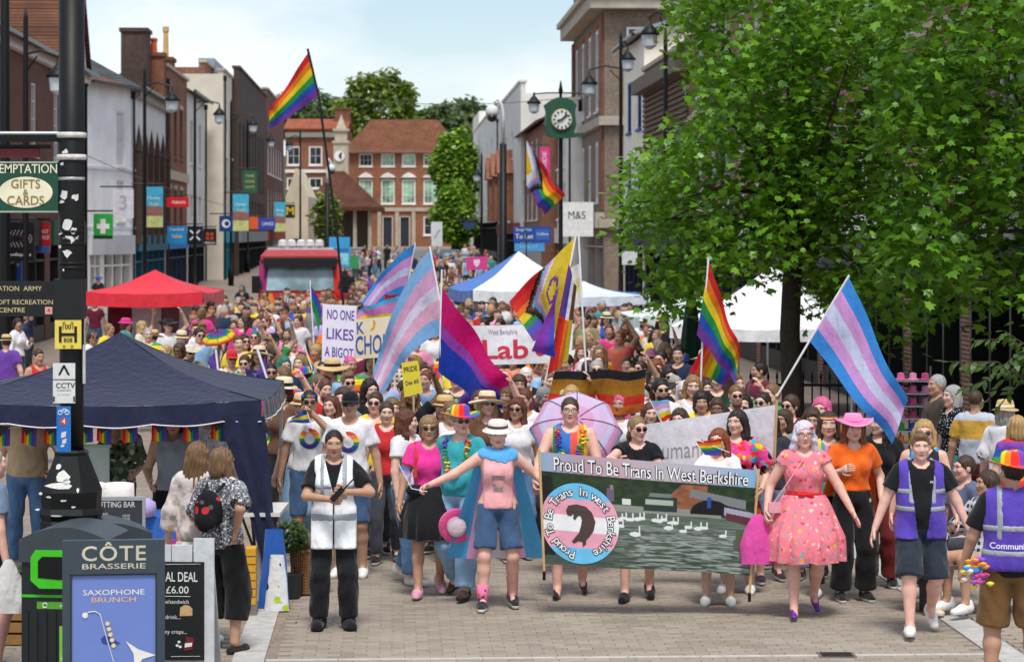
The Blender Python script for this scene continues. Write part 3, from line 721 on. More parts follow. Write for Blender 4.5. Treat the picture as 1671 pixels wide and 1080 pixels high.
for r in range(110):
    s_ = 19.3+r*bh
    for c in range(-30, 60):
        t_ = TB0+.15+bw/2+(c+(.5 if r % 2 else 0))*bw+.0
        if TB0-.02 < t_-bw/2 < TB0+.26 or TB0 < t_+bw/2 < TB0+.27 or TB1-.30 < t_-bw/2 < TB1+.02 or TB1-.28 < t_+bw/2 < TB1+.02: continue
        P = st(s_, t_); px = CX+F*P.x/P.y
        if px < -60 or px > 1740 or (s_ > 26 and (px < 380 or px > 1700)): continue
        z = random.gauss(0, .0009); mi = random.choice((0,0,1,2,2,3,4))
        if cnt_ < 300 and px > 380 and 0 < s_ < 21.2 and P.y > 19.36:
            o = link('paver', pmesh[mi], pav); o.location = (P.x, P.y, z); o.rotation_euler = (0,0,-_rz); cnt_ += 1
        else:
            ca, sa = math.cos(-_rz), math.sin(-_rz); A = Vt.copy(); A[:,0], A[:,1] = Vt[:,0]*ca-Vt[:,1]*sa+P.x, Vt[:,0]*sa+Vt[:,1]*ca+P.y; A[:,2] += z
            restV.append(A); restF.append(np.array([list(f) for f in pm_.f])+nb_); restM += [mi]*len(pm_.f); nb_ += len(A)
o = link('paver_field', mesh('paver_field', np.concatenate(restV), np.concatenate(restF), PM, restM), pav); o['kind'] = 'stuff'
# granite channel strips along both sides
gr_ = M('b3b0ab', .8, .18, 9, bmp=.002, name='granite')
for nm, t0 in (('kerb', TB0+.0), ('kerb', TB1-.28)):
    k = tag(link(nm, None), kind='structure')
    for i in range(14):
        b = MB(); s0 = 19.1+i*.9; p = [st(s0+.006, t0+.006), st(s0+.006, t0+.262), st(s0+.894, t0+.262), st(s0+.894, t0+.006)]
        b.slab([(q.x, q.y) for q in reversed(p)], -.03, .004+.001*(i % 2)); b.build('granite_slab', gr_, k)
k = tag(link('drain_strip', None), kind='structure')
for (ya, w) in ((19.55,.075), (26.2,.16)):
    for i in range(10):
        b = MB(); x0 = TB0+.27+i*.58; p = [st(ya, x0+.004), st(ya, x0+.576), st(ya+w, x0+.576), st(ya+w, x0+.004)]
        b.slab([(q.x, q.y) for q in p][::-1], -.03, .0045); b.build('granite_slab', M('b9b3ab', .8, .15, 9), k)
k = link('drain_cover', None); k.location = at(1365, 1068, 19.75); k.location.z = .006; tag(k, 'small dark iron drain cover set in the block paving', 'drain cover')
b = MB(); b.slab([(-.15,-.12),(.15,-.12),(.15,.12),(-.15,.12)], -.02, .001); b.build('frame', M('6a6662', .6), k)
for i in range(7):
    b = MB(); b.box((-.125,-.1+i*.03,.001),(.125,-.085+i*.03,.004)); b.build('bar', M('3a3836', .5, metal=.5), k)
# asphalt at the far end of the street
b = MB(); V = [at(560, 0, 150), at(770, 0, 150), at(800, 0, 232), at(560, 0, 232)]; b.add([(v.x, v.y, gz(v.y)+.02) for v in V], [(0,1,2,3)]); tag(b.build('road', M('6f7173', .9, .1, .5)), kind='structure')

# ---------------- buildings ----------------
def brick_mat(c1, c2, mortar, scale=1.0, rough=.9):
    key = ('brick', c1, c2, mortar, scale)
    if key in _MC: return _MC[key]
    m, nt, b = _new('brickwork'); t = nn(nt, 'TexCoord'); s = nn(nt, 'SeparateXYZ'); nt.links.new(t.outputs['Object'], s.inputs[0])
    a = nn(nt, 'Math', operation='ADD'); nt.links.new(s.outputs[0], a.inputs[0]); nt.links.new(s.outputs[1], a.inputs[1])
    c = nn(nt, 'CombineXYZ'); nt.links.new(a.outputs[0], c.inputs[0]); nt.links.new(s.outputs[2], c.inputs[1])
    br = nn(nt, 'TexBrick', Scale=scale); br.inputs['Brick Width'].default_value = .225; br.inputs['Row Height'].default_value = .075; br.inputs['Mortar Size'].default_value = .010
    for i, q in (('Color1', c1), ('Color2', c2), ('Mortar', mortar)): br.inputs[i].default_value = (*lin(q), 1)
    nt.links.new(c.outputs[0], br.inputs['Vector']); n_ = noise(nt, t.outputs['Object'], .6, 5)
    n5 = noise(nt, t.outputs['Object'], 6, 4)
    q = mixc(nt, .5, br.outputs[0], ramp(nt, n_, [(.3, '9a8f88'), (.7, 'ffffff')]), 'MULTIPLY')
    nt.links.new(mixc(nt, .45, q, ramp(nt, n5, [(.3, '9c9490'), (.65, 'ffffff')]), 'MULTIPLY'), b.inputs['Base Color']); b.inputs['Roughness'].default_value = rough
    bump(nt, b, br.outputs['Fac'], -.006); _MC[key] = m; return m
def tile_mat(c1, c2, key='t'):
    k_ = ('tile', c1, c2)
    if k_ in _MC: return _MC[k_]
    m, nt, b = _new('roof_tile'); t = nn(nt, 'TexCoord'); s = nn(nt, 'SeparateXYZ'); nt.links.new(t.outputs['Object'], s.inputs[0])
    c = nn(nt, 'CombineXYZ'); nt.links.new(s.outputs[0], c.inputs[0]); nt.links.new(s.outputs[2], c.inputs[1])
    br = nn(nt, 'TexBrick', Scale=1.0); br.inputs['Brick Width'].default_value = .2; br.inputs['Row Height'].default_value = .11; br.inputs['Mortar Size'].default_value = .012
    for i, q in (('Color1', c1), ('Color2', c2)): br.inputs[i].default_value = (*lin(q), 1)
    br.inputs['Mortar'].default_value = (*[x*.35 for x in lin(c2)], 1); nt.links.new(c.outputs[0], br.inputs['Vector'])
    n_ = noise(nt, t.outputs['Object'], .9, 5); nt.links.new(mixc(nt, .6, br.outputs[0], ramp(nt, n_, [(.3, '8f867c'), (.7, 'fff6ea')]), 'MULTIPLY'), b.inputs['Base Color'])
    b.inputs['Roughness'].default_value = .9; bump(nt, b, br.outputs['Fac'], -.02); _MC[k_] = m; return m
def render_mat(c, dirt=.12): return M(c, .9, dirt, .8, bmp=.004, bscale=18, name='painted_render')
GLASS = None
def glass_mat(tint=(.03,.04,.045)):
    key = ('glass', tint)
    if key in _MC: return _MC[key]
    m, nt, b = _new('window_glass'); v = coords(nt); n_ = noise(nt, v, .9, 3)
    nt.links.new(ramp(nt, n_, [(.35, tuple(x*.5 for x in tint)), (.65, tuple(x*1.8 for x in tint))]), b.inputs['Base Color']); b.inputs['Roughness'].default_value = .06; b.inputs['Specular IOR Level'].default_value = .6
    _MC[key] = m; return m
WHITE = M('e8e6e1', .6, .05, 3, name='white_paint'); STONE = M('b9ac98', .9, .15, 2, name='stone'); DARK = M('1d1f20', .5, .1); BLACK = M('0c0d0e', .35, .15, 20, spec=.5, name='black_paint')
class Bld:
    """front plane from A (x=0) to B, y runs into the building"""
    def __init__(s, name, A, B, H, depth, wall, label, z0=None, group='buildings along the high street', noback=False):
        A, B = Vector(A), Vector(B); s.A = A; d = B-A; d.z = 0; s.L = d.length; ux = d.normalized(); uy = Vector((0,0,1)).cross(ux)
        s.mt = Matrix(((ux.x,uy.x,0,A.x),(ux.y,uy.y,0,A.y),(0,0,1,A.z),(0,0,0,1)))
        s.o = link(name, None); s.o.matrix_world = s.mt; tag(s.o, label, 'building', group); s.H = H; s.D = depth; s.wall = wall; s.ops = []
    def win(s, u0, u1, z0, z1, bars=(2,2), frame=None, glass=None, sill=True, deep=.12, name='window', fw=.07, head=None):
        s.ops.append((u0,u1,z0,z1,deep)); fr = frame or WHITE
        b = MB(); f = fw; y0, y1 = .03, deep-.01
        b.box((u0+.002,y0,z0+.002),(u0+f,y1,z1-.002)); b.box((u1-f,y0,z0+.002),(u1-.002,y1,z1-.002)); b.box((u0+f,y0,z0+.002),(u1-f,y1,z0+f)); b.box((u0+f,y0,z1-f),(u1-f,y1,z1-.002))
        nx, nz = bars; bt = .035
        for i in range(1, nx): x = u0+(u1-u0)*i/nx; b.box((x-bt/2,y0+.02,z0+f),(x+bt/2,y1-.01,z1-f))
        for i in range(1, nz):
            z = z0+(z1-z0)*i/nz; b.box((u0+f,y0+.025,z-bt/2),(u1-f,y1-.012,z+bt/2))
        w = b.build(name, fr, s.o)
        p = MB(); p.box((u0+.004,deep-.02,z0+.004),(u1-.004,deep-.008,z1-.004)); p.build('pane', glass or glass_mat(), w)
        if sill: q = MB(); q.box((u0-.08,-.09,z0-.10),(u1+.08,.02,z0-.003)); q.build('sill', fr, w)
        if head: q = MB(); q.box((u0-.1,-.05,z1+.003),(u1+.1,.02,z1+.2)); q.build('lintel', head, w)
        return w
    def door(s, u0, u1, z1, mat_, frame=None, deep=.25):
        s.ops.append((u0,u1,0,z1,deep)); b = MB(); b.box((u0+.08,deep-.06,.02),(u1-.08,deep-.015,z1-.08)); d = b.build('door', mat_, s.o)
        b = MB(); b.box((u0+.003,.02,.0),(u0+.08,deep,z1-.003)); b.box((u1-.08,.02,0),(u1-.003,deep,z1-.003)); b.box((u0+.08,.02,z1-.08),(u1-.08,deep,z1-.003)); b.build('door_frame', frame or WHITE, d)
        b = MB(); b.lathe([(.0001,-.04),(.03,-.02),(.03,.02),(.0001,.04)], (u1-.2,deep-.09,1.05), 8); b.build('handle', M('b08a3c', .3, metal=.8), d); return d
    def band(s, z0, z1, mat_, out=.08, u0=0, u1=None, name='cornice'):
        b = MB(); b.box((u0-.02,-out,z0),((u1 if u1 is not None else s.L)+.02,.01,z1)); return b.build(name, mat_, s.o)
    def box(s, name, a, b_, mat_, parent=None): b = MB(); b.box(a, b_); return b.build(name, mat_, parent or s.o)
    def walls(s, side=True):
        L, H, D = s.L, s.H, s.D; b = MB(); us = sorted({0, L}|{x for o in s.ops for x in o[:2]}); zs = sorted({0, H}|{x for o in s.ops for x in o[2:4]})
        for i in range(len(us)-1):
            for j in range(len(zs)-1):
                a, c, e, g = us[i], us[i+1], zs[j], zs[j+1]; m_ = ((a+c)/2, (e+g)/2)
                if any(o[0] < m_[0] < o[1] and o[2] < m_[1] < o[3] for o in s.ops): continue
                b.add([(a,0,e),(c,0,e),(c,0,g),(a,0,g)], [(0,1,2,3)])
        for u0,u1,z0,z1,dp in s.ops:
            b.add([(u0,0,z0),(u1,0,z0),(u1,0,z1),(u0,0,z1),(u0,dp,z0),(u1,dp,z0),(u1,dp,z1),(u0,dp,z1)], [(0,4,5,1),(1,5,6,2),(2,6,7,3),(3,7,4,0),(4,7,6,5)])
        b.add([(0,0,0),(L,0,0),(L,D,0),(0,D,0),(0,0,H),(L,0,H),(L,D,H),(0,D,H)], [(1,2,6,5),(3,0,4,7),(2,3,7,6),(4,5,6,7)])
        w = b.build('wall', s.wall, s.o); bm = bmesh.new(); bm.from_mesh(w.data); bmesh.ops.remove_doubles(bm, verts=bm.verts, dist=1e-4); bm.to_mesh(w.data); bm.free(); return w
    def gable_roof(s, rise, mat_, over=.3, gable=None, front=.5):
        """ridge runs along the street"""
        L, H, D = s.L, s.H, s.D; b = MB(); t = .14; rf = D*front
        pts = [(-over,-over*.0),(rf,rise),(D+over,0)]
        for (y0,z0),(y1,z1) in zip(pts, pts[1:]):
            b.add([(-over,y0,H+z0),(L+over,y0,H+z0),(L+over,y1,H+z1),(-over,y1,H+z1),(-over,y0,H+z0+t),(L+over,y0,H+z0+t),(L+over,y1,H+z1+t),(-over,y1,H+z1+t)], [(0,3,2,1),(4,5,6,7),(0,1,5,4),(1,2,6,5),(2,3,7,6),(3,0,4,7)])
        r = b.build('roof', mat_, s.o)
        if gable: g = MB(); g.add([(0,0,H),(0,D,H),(0,rf,H+rise),(L,0,H),(L,D,H),(L,rf,H+rise)], [(0,2,1),(3,4,5)]); g.build('gable', gable, s.o)
        return r
    def hip_roof(s, rise, mat_, over=.5, inset=None):
        L, H, D = s.L, s.H, s.D; i = inset or min(D, L)*.45; o = over
        V = [(-o,-o,H),(L+o,-o,H),(L+o,D+o,H),(-o,D+o,H),(i,D/2,H+rise),(L-i,D/2,H+rise)]
        b = MB(); b.add(V, [(0,1,5,4),(1,2,5),(2,3,4,5),(3,0,4),(3,2,1,0)]); return b.build('roof', mat_, s.o)
    def parapet(s, h, mat_, cap=None):
        b = MB(); b.box((0,-.003,s.H+.0),(s.L,.3,s.H+h)); p = b.build('parapet', mat_, s.o)
        b = MB(); b.box((-.08,-.12,s.H+h),(s.L+.08,.4,s.H+h+.14)); b.build('coping', cap or STONE, p); return p
    def chimney(s, u, y, w, d_, z0, z1, mat_, pots=(), parent=None):
        b = MB(); b.box((u,y,z0),(u+w,y+d_,z1)); b.box((u-.08,y-.08,z1),(u+w+.08,y+d_+.08,z1+.18)); c = b.build('chimney', mat_, parent or s.o)
        for (pu, ph, pc) in pots:
            b = MB(); b.lathe([(.16,0),(.13,ph*.8),(.17,ph*.85),(.17,ph)], (u+pu,y+d_/2,z1+.18), 10); b.build('chimney_pot', M(pc, .9), c)
        return c
    def shop(s, u0, u1, z1, fas, fasz=(2.7,3.4), col=None, n=3, glass=None, doorat=None):
        """shop window with mullions below a fascia"""
        s.ops.append((u0,u1,.0,z1,.35)); b = MB(); cm = col or WHITE
        b.box((u0+.003,.02,.003),(u1-.003,.30,.5))
        for i in range(n+1): x = u0+.003+(u1-u0-.126)*i/n; b.box((x,.0,.5),(x+.12,.30,z1-.003))
        b.box((u0+.003,.02,z1-.5),(u1-.003,.28,z1-.42)); f = b.build('shop_front', cm, s.o)
        for i in range(n):
            x0 = u0+(u1-u0-.12)*i/n+.125; x1 = u0+(u1-u0-.12)*(i+1)/n-.002; q = MB(); q.box((x0,.30,.504),(x1,.31,z1-.01)); q.build('pane', glass or glass_mat((.05,.055,.06)), f)
        if fas: q = MB(); q.box((u0-.1,-.16,fasz[0]),(u1+.1,-.004,fasz[1])); return q.build('fascia', fas, s.o)
def sign_board(name, c, w, h, mat_, label, rz=0, thick=.06, cat='sign', frame=None, group=None):
    e = empty(name, c, rz, label, cat, group); b = MB(); b.box((-w/2,-thick/2,-h/2),(w/2,thick/2,h/2)); b.build('board', mat_, e)
    if frame:
        b = MB(); t = .03
        for x0,x1,z0,z1 in ((-w/2-t,w/2+t,h/2,h/2+t),(-w/2-t,w/2+t,-h/2-t,-h/2),(-w/2-t,-w/2,-h/2,h/2),(w/2,w/2+t,-h/2,h/2)): b.box((x0,-thick/2-.01,z0),(x1,thick/2+.01,z1))
        b.build('frame', frame, e)
    return e
def sfm(out=.035): return flatmap((0,-out,0), (1,0,0), (0,0,1))

# --- left row ---
TL = -11.0
BR1 = brick_mat('8a4a36','713a2b','8c7b6c'); BR2 = brick_mat('9a5238','82432f','9c8a78'); BRD = brick_mat('5f4438','503a31','6e6259'); BRO = brick_mat('a65a36','8e4a2e','a08c78')
TILE = tile_mat('86563c','6e4733'); SLATE = tile_mat('5b646b','4a5258'); TILEB = tile_mat('7c4a36','643a2b')
L0 = Bld('brick_building', on(-90, TL), on(138, TL), 9.0, 9, BR1, 'red brick building with tiled roof behind the black pole', None)
L = L0.L
for u in (L-3.2, L-8.0, L-13): L0.win(u, u+1.1, 5.8, 8.0, (2,4)); 
L0.win(L-6.0, L-4.2, 5.0, 8.3, (1,1), glass=M('e4e0d6', .9, .05)); L0.shop(L-9, L-1, 3.0, M('24563f', .6), (3.0,3.8), DARK, 4); L0.shop(L-18, L-10, 3.0, M('14161b', .6), (3.0,3.8), DARK, 4)
L0.band(8.7, 9.0, WHITE, .2); L0.hip_roof(2.3, TILE, .4); L0.walls()
g = MB(); g.add([(L-3.2,-.1,9.02),(L-.1,-.1,9.02),(L-1.65,-.1,11.3),(L-3.2,3.6,9.02),(L-.1,3.6,9.02),(L-1.65,3.6,11.3)], [(0,1,2),(3,5,4)]); g.build('gable', M('d9d6d0', .8, .08, 2), L0.o)
for a, c in (((L-3.4,9.0),(L-1.65,11.5)), ((L+.1,9.0),(L-1.65,11.5))):
    g = MB(); g.add([(a[0],-.25,a[1]),(c[0],-.25,c[1]),(c[0],3.6,c[1]),(a[0],3.6,a[1]),(a[0],-.25,a[1]+.16),(c[0],-.25,c[1]+.16),(c[0],3.6,c[1]+.16),(a[0],3.6,a[1]+.16)], [(0,3,2,1),(4,5,6,7),(0,1,5,4),(1,2,6,5),(2,3,7,6),(3,0,4,7)]); g.build('gable_roof', TILE, L0.o)
L1 = Bld('white_shop', Vector((at(140, 0, 99).x, 99, 0)), on(219, TL), 9.5, 8, render_mat('f2f2f6'), 'white painted corner building with a green cross chemist sign', None); L = L1.L
for u in (L*.62,): L1.win(u, u+1.0, 3.9, 5.6, (1,2), glass=M('d8d8dc', .8)); L1.win(u, u+1.0, 6.2, 8.5, (1,2), glass=M('d2d2d6', .8))
for z in (3.55, 6.0): L1.band(z, z+.12, render_mat('dcdce0'), .06, name='string_course')
L1.shop(L*.35, L-.4, 2.5, render_mat('b9bcc0'), (2.5,3.3), WHITE, 3); L1.shop(.4, L*.3, 2.5, render_mat('c3c5c8'), (2.5,3.3), WHITE, 2); L1.hip_roof(1.5, TILE, .35); L1.walls()
L2 = Bld('timbered_shop', on(219.5, TL), on(270, TL), 9.6, 8, render_mat('e0dfe0'), 'shop with tall dark brown pilasters and pointed tops under a slate roof', None); L = L2.L
tim = M('4d3a30', .8, .15, 4)
for i in range(6):
    u = .1+i*(L-.5)/5; b = MB(); b.box((u,-.25,2.9),(u+.45,-.01,6.9)); b.add([(u-.05,-.3,6.9),(u+.5,-.3,6.9),(u+.5,-.01,6.9),(u-.05,-.01,6.9),(u+.225,-.15,8.1)], [(0,1,4),(1,2,4),(2,3,4),(3,0,4)]); b.build('pilaster', tim, L2.o)
for i in range(5): u = .1+i*(L-.5)/5+.55; L2.win(u, u+(L-.5)/5-.65, 3.4, 6.6, (1,3), tim, sill=False)
L2.shop(.4, L-.4, 2.6, M('1c6a86', .6), (2.6,3.3), M('1a5a74', .6), 5); L2.hip_roof(2.4, SLATE, .35, 2.5); L2.band(9.2, 9.6, M('a09a92', .8), .25); L2.walls()
L2.chimney(L2.L-3.2, .6, 2.0, 1.2, 9.6, 12.9, BRD); L3_ = L2.chimney(L2.L-1.0, .0, .9, 1.0, 9.6, 11.9, BRO, ((.2,.7,'c8552f'),(.7,.7,'d8c2a2')))
L3 = Bld('brick_shop', on(270.5, TL), on(305, TL), 11.0, 6, BRO, 'orange brick shop with stone bands between dark timber and white fronts', None); L = L3.L
for i in range(3):
    u = 1.+i*(L-2)/3; L3.win(u, u+1.6, 7.2, 9.8, (2,2), M('6b4a38', .7), head=STONE); L3.win(u, u+1.6, 3.7, 5.6, (2,2), M('6b4a38', .7), head=STONE)
L3.band(6.05, 6.5, STONE, .12, name='string_course'); L3.shop(.4, L-.4, 2.6, M('1f7fc4', .6), (2.6,3.4), M('2a3f55', .6), 4); L3.parapet(.5, BRO); L3.walls(); L3.chimney(L-3.5, .5, 2.0, .9, 11.4, 12.4, BR1, ((1.6,1.7,'c9a96a'),))
L4 = Bld('white_house', on(305.5, TL), on(334, TL), 11.0, 5, render_mat('e2dfd8'), 'narrow white house front next to orange brick shop', None); L = L4.L
for i in range(2): u = 2+i*6; L4.win(u, u+1.8, 7.2, 9.6, (2,2)); L4.win(u, u+1.8, 3.8, 5.5, (2,2))
L4.shop(.5, L-.5, 2.6, M('1b2a44', .6), (2.6,3.5), M('20242c', .6), 4); L4.hip_roof(1.8, SLATE, .3); L4.walls()
L5 = Bld('brick_block', on(334.5, TL-.3), on(347, TL-.3), 13.4, 2.2, BR2, 'tall red brick block rising behind the white house front', None); L5.parapet(.3, BR2); L5.win(2, 4, 8, 10, (2,2)); L5.walls()
L5.box('downpipe_casing', (L5.L+.02,-.1,0), (L5.L+12,.9,14.4), M('8d9cae', .5, .1, 2))
L6 = Bld('cream_house', on(364, TL+1.0), on(388, TL+1.0), 12.8, 2.5, render_mat('ddd3c0'), 'cream rendered house front beside the dark brick block', None); L = L6.L
for i in range(3): u = 2+i*5; L6.win(u, u+2, 8, 10.2, (2,2)); L6.win(u, u+2, 4.2, 6.8, (2,2))
L6.shop(.5, L-.5, 2.8, M('1ea6bd', .6), (2.8,3.6), M('27aabf', .6), 4); L6.parapet(.2, render_mat('ddd3c0')); L6.walls()
L7 = Bld('dark_brick_block', on(389, -9.6), on(434, -9.6), 13.2, 3, BRD, 'large dark brown brick block with long upper windows', gz(150)); L = L7.L
for i in range(9): u = 1+i*(L-2)/9; L7.win(u, u+1.3, 6.4, 10.4, (1,4), DARK); L7.win(u, u+1.3, 3.7, 5.6, (1,2), DARK)
L7.shop(.5, L-.5, 2.8, M('8c8f94', .6), (2.8,3.5), DARK, 8); L7.parapet(.5, BRD, M('5a4a40', .9)); L7.walls()
L8 = Bld('brick_terrace', on(435, -9.6), on(463, -9.6), 14.0, 10, BR1, 'red brick terrace past the dark block on the high street', None); L = L8.L
for i in range(6): u = 2+i*(L-4)/6; L8.win(u, u+1.6, 8, 10.4, (2,2)); L8.win(u, u+1.6, 4.2, 6.8, (2,2))
L8.shop(.5, L-.5, 2.8, M('a43d2a', .6), (2.8,3.5), WHITE, 6); L8.parapet(.4, BR1); L8.walls()
A = at(466, 0, 190); B = at(503, 0, 190); A.z = B.z = gz(190)-.2; L9 = Bld('cream_gabled_house', A, B, 5.2, 8, render_mat('d9cbb2'), 'small cream gabled house before the clock turret', None); L = L9.L
b = MB(); b.add([(0,0,5.2),(L,0,5.2),(L*.45,0,7.4),(0,8,5.2),(L,8,5.2),(L*.45,8,7.4)], [(0,1,2),(3,5,4),(0,2,5,3),(1,4,5,2)]); b.build('gable', render_mat('d9cbb2'), L9.o); L9.win(.5, 1.2, .6, 2, (1,1)); L9.walls()

# --- far end ---
DT = 255; zt = gz(DT)-.05
A = at(566, 0, DT); B = at(748, 0, DT); A.z = B.z = zt; FW = render_mat('e9e6df'); GLG = glass_mat((.25,.42,.28))
T = Bld('georgian_townhouse', A, B, ztop(250, A)-zt, 9, brick_mat('b8663e','a25434','b09a80'), 'three storey red brick townhouse with hipped tile roof closing the street', None); L = T.L; k = L/182; H = T.H
for i, x in enumerate((586, 622, 656, 691)):
    u = (x-566)*k; gl = GLG if i in (1,2) else glass_mat(); zz = lambda py: ztop(py, A)-zt
    T.win(u, u+22*k, zz(272), zz(251), (3,2), FW, gl, fw=.13); T.win(u, u+22*k, zz(333), zz(293), (3,3), FW, GLG, fw=.13)
    b = MB(); b.prism([(u-2*k,zz(290)),(u+24*k,zz(290)),(u+18*k,zz(284.5)),(u+11*k,zz(281.5)),(u+4*k,zz(284.5))], -.22, -.01); b.build('pediment', FW, T.o)
T.win((691-566)*k, (716-566)*k, zz(384), zz(353), (2,2), FW, fw=.14); T.win((588-566)*k-.4, (606-566)*k, zz(382), zz(358), (2,2), FW, GLG, fw=.14)
for x in (624, 652): T.door((x-566)*k, (x+17-566)*k, zz(353), M('2b3238', .5), FW)
T.band(zz(345), zz(339), STONE, .15, name='string_course'); T.band(zz(253)+.15, zz(248)+.1, M('8d8a88', .8), .35)
for x in (616, 645, 672): T.box('pilaster', ((x-566)*k,-.18,0), ((x+6-566)*k,-.01,zz(346)), STONE)
T.hip_roof(ztop(190, A)-ztop(248, A), tile_mat('96603f','7d4c33'), .6, 36*k); T.walls()
A = at(466, 0, DT+3); B = at(565, 0, DT+3); A.z = B.z = zt; T2 = Bld('brick_house', A, B, ztop(212, A)-zt, 9, brick_mat('a85c3c','944c32','a89078'), 'brick house with white sash windows left of the clock turret', None); L = T2.L; k = L/99
for x in (468, 504): T2.win((x-466)*k, (x+22-466)*k, ztop(270, A)-zt, ztop(239, A)-zt, (2,2), FW, fw=.15); T2.win((x-466)*k, (x+22-466)*k, ztop(308, A)-zt, ztop(290, A)-zt, (2,1), FW, fw=.15)
T2.band(ztop(282, A)-zt, ztop(277, A)-zt, FW, .15, name='string_course'); T2.band(T2.H-.8, T2.H-.3, M('8b8781', .8), .3); T2.gable_roof(1.2, tile_mat('c06a44','a85a3a'), .2); T2.walls(); T2.chimney((543-466)*k, 3.2, 1.6, 1.4, T2.H, ztop(172, A)-zt-.3, BR2)
dC = DT-4; e = empty('clock_turret', at(556, 0, dC), 0, 'small stone clock turret with white dial and pointed cap', 'tower'); e.location.z = gz(dC); q = lambda py: ztop(py, e.location)-e.location.z; k = dC/F
b = MB(); b.box((-12*k,0,0),(12*k,24*k,q(232))); b.build('tower_shaft', STONE, e)
b = MB(); b.box((-14*k,-2*k,q(234)),(14*k,26*k,q(230))); b.box((-10*k,2*k,q(230)),(10*k,22*k,q(212))); b.box((-13*k,-1*k,q(214)),(13*k,25*k,q(210))); b.add([(-8*k,4*k,q(210)),(8*k,4*k,q(210)),(8*k,20*k,q(210)),(-8*k,20*k,q(210)),(0,12*k,q(186))], [(0,1,4),(1,2,4),(2,3,4),(3,0,4)]); b.build('turret_cap', STONE, e)
rot = Matrix.Translation((-2*k,-.06,q(255))) @ Matrix.Rotation(PI/2, 4, 'X')
b = MB(); b.lathe([(8.5*k,0),(8.5*k,.12),(.0001,.121)], (0,0,0), 24, mt=rot); dl = b.build('clock_dial', M('f0efe9', .5), e)
for a_, l_ in ((2.2,4.5),(.6,6.5)): b = MB(); b.tube([(-2*k,-.22,q(255)),(-2*k+math.sin(a_)*l_*k,-.22,q(255)+math.cos(a_)*l_*k)], .1, 4); b.build('clock_hand', BLACK, dl)
dP = DT-22; A = at(505, 0, dP); B = at(612, 0, dP); A.z = B.z = gz(dP)-.2; e = Bld('market_pavilion', A, B, ztop(338, A)-A.z, 6, M('3a302a', .8), 'low pavilion with big tiled pyramid roof and stone columns', None); L = e.L
b = MB(); b.box((.8,1.5,0),(L-.8,5.5,e.H)); b.build('wall', M('54463a', .9), e.o)
for u in (.3, L*.33, L*.66, L-.7): b = MB(); b.lathe([(.28,0),(.28,.3),(.2,.35),(.17,e.H-.3),(.26,e.H-.1)], (u+.2,.2,0), 12); b.build('column', STONE, e.o)
V = [(-.5,-.6,e.H),(L+.5,-.6,e.H),(L+.5,6.5,e.H),(-.5,6.5,e.H),(L*.33,3,ztop(278, A)-A.z),(L*.5,3,ztop(278, A)-A.z)]
b = MB(); b.add(V, [(0,1,5,4),(1,2,5),(2,3,4,5),(3,0,4)]); b.box((-.6,-.7,e.H-.35),(L+.6,6.6,e.H-.02)); b.build('roof', TILEB, e.o)

# --- right far row (white fronts) ---
RW = render_mat('e6e3dc')
def rrow(name, p0, p1, t, top, wall, label, parap=True, **k):
    A, B = on(p0, t), on(p1, t); z0 = gz(A.y)-.4; A.z = B.z = z0
    M_ = (A+B)/2; return Bld(name, A, B, ztop(top, Vector((0,(A.y+B.y)/2,0)))-z0, 9, wall, label)
R1 = rrow('white_parapet_house', 772, 812, 8, 212, RW, 'white rendered house with stepped parapet beside the green street trees'); L = R1.L
for i in range(5): u = 2+i*(L-4)/5; R1.win(u, u+2.2, 7.2, 9.6, (2,2)); R1.win(u, u+2.2, 4, 6.2, (2,2))
R1.parapet(.8, RW, RW); R1.box('parapet_block', (0,-.02,R1.H+.95), (L*.3,.6,R1.H+2.2), RW); R1.shop(1, L-1, 2.8, M('d9d4c8', .7), (2.8,3.4), DARK, 8); R1.walls()
A = at(770, 0, 246); 
R2 = rrow('white_tall_house', 812.5, 850, 8, 175, RW, 'taller white front with brick gabled bays past the bracket clock'); L = R2.L
for i in range(3):
    u = 3+i*(L-6)/3; R2.win(u, u+2, 7.6, 9.4, (2,2)); R2.win(u, u+2, 3.9, 6, (2,2))
    b = MB(); b.box((u-.6,-.9,3.5),(u+2.6,-.01,6.6)); b.add([(u-.9,-1.1,6.6),(u+2.9,-1.1,6.6),(u+1,-1.1,8.2),(u-.9,0,6.6),(u+2.9,0,6.6),(u+1,0,8.2)], [(0,1,2),(0,2,5,3),(1,4,5,2)]); b.build('bay', brick_mat('a85c3c','944c32','a89078'), R2.o)
R2.parapet(.7, RW, RW); R2.shop(1, L-1, 2.6, M('8d2a2a', .7), (2.6,3.3), DARK, 8); R2.walls()
R3 = rrow('tile_hung_house', 850.5, 885, 8.2, 215, brick_mat('a3583a','8e4a30','b0a08c'), 'brick house with white upper windows and tiled roof beneath the pink banner'); L = R3.L
for i in range(4): u = 2+i*(L-4)/4; R3.win(u, u+2, 6.4, 8.4, (2,2)); R3.win(u, u+2, 3.8, 5.4, (2,2))
R3.gable_roof(2.2, TILEB, .4, RW); R3.shop(1, L-1, 2.6, WHITE, (2.6,3.3), WHITE, 6); R3.walls()
R4 = rrow('white_stucco_shop', 885.5, 934, 9.0, 200, RW, 'white stucco shop adjoining the tall stone corner block'); L = R4.L
for i in range(4):
    u = 2+i*(L-4)/4
    for z in (3.9, 6.6): R4.win(u, u+1.8, z, z+1.9, (2,2))
R4.parapet(.6, RW, RW); R4.shop(1, L-1, 2.6, WHITE, (2.6,3.4), WHITE, 6); R4.walls()
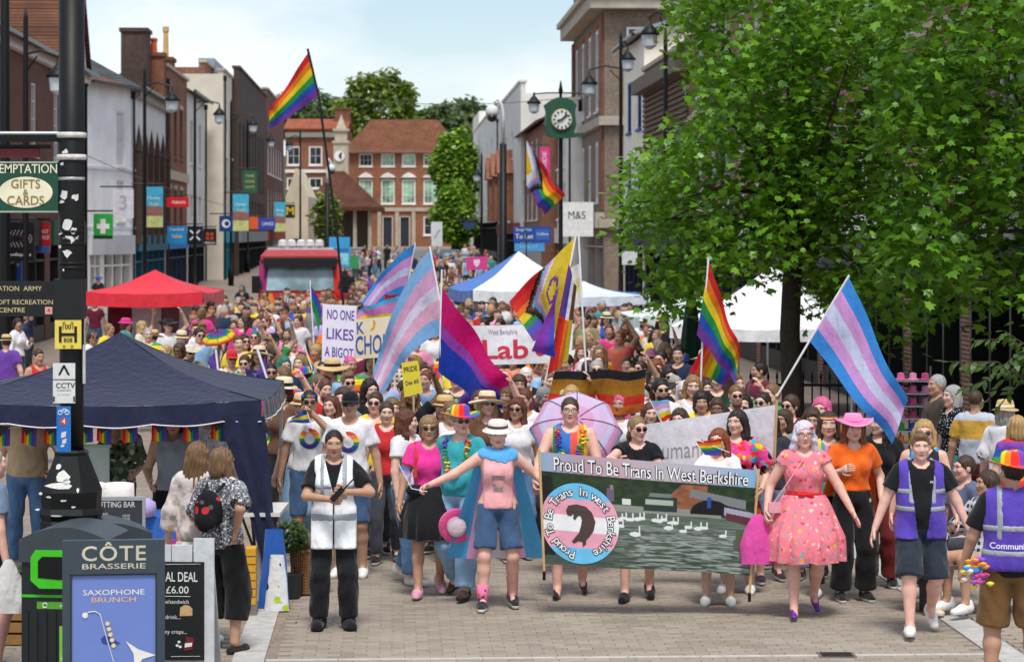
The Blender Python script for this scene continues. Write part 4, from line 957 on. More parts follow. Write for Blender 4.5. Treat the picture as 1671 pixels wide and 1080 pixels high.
# --- tall corner block ---
TR = 9.5; LST = M('b0a698', .9, .2, 1.5, name='limestone'); GBR = brick_mat('96806e','7f6b5d','b3a898')
R5 = rrow('stone_corner_block', 936, 986, TR, -14, GBR, 'tall grey brick and stone corner block with deep cornice'); L = R5.L; H = R5.H
for i in range(4):
    u = 1.2+i*(L-2)/4; R5.win(u, u+1.7, 9.0, 12.8, (2,3), fw=.2, head=M('a4532f', .9)); R5.win(u, u+1.7, 4.8, 7.6, (2,3), fw=.2)
R5.box('brick_strip', (L-1.2,-.12,4.4), (L-.1,-.005,13.2), brick_mat('9a4a30','86402a','9a8878')); R5.box('brick_strip', (.1,-.12,4.4), (1.0,-.005,13.2), brick_mat('9a4a30','86402a','9a8878'))
R5.band(13.4, 14.0, LST, .7); R5.band(14.0, 14.25, LST, .9); R5.band(8.2, 8.6, LST, .25, name='string_course'); R5.band(3.6, 4.3, LST, .4, name='string_course'); R5.shop(.6, L-.6, 3.2, None, col=LST, n=4); R5.parapet(1.4, GBR, LST); R5.walls()
b = MB(); b.box((L-.02,-.7,13.4),(L+.7,9,14.0)); b.box((L-.02,-.9,14.0),(L+.9,9,14.25)); b.build('cornice', LST, R5.o)
for zz_ in (8.2, 3.6): b = MB(); b.box((L,-.25,zz_),(L+.25,9,zz_+.4)); b.build('string_course', LST, R5.o)
for y in (1.0, 3.2):
    b = MB(); b.box((L,y,9.0),(L+.06,y+1.2,12.6)); w_ = b.build('window', WHITE, R5.o); b = MB(); b.box((L+.055,y+.1,9.1),(L+.075,y+1.1,12.5)); b.build('pane', glass_mat(), w_)
# --- cream and dark fronts nearer ---
R6 = Bld('cream_shop', on(1018, TR), on(1051, TR), ztop(70, on(1035, TR)), 9, render_mat('efe9da'), 'cream rendered shop front with blue window frames', None); L = R6.L
BLU = M('2d4f9c', .5)
for i in range(2): u = 1.6+i*4; R6.win(u, u+1.5, 7.4, 9.4, (2,2), BLU); R6.win(u, u+1.5, 3.8, 6.2, (2,2), BLU)
R6.gable_roof(1.6, M('8b9298', .5, .1, 1), .4, render_mat('d8d1c0')); R6.shop(.5, L-.5, 2.6, M('2b2560', .6), (2.6,3.4), M('1d1a40', .6), 4); R6.walls()
R7 = Bld('slatted_shop', on(1051.5, TR), on(1126, TR), ztop(118, on(1080, TR)), 9, M('8a7460', .8, .12, 1.5), 'brown slatted front half hidden by the street tree', None); L = R7.L
for i in range(26): R7.box('slat', (.3,-.10,3.9+i*.19), (L-.3,-.01,4.02+i*.19), M('6d5a4a', .8, .15, 5))
R7.band(R7.H-.5, R7.H, M('70665c', .8), .5); R7.shop(.5, L-.5, 2.7, M('2a2f35', .6), (2.7,3.6), DARK, 5); R7.parapet(.4, M('77736e', .8)); R7.walls()
# --- near brick building behind the tree ---
BRN = brick_mat('9c5236','843f2a','c2b5a5')
R8 = Bld('brick_shop_building', on(1127, TR), on(1900, TR), 12.5, 10, BRN, 'red brick building with white sash windows behind the big tree', None); L = R8.L; u = 2.0; i = 0
while u < L-2.5:
    R8.win(u, u+1.15, 4.15, 6.1, (2,4)); R8.win(u, u+1.15, 7.6, 9.6, (2,4)); u += 2.9; i += 1
R8.band(3.3, 3.75, WHITE, .25, name='string_course'); R8.band(6.9, 7.1, STONE, .1, name='string_course'); R8.band(12.0, 12.5, WHITE, .4)
u = 1.0
while u < L-4: R8.shop(u, u+4.0, 3.0, M(random.choice(['14161a','22262b','1a2b2f']), .5), (2.55,3.2), DARK, 3, glass_mat((.02,.022,.024))); u += 4.6
R8.parapet(.5, BRN); R8.walls()
for B_, us in ((L0,(.3,-.4)),(L1,(-.3,)),(L2,(-.2,)),(L3,(.3,)),(L4,(-.3,)),(L6,(.4,)),(R2,(1.2,)),(R4,(-.5,)),(R8,(8.2,21.0,30.))):
    for u in us: b = MB(); u = u if u > 0 else B_.L+u; b.tube([(u,-.1,.1),(u,-.1,B_.H-.25)], .055, 8); b.box((u-.12,-.2,B_.H-.4),(u+.12,-.01,B_.H-.1)); b.build('downpipe', BLACK, B_.o)
for B_ in (L0, L1, L2, L4, R6): b = MB(); b.box((-.3,-.52,B_.H-.06),(B_.L+.3,-.36,B_.H+.06)); b.build('gutter', BLACK, B_.o)
b = MB(); z = L2.H+7.2; b.tube([(4.3,4,L2.H+3),(4.3,4,z)], .03, 5)
for i in range(6): b.tube([(3.7+.0*i,3.6+i*.2,z-.1),(4.9,3.6+i*.2,z-.1)], .015, 4)
b.tube([(4.3,3.4,z-.1),(4.3,4.9,z-.1)], .015, 4); b.build('aerial', BLACK, L2.o)
# ---------------- trees ----------------
def leaf_mat(c, tr=.35):
    m, nt, b = _new('leaf'); g = nn(nt, 'NewGeometry'); v = coords(nt)
    rnd = g.outputs['Random Per Island']; cc = lin(c)
    q = ramp(nt, rnd, [(0, tuple(x*.62 for x in cc)), (.5, cc), (1, tuple(min(1, x*y) for x, y in zip(cc, (2.0,1.55,1.3))))])
    nt.links.new(q, b.inputs['Base Color']); b.inputs['Roughness'].default_value = .36; b.inputs['Specular IOR Level'].default_value = .45
    t = nn(nt, 'BsdfTranslucent'); nt.links.new(mixc(nt, .5, q, (.25,.42,.02)), t.inputs[0]); mx = nn(nt, 'MixShader'); mx.inputs[0].default_value = tr
    nt.links.new(b.outputs[0], mx.inputs[1]); nt.links.new(t.outputs[0], mx.inputs[2]); nt.links.new(mx.outputs[0], nt.nodes['Material Output'].inputs[0]); return m
BARK = M('4a3f36', .95, .25, 14, bmp=.02, bscale=25, name='bark')
# lobed leaf, slightly cupped, stalk at the origin, tip at +y
LEAFV = np.array([(0,0,0),(.20,.10,.03),(.52,.16,.02),(.36,.36,.05),(.46,.66,.0),(.20,.62,.04),(0,1.02,-.06),(-.20,.62,.04),(-.46,.66,.0),(-.36,.36,.05),(-.52,.16,.02),(-.20,.10,.03),(0,.4,-.01)])
LEAFF = [(0,1,12),(1,2,3),(1,3,12),(3,4,5),(3,5,12),(5,6,7),(5,7,12),(7,8,9),(7,9,12),(9,10,11),(9,11,12),(11,0,12)]
OVALV = np.array([(0,0,0),(.18,.3,.03),(.20,.55,.03),(0,1,-.04),(-.20,.55,.03),(-.18,.3,.03)]); OVALF = [(0,1,5),(1,2,4),(1,4,5),(2,3,4)]
def rand_rots(n, droop=.9):
    """leaf blades mostly facing up and outwards"""
    az = RNG.uniform(0, 2*PI, n); til = RNG.normal(0, .45, n); dr = RNG.normal(-.40*droop, .4, n)
    ca, sa, ct, s_, cd, sd = np.cos(az), np.sin(az), np.cos(til), np.sin(til), np.cos(dr), np.sin(dr)
    Rm = np.zeros((n,3,3)); Rz = np.zeros((n,3,3)); Rx = np.zeros((n,3,3)); Ry = np.zeros((n,3,3))
    Rz[:,0,0] = ca; Rz[:,0,1] = -sa; Rz[:,1,0] = sa; Rz[:,1,1] = ca; Rz[:,2,2] = 1
    Rx[:,0,0] = 1; Rx[:,1,1] = cd; Rx[:,1,2] = -sd; Rx[:,2,1] = sd; Rx[:,2,2] = cd
    Ry[:,0,0] = ct; Ry[:,0,2] = s_; Ry[:,1,1] = 1; Ry[:,2,0] = -s_; Ry[:,2,2] = ct
    return Rz@Rx@Ry
def leaves_obj(name, P, size, mat_, parent, V=LEAFV, Fc=LEAFF, kind='stuff'):
    n = len(P); Rm = rand_rots(n); sc = size*RNG.uniform(.65, 1.25, n)
    A = np.einsum('nij,vj->nvi', Rm, V)*sc[:,None,None]+P[:,None,:]
    Q = (np.array(Fc)[None]+(np.arange(n)*len(V))[:,None,None]).reshape(-1, 3)
    o = link(name, mesh(name, A.reshape(-1,3), Q, mat_, smooth=False), parent)
    if kind: o['kind'] = kind
    return o
def inpoly(x, y, poly):
    c = False; j = len(poly)-1
    for i in range(len(poly)):
        if (poly[i][1] > y) != (poly[j][1] > y) and x < (poly[j][0]-poly[i][0])*(y-poly[i][1])/(poly[j][1]-poly[i][1])+poly[i][0]: c = not c
        j = i
    return c
LM = leaf_mat((.105,.270,.016), .30); LM2 = leaf_mat((.085,.225,.016), .30)
CROWN = [(1105,-90),(1112,40),(1125,110),(1170,180),(1130,225),(1075,265),(1022,290),(1018,350),(1035,420),(1065,455),(1085,505),(1120,495),(1160,470),(1215,415),(1250,425),(1278,415),(1318,425),(1340,520),(1395,500),(1440,545),(1500,530),(1520,480),(1590,500),(1640,450),(1700,500),(1800,450),(1800,-90)]
def crown(poly, d0, d1, n, sub, spread, xr=None, size=.15, thin=.0):
    C = []; xs = [p[0] for p in poly]; ys = [p[1] for p in poly]
    while len(C) < n:
        x, y = RNG.uniform(min(xs), max(xs)), RNG.uniform(min(ys), max(ys))
        if not inpoly(x, y, poly) or (xr and not xr[0] <= x < xr[1]): continue
        # gaps where the wall behind shows through
        g = math.sin(x*.021+1.3)*math.sin(y*.027+.4)+.6*math.sin(x*.047+y*.031)
        if g > .72-thin: continue
        d = RNG.uniform(d0, d1); C.append(at(x, y, d))
    C = np.array(C); P = np.repeat(C, sub, 0)+RNG.normal(0, spread, (n*sub, 3)); return C, P
def big_tree(base, C, P, trunk_r, label, size, mat_, fork, single=0):
    e = empty('street_tree', base, 0, label, 'tree', 'street trees by the shops'); b0 = Vector(base)
    top = Vector(fork)-b0; b = MB(); n = 10
    b.tube([Vector((0,0,0)), top*.12+Vector((.02,0,0)), top*.5+Vector((-.05,.04,0)), top], [trunk_r*1.35, trunk_r*1.05, trunk_r*.95, trunk_r*.8], 12); b.build('trunk', BARK, e, True)
    idx = RNG.choice(len(C), min(26, len(C)), False)
    for i in idx:
        c = Vector(C[i])-b0; s0 = top*RNG.uniform(.72, 1.0); m_ = s0.lerp(c, .5)+Vector((0,0,.35)); b = MB(); b.tube([s0, s0.lerp(m_, .5)+Vector((0,0,.1)), m_, c], [trunk_r*.32, trunk_r*.24, trunk_r*.16, .012], 6); b.build('branch', BARK, e, True)
    P = P-np.array(base)
    if single:
        o_ = np.argsort(P[:,1])[:single*3]; o_ = RNG.permutation(o_)[:single]; lm = mesh('leaf', LEAFV, LEAFF, mat_); Rm = rand_rots(single)
        for k_, i in enumerate(o_):
            l = link('leaf', lm, e); l.matrix_local = Matrix.Translation(P[i]) @ Matrix(Rm[k_].tolist()).to_4x4() @ Matrix.Scale(size*random.uniform(.7, 1.25), 4)
        P = np.delete(P, o_, 0)
    leaves_obj('crown', P, size, mat_, e); return e
C1, P1 = crown(CROWN, 33.2, 39.0, 640, 30, .21, (900, 1470))
tb = at(1293, 0, 35.6); tb.z = 0
big_tree(tb, C1, P1, .155, 'leafy street tree with dark trunk standing behind the railing', .13, LM, at(1297, 330, 35.8), 220)
C2, P2 = crown(CROWN, 29.5, 35.5, 440, 30, .21, (1440, 1850))
tb = at(1730, 0, 31.5); tb.z = 0
big_tree(tb, C2, P2, .16, 'leafy street tree crown filling the upper corner over the seated people', .15, LM2, at(1735, 300, 32), 80)
# far trees
def far_tree(name, c, rx, rz, n, mat_, label, size, base, tr=.4, group='trees beyond the rooftops'):
    e = empty(name, base, 0, label, 'tree', group); c = np.array(c)-np.array(base)
    U = RNG.normal(0, 1, (n, 3)); U /= np.linalg.norm(U, axis=1)[:,None]; r = RNG.uniform(.55, 1.0, n)**.5
    lump = 1+.16*np.sin(U[:,0]*5+c[0])*np.sin(U[:,2]*6+1)+.12*np.sin(U[:,1]*7+U[:,0]*6)
    P = U*(r*lump)[:,None]*np.array([rx, rx*.8, rz])+c; P[:,2] = np.maximum(P[:,2], .3)
    b = MB(); b.tube([(0,0,0),(0,0,c[2]*.5),tuple(c)], [tr, tr*.8, tr*.3], 8); b.build('trunk', BARK, e, True)
    for i in range(5):
        q = P[RNG.integers(n)]; b = MB(); b.tube([(0,0,c[2]*.5), tuple((q+c)/2), tuple(q)], [tr*.4, tr*.25, .05], 5); b.build('branch', BARK, e, True)
    leaves_obj('crown', P, size, mat_, e, OVALV*np.array([1.6,1,1]), OVALF); return e
LF1 = leaf_mat((.15,.22,.045)); LF2 = leaf_mat((.11,.17,.085)); LF3 = leaf_mat((.19,.36,.045))
def ft(name, x0, x1, y0, y1, d, n, mat_, label, size, **k):
    c = at((x0+x1)/2, (y0+y1)/2, d); base = (c.x, c.y, gz(d)-.2); return far_tree(name, c, (x1-x0)/2*d/F, (y1-y0)/2*d/F, n, mat_, label, size, base, **k)
ft('broadleaf_tree', 553, 684, 118, 250, 285, 5200, LF1, 'huge rounded tree rising behind the hipped tile roof', .75)
ft('street_tree', 706, 780, 214, 335, 225, 3800, LF3, 'bright green tree beside the brick townhouse', .55, group='street trees by the shops'); ft('street_tree', 708, 778, 300, 402, 218, 2800, LF3, 'lower light green tree at the pavement before the townhouse', .5, group='street trees by the shops')
ft('broadleaf_tree', 738, 776, 208, 262, 260, 1500, LF1, 'dark tree tip behind the bright green street tree', .5)
dS = 150; ft('young_tree', 509, 556, 312, 402, dS, 900, LF1, 'slim young tree in front of the tiled pavilion', .35, tr=.08, group='street trees by the shops')
WOOD = [(430,570,148,225),(455,520,158,230),(400,470,155,235),(520,600,160,230),(685,760,168,240),(730,800,160,235),(780,850,172,240),(660,720,182,240),(560,640,190,235)]
for i, (x0,x1,y0,y1) in enumerate(WOOD):
    ft('hillside_tree', x0, x1, y0, y1, 420+12*(i % 3), 1500, LF2, ['dark wooded hilltop tree above the brick house roof','hillside tree just past the dark brick block','hillside tree half hidden by the rainbow flag','hillside tree touching the round tree','hillside tree above the green street tree','hillside tree behind the white camera dome','hillside tree above the white parapet house','hillside tree peeping over the hipped roof','hillside tree hidden behind the rounded tree'][i], 1.3, group='trees on the far hill')
hv = []; n = 24
hp = [(-120+i*240/n, 480, 20+5*math.sin(i*.5)+3*math.sin(i*1.3)) for i in range(n+1)]
V = hp+[(x, y-60, 0) for x, y, z in hp]+[(x, y+200, z) for x, y, z in hp]; k = n+1
tag(link('hill', mesh('hill', V, [(i,i+1,k+i+1,k+i) for i in range(n)]+[(i+1,i,2*k+i,2*k+i+1) for i in range(n)], M('3c4a34', .95, .2, .1), smooth=True)), kind='structure')
# overhanging shrub at the pavement edge
e = empty('shrub', at(1700, 0, 24.5), 0, 'shrub with long pointed leaflets reaching over the seated people', 'shrub'); e.location.z = 0; o0 = e.location
LMS = leaf_mat((.055,.12,.03)); tips = [(1540,590),(1562,640),(1588,555),(1610,620),(1640,540),(1632,660),(1655,590),(1600,665),(1575,600)]
lm = mesh('leaf', OVALV*np.array([1.1,1,1]), OVALF, LMS)
for i, (x, y) in enumerate(tips):
    a_ = at(1715, 650-20*(i % 4), 24.5)-o0; c_ = at(x, y, 24.3+.25*(i % 3))-o0; m_ = a_.lerp(c_, .5)+Vector((0,0,.18)); pts = [Vector((.02,0,.2)), a_, m_, c_]; b = MB(); b.tube(pts, [.02,.012,.008,.004], 5); b.build('branch', BARK, e)
    for j in range(16):
        u = .35+.65*j/15; p = (m_.lerp(c_, (u-.5)*2) if u > .5 else a_.lerp(m_, u*2)); sd = -1 if j % 2 else 1
        l = link('leaf', lm, e); l.matrix_local = Matrix.Translation(p) @ Euler((random.gauss(-.5,.3), random.gauss(0,.4), math.atan2(-(c_-a_).x, (c_-a_).y)+sd*random.uniform(.6,1.2))).to_matrix().to_4x4() @ Matrix.Scale(random.uniform(.10,.16), 4)
# ---------------- signpost column in the front corner ----------------
dP = 18.6; PX = at(117, 0, dP).x; kp = dP/F
col = empty('signpost_column', (PX, dP, 0), 0, 'scuffed black cast column carrying signs and stickers', 'column'); zp = lambda py: CH-(py-HY)*kp; xp = lambda px: (px-CX)*kp-PX
BLKP = M('0b0c0d', .5, .3, 25, spec=.3, bmp=.001, bscale=60, name='black_gloss_paint')
b = MB(); b.lathe([(.092,zp(745)),(.090,zp(640)),(.093,zp(560)),(.098,zp(400)),(.098,zp(-60))], (0,0,0), 20); b.build('shaft', BLKP, col, True)
def sq(b, w, z): return [(-w,-w,z),(w,-w,z),(w,w,z),(-w,w,z)]
b = MB(); prof = [(.215,0),(.215,zp(850)),(.205,zp(846)),(.225,zp(836)),(.205,zp(826)),(.212,zp(800)),(.195,zp(790)),(.115,zp(742)),(.12,zp(737)),(.1,zp(733))]
def oct_(w, z): c = .45*w; return [(-w+c,-w,z),(w-c,-w,z),(w,-w+c,z),(w,w-c,z),(w-c,w,z),(-w+c,w,z),(-w,w-c,z),(-w,-w+c,z)]
V = [p for w, z in prof for p in oct_(w, z)]; b.add(V, [(i*8+j,i*8+(j+1)%8,(i+1)*8+(j+1)%8,(i+1)*8+j) for i in range(len(prof)-1) for j in range(8)]); b.build('pedestal', BLKP, col)
def onpole(px, py, r=.098):           # a point on the front of the shaft
    x = max(-r*.97, min(r*.97, xp(px))); return Vector((x, -math.sqrt(r*r-x*x), zp(py)))
for py in (221, 257):
    b = MB(); b.lathe([(.100,-.022),(.112,-.016),(.116,0),(.112,.016),(.100,.022)], (0,0,zp(py)), 20); b.build('collar', M('c9c6bf', .7, .3, 25), col, True)
for py in (292, 378, 398, 430, 437): b = MB(); b.lathe([(.0985,-.012),(.1015,-.010),(.1015,.010),(.0985,.012)], (0,0,zp(py)), 20); b.build('strap', M('b5b7b9', .4, .2, 30, metal=.6) if py in (292,) else BLKP, col, True)
PAP = M('d8d6d0', .9, .12, 30); rr_ = random.Random(3)
def scrap(px, py, w, h, r=.0995, n=9, parent=None, rad=None):
    pts = []
    for i in range(n): q = 2*PI*i/n; k_ = rr_.uniform(.45, 1.15); pts.append((px+w/2*k_*math.cos(q), py+h/2*k_*math.sin(q)))
    P = [onpole(x, y, r) for x, y in pts]; c = onpole(px, py, r); b = MB(); b.add([c]+P, [(0,1+(i+1)%n,1+i) for i in range(n)]); return b.build('paper_scrap', PAP, parent or col)
for px, py, w, h in ((110,248,16,9),(104,268,8,6),(126,322,12,15),(108,318,14,16),(104,330,10,8),(114,368,18,20),(124,376,10,12),(102,380,10,9),(118,388,34,7),(112,412,17,16),(122,392,8,14),(100,402,7,8),(107,440,6,5),(116,437,28,5)): scrap(px, py, w, h, .1005)
# scuffs and torn stickers on the sloping pedestal faces
for px, py, w, h in ((102,758,12,10),(110,774,30,22),(104,788,48,14),(116,782,14,12),(75,800,8,5),(88,806,9,4),(135,795,6,9),(112,812,10,4),(128,822,8,4),(70,826,10,4),(100,836,22,3)):
    w_ = np.interp(py, [742,790,800,826,836,846], [.115,.195,.212,.205,.225,.205])+.004; pts = []
    for i in range(8): q = 2*PI*i/8; k_ = rr_.uniform(.6, 1.1); x, y = px+w/2*k_*math.cos(q), py+h/2*k_*math.sin(q); pts.append((xp(x), -np.interp(y, [742,790,800,826,836,846], [.115,.195,.212,.205,.225,.205])-.004, zp(y)))
    b = MB(); b.add(pts, [tuple(range(8))[::-1]]); b.build('paper_scrap', PAP, col)
def pole_sign(name, x0, y0, x1, y1, mat_, label, y=-.112, thick=.006, cat='sign', rz=0):
    c = Vector((PX+(xp(x0)+xp(x1))/2, dP+y, (zp(y0)+zp(y1))/2)); return sign_board(name, c, (x1-x0)*kp, (y1-y0)*kp, mat_, label, rz, thick, cat)
YEL = M('e6cf5a', .5, .06, 12); e = pole_sign('hydrant_plate', 94, 521, 137, 568, YEL, 'yellow hydrant plate with big black H on the column'); BK = M('141414', .5)
b = MB()
for x0,x1,z0,z1 in ((-.068,-.048,-.06,.06),(.048,.068,-.06,.06),(-.048,.048,-.012,.010)): b.box((x0,-.008,z0),(x1,-.0035,z1))
b.build('letter_h', BK, e); lettering('1001', sfm(.007), .05, BK, e, .01, 0, .055); lettering('808', sfm(.007), .045, BK, e, .01, 0, -.045)
for x in (-.06,.06):
    for z in (.088,-.088): b = MB(); b.lathe([(.012,0),(.010,.006),(.0001,.008)], (0,0,0), 8, mt=Matrix.Translation((x*.5,-.003,z)) @ Matrix.Rotation(PI/2, 4, 'X')); b.build('bolt', M('a89a50', .4, metal=.5), e)
WSG = M('d9dad8', .45, .08, 20); e = pole_sign('arrow_plate', 91, 591, 127, 617, WSG, 'white plate with black chevron arrow above the camera notice')
b = MB(); b.prism([(-.045,-.03),(-.028,-.03),(0,.025),(.028,-.03),(.045,-.03),(.007,.045),(-.007,.045)], -.006, -.0035); b.build('arrow', BK, e)
e = pole_sign('camera_notice', 91, 619, 127, 656, WSG, 'white notice reading CCTV strapped to the column'); lettering('CCTV', sfm(.005), .055, BK, e, .01, .01, .045); lettering('in operation', sfm(.005), .022, M('555555', .5), e, 0, 0, .012); lettering('for your safety', sfm(.005), .016, M('888888', .5), e, 0, 0, -.02)
for x0 in (-.082,.07): b = MB(); b.box((x0,-.006,-.075),(x0+.012,-.0035,-.035)); b.build('mark', BK, e)
e = pole_sign('cycle_route_sign', 97, 661, 120, 735, M('1f6fbd', .45, .06, 15), 'tall blue cycle route sign with white bicycle and red number four'); WH = M('eceeee', .5); 
for x in (-.026,.026):
    b = MB(); b.tube([(x+.016*math.cos(q), -.006, .125+.016*math.sin(q)) for q in np.linspace(0, 2*PI, 13)], .0028, 4, cap=False); b.build('wheel_mark', WH, e)
b = MB(); b.tube([(-.026,-.006,.125),(-.006,-.006,.15),(.020,-.006,.15),(.026,-.006,.125)], .003, 4); b.tube([(-.006,-.006,.15),(.002,-.006,.125),(.020,-.006,.15)], .003, 4); b.build('bicycle_mark', WH, e)
b = MB(); b.box((-.022,-.005,.03),(.022,-.0032,.085)); b.build('number_panel', M('c4382c', .5), e); lettering('4', sfm(.006), .055, WH, e, .01, 0, .057)
for (x, z, w, h) in ((0,-.04,.04,.05),(.005,-.09,.035,.04),(-.008,-.125,.03,.02)): b = MB(); b.add([(x-w/2,-.0045,z-h/2),(x+w/2*.7,-.0045,z-h*.4),(x+w/2,-.0045,z+h/2),(x-w/2*.8,-.0045,z+h*.3)], [(0,1,2,3)]); b.build('paper_scrap', PAP, e)
# shop sign and fingers on the column
GRN = M('1b4a38', .5, .08, 10); e = pole_sign('gift_shop_sign', -30, 264, 96, 347, GRN, 'dark green hanging sign with cream oval reading gifts and cards', 0, .05); CRM = M('e8e2c4', .6); GOLD = M('8a7636', .5)
w0 = 126*kp; cxs = (43-33)*kp
lettering('TEMPTATION', sfm(.028), .098, CRM, e, .006, (42-33)*kp, .135, width=.49)
b = MB(); b.add([(cxs+.205*math.cos(q), -.028, -.04+.118*math.sin(q)) for q in np.linspace(0, 2*PI, 33)[:-1]], [tuple(range(32))]); b.build('oval_panel', CRM, e)
lettering('GIFTS', sfm(.0315), .095, GOLD, e, .008, cxs, .02, width=.22); lettering('&', sfm(.0315), .065, GOLD, e, .008, cxs, -.042); lettering('CARDS', sfm(.0315), .098, GOLD, e, .008, cxs, -.105, width=.28)
b = MB(); w2, h2 = w0/2, 83*kp/2
for x0,x1,z0,z1 in ((-w2,w2,h2-.012,h2),(-w2,w2,-h2,-h2+.012)): b.box((x0,-.031,z0),(x1,-.026,z1))
b.build('trim', M('9fb0a0', .6), e)
b = MB(); b.box((-w2-.05,-.02,h2+.15),(w2+.02,.02,h2+.2)); b.build('bracket_arm', BLKP, e); b = MB(); b.tube([(-w2,0,h2+.215),(w2,0,h2+.215)], .014, 8); b.build('bracket_rail', M('bfc2c4', .4, metal=.5), e)
e = pole_sign('red_sign', -30, 241, 62, 257, M('6d1f26', .5), 'dark red sign edge hanging above the green gift sign', .06, .04)
b = MB(); b.box((-.2,-.02,.03),(.3,.02,.06)); b.build('bracket_arm', BLKP, e)
FNG = M('14171a', .45, .1, 15); GLD = M('c9b98a', .5)
e = pole_sign('finger_sign', -30, 459, 92, 483, FNG, 'upper black finger sign with gold capitals ending in army', -.02, .03); lettering('ATION  ARMY', sfm(.018), .052, GLD, e, .004, (34-31)*kp, 0, width=72*kp)
e = pole_sign('finger_sign', -30, 484, 92, 516, FNG, 'lower black finger sign reading recreation centre', -.02, .03); lettering('OFT RECREATION', sfm(.018), .050, GLD, e, .004, (43-31)*kp, .032, width=90*kp); lettering('CENTRE', sfm(.018), .050, GLD, e, .004, (21-31)*kp, -.028, width=42*kp)
b = MB(); b.box(((75-31)*kp,-.0195,-.058),((87-31)*kp,-.017,-.002)); b.build('number_panel', M('d8a48e', .5), e); lettering('4', sfm(.021), .045, M('b03a2a', .5), e, .008, (81-31)*kp, -.03)
b = MB(); b.box((xp(92),-.12,zp(520)),(xp(137),.1,zp(455))); b.build('sign_collar', FNG, col)
b = MB(); b.tube([(xp(139),-.05,zp(562)),(xp(139),-.05,zp(625))], .012, 6); b.build('cable_clip', M('c8cac8', .5), col)

# ---------------- litter bins ----------------
def litter_bin(px, d, top_py, rz, label):
    e = empty('litter_bin', (at(px, 0, d).x, d, 0), rz, label, 'litter bin', 'litter bins by the column'); h = CH-(top_py-HY)*d/F; w = .315; dk = M('1b2024', .45, .12, 12); gn = M('3fc41f', .45)
    b = MB(); pts = [(-w,.0),(-w,h*.80),(w,h*.80),(w,0)]; b.prism(pts, -.28, .28); b.build('body', dk, e)
    b = MB(); arc = [(-w-.015,h*.80)]+[(-w-.015+(2*w+.03)*i/12, h*.93+.07*h*math.sin(PI*i/12)) for i in range(13)]+[(w+.015,h*.80)]; b.prism(arc, -.30, .30); b.build('hood', M('3a4248', .5, .1, 12), e)
    for i in range(9): x = -w+.04+i*(2*w-.08)/8; b = MB(); b.box((x-.012,-.292,.05),(x+.012,-.281,h*.52)); b.build('rib', dk, e)
    ap = [(-.235,h*.70),(-.235,h*.83),(-.20,h*.87),(.20,h*.87),(.235,h*.83),(.235,h*.70),(.19,h*.655),(-.17,h*.655)]; b = MB(); b.prism(ap, -.325, -.302); b.build('aperture_surround', gn, e)
    b = MB(); b.prism([(-.18,h*.715),(-.18,h*.81),(-.15,h*.835),(.17,h*.835),(.19,h*.81),(.19,h*.73),(-.02,h*.705)], -.328, -.3255); b.build('aperture', M('050505', .8, 0), e)
    b = MB(); b.box((-w-.002,-.286,h*.60),(w+.002,.284,h*.615)); b.build('stripe', gn, e)
    b = MB(); b.box((-.2,-.2835,h*.535),(.2,-.2805,h*.575)); q = b.build('label_strip', M('58a52c', .5), e); b = MB(); b.tube([(-.14+.017*math.cos(t),-.286,h*.555+.017*math.sin(t)) for t in np.linspace(.4, 6.0, 12)], .004, 4); b.build('recycle_mark', WH, q); lettering('recycle', flatmap((0,-.2845,h*.555), (1,0,0), (0,0,1)), .035, WH, q, 0, .02, 0)
    b = MB(); b.box((-.03,-.2945,h*.22),(.2,-.2925,h*.44)); q = b.build('label_panel', M('7fc93c', .5), e); b = MB(); b.tube([(.05,-.297,h*.28),(.0,-.297,h*.34),(.04,-.297,h*.41),(.12,-.297,h*.40)], .005, 4); b.build('drawing', WH, q); b = MB(); b.tube([(.0+.014*math.cos(t),-.297,h*.255+.014*math.sin(t)) for t in np.linspace(.4, 6.0, 10)], .0035, 4); b.build('recycle_mark', WH, q)
    return e
litter_bin(122, 18.0, 852, -.10, 'dark recycling bin with bright green slot beside the brasserie board'); litter_bin(168, 18.75, 846, .3, 'second dark bin half hidden behind the recycling bin')
# ---------------- brasserie pavement board ----------------
dA = 17.0; ka = dA/F; e = empty('pavement_board', (at(186, 0, dA).x, dA, 0), R(7), 'slate grey pavement board with blue saxophone brunch poster', 'sign board'); za = lambda py: CH-(py-HY)*ka; SLG = M('39464f', .5, .06, 12)
wA = 82*ka; zT = za(880); b = MB(); b.box((-wA,-.03,0),(wA,.03,zT)); b.build('board', SLG, e)
b = MB(); b.add([(-wA+.02,.05,zT-.05),(wA-.02,.05,zT-.05),(wA-.02,.55,0),(-wA+.02,.55,0),(-wA+.02,.08,zT-.05),(wA-.02,.08,zT-.05),(wA-.02,.58,0),(-wA+.02,.58,0)], [(0,1,2,3),(7,6,5,4),(0,4,5,1),(1,5,6,2),(2,6,7,3),(3,7,4,0)]); b.build('rear_panel', SLG, e)
b = MB(); pw = 70*ka; zP1 = za(934); 
for x0,x1,z0,z1 in ((-wA-.002,-pw,0,zP1),(pw,wA+.002,0,zP1),(-wA-.002,wA+.002,zP1,zT+.002)): b.box((x0,-.055,z0),(x1,-.031,z1))
b.build('frame', SLG, e); b = MB(); b.box((-pw+.012,-.036,.02),(pw-.012,-.0315,zP1-.012)); po = b.build('poster', M('6f86c9', .35, .05, 2), e)
for x0,x1,z0,z1 in ((-pw,-pw+.012,0,zP1),(pw-.012,pw,0,zP1),(-pw,pw,zP1-.012,zP1)): b = MB(); b.box((x0,-.05,z0),(x1,-.032,z1)); b.build('bead', M('2b3339', .4), e)
sf = lambda o_: flatmap((0,-o_,0), (1,0,0), (0,0,1)); CRL = M('cfc7b2', .5)
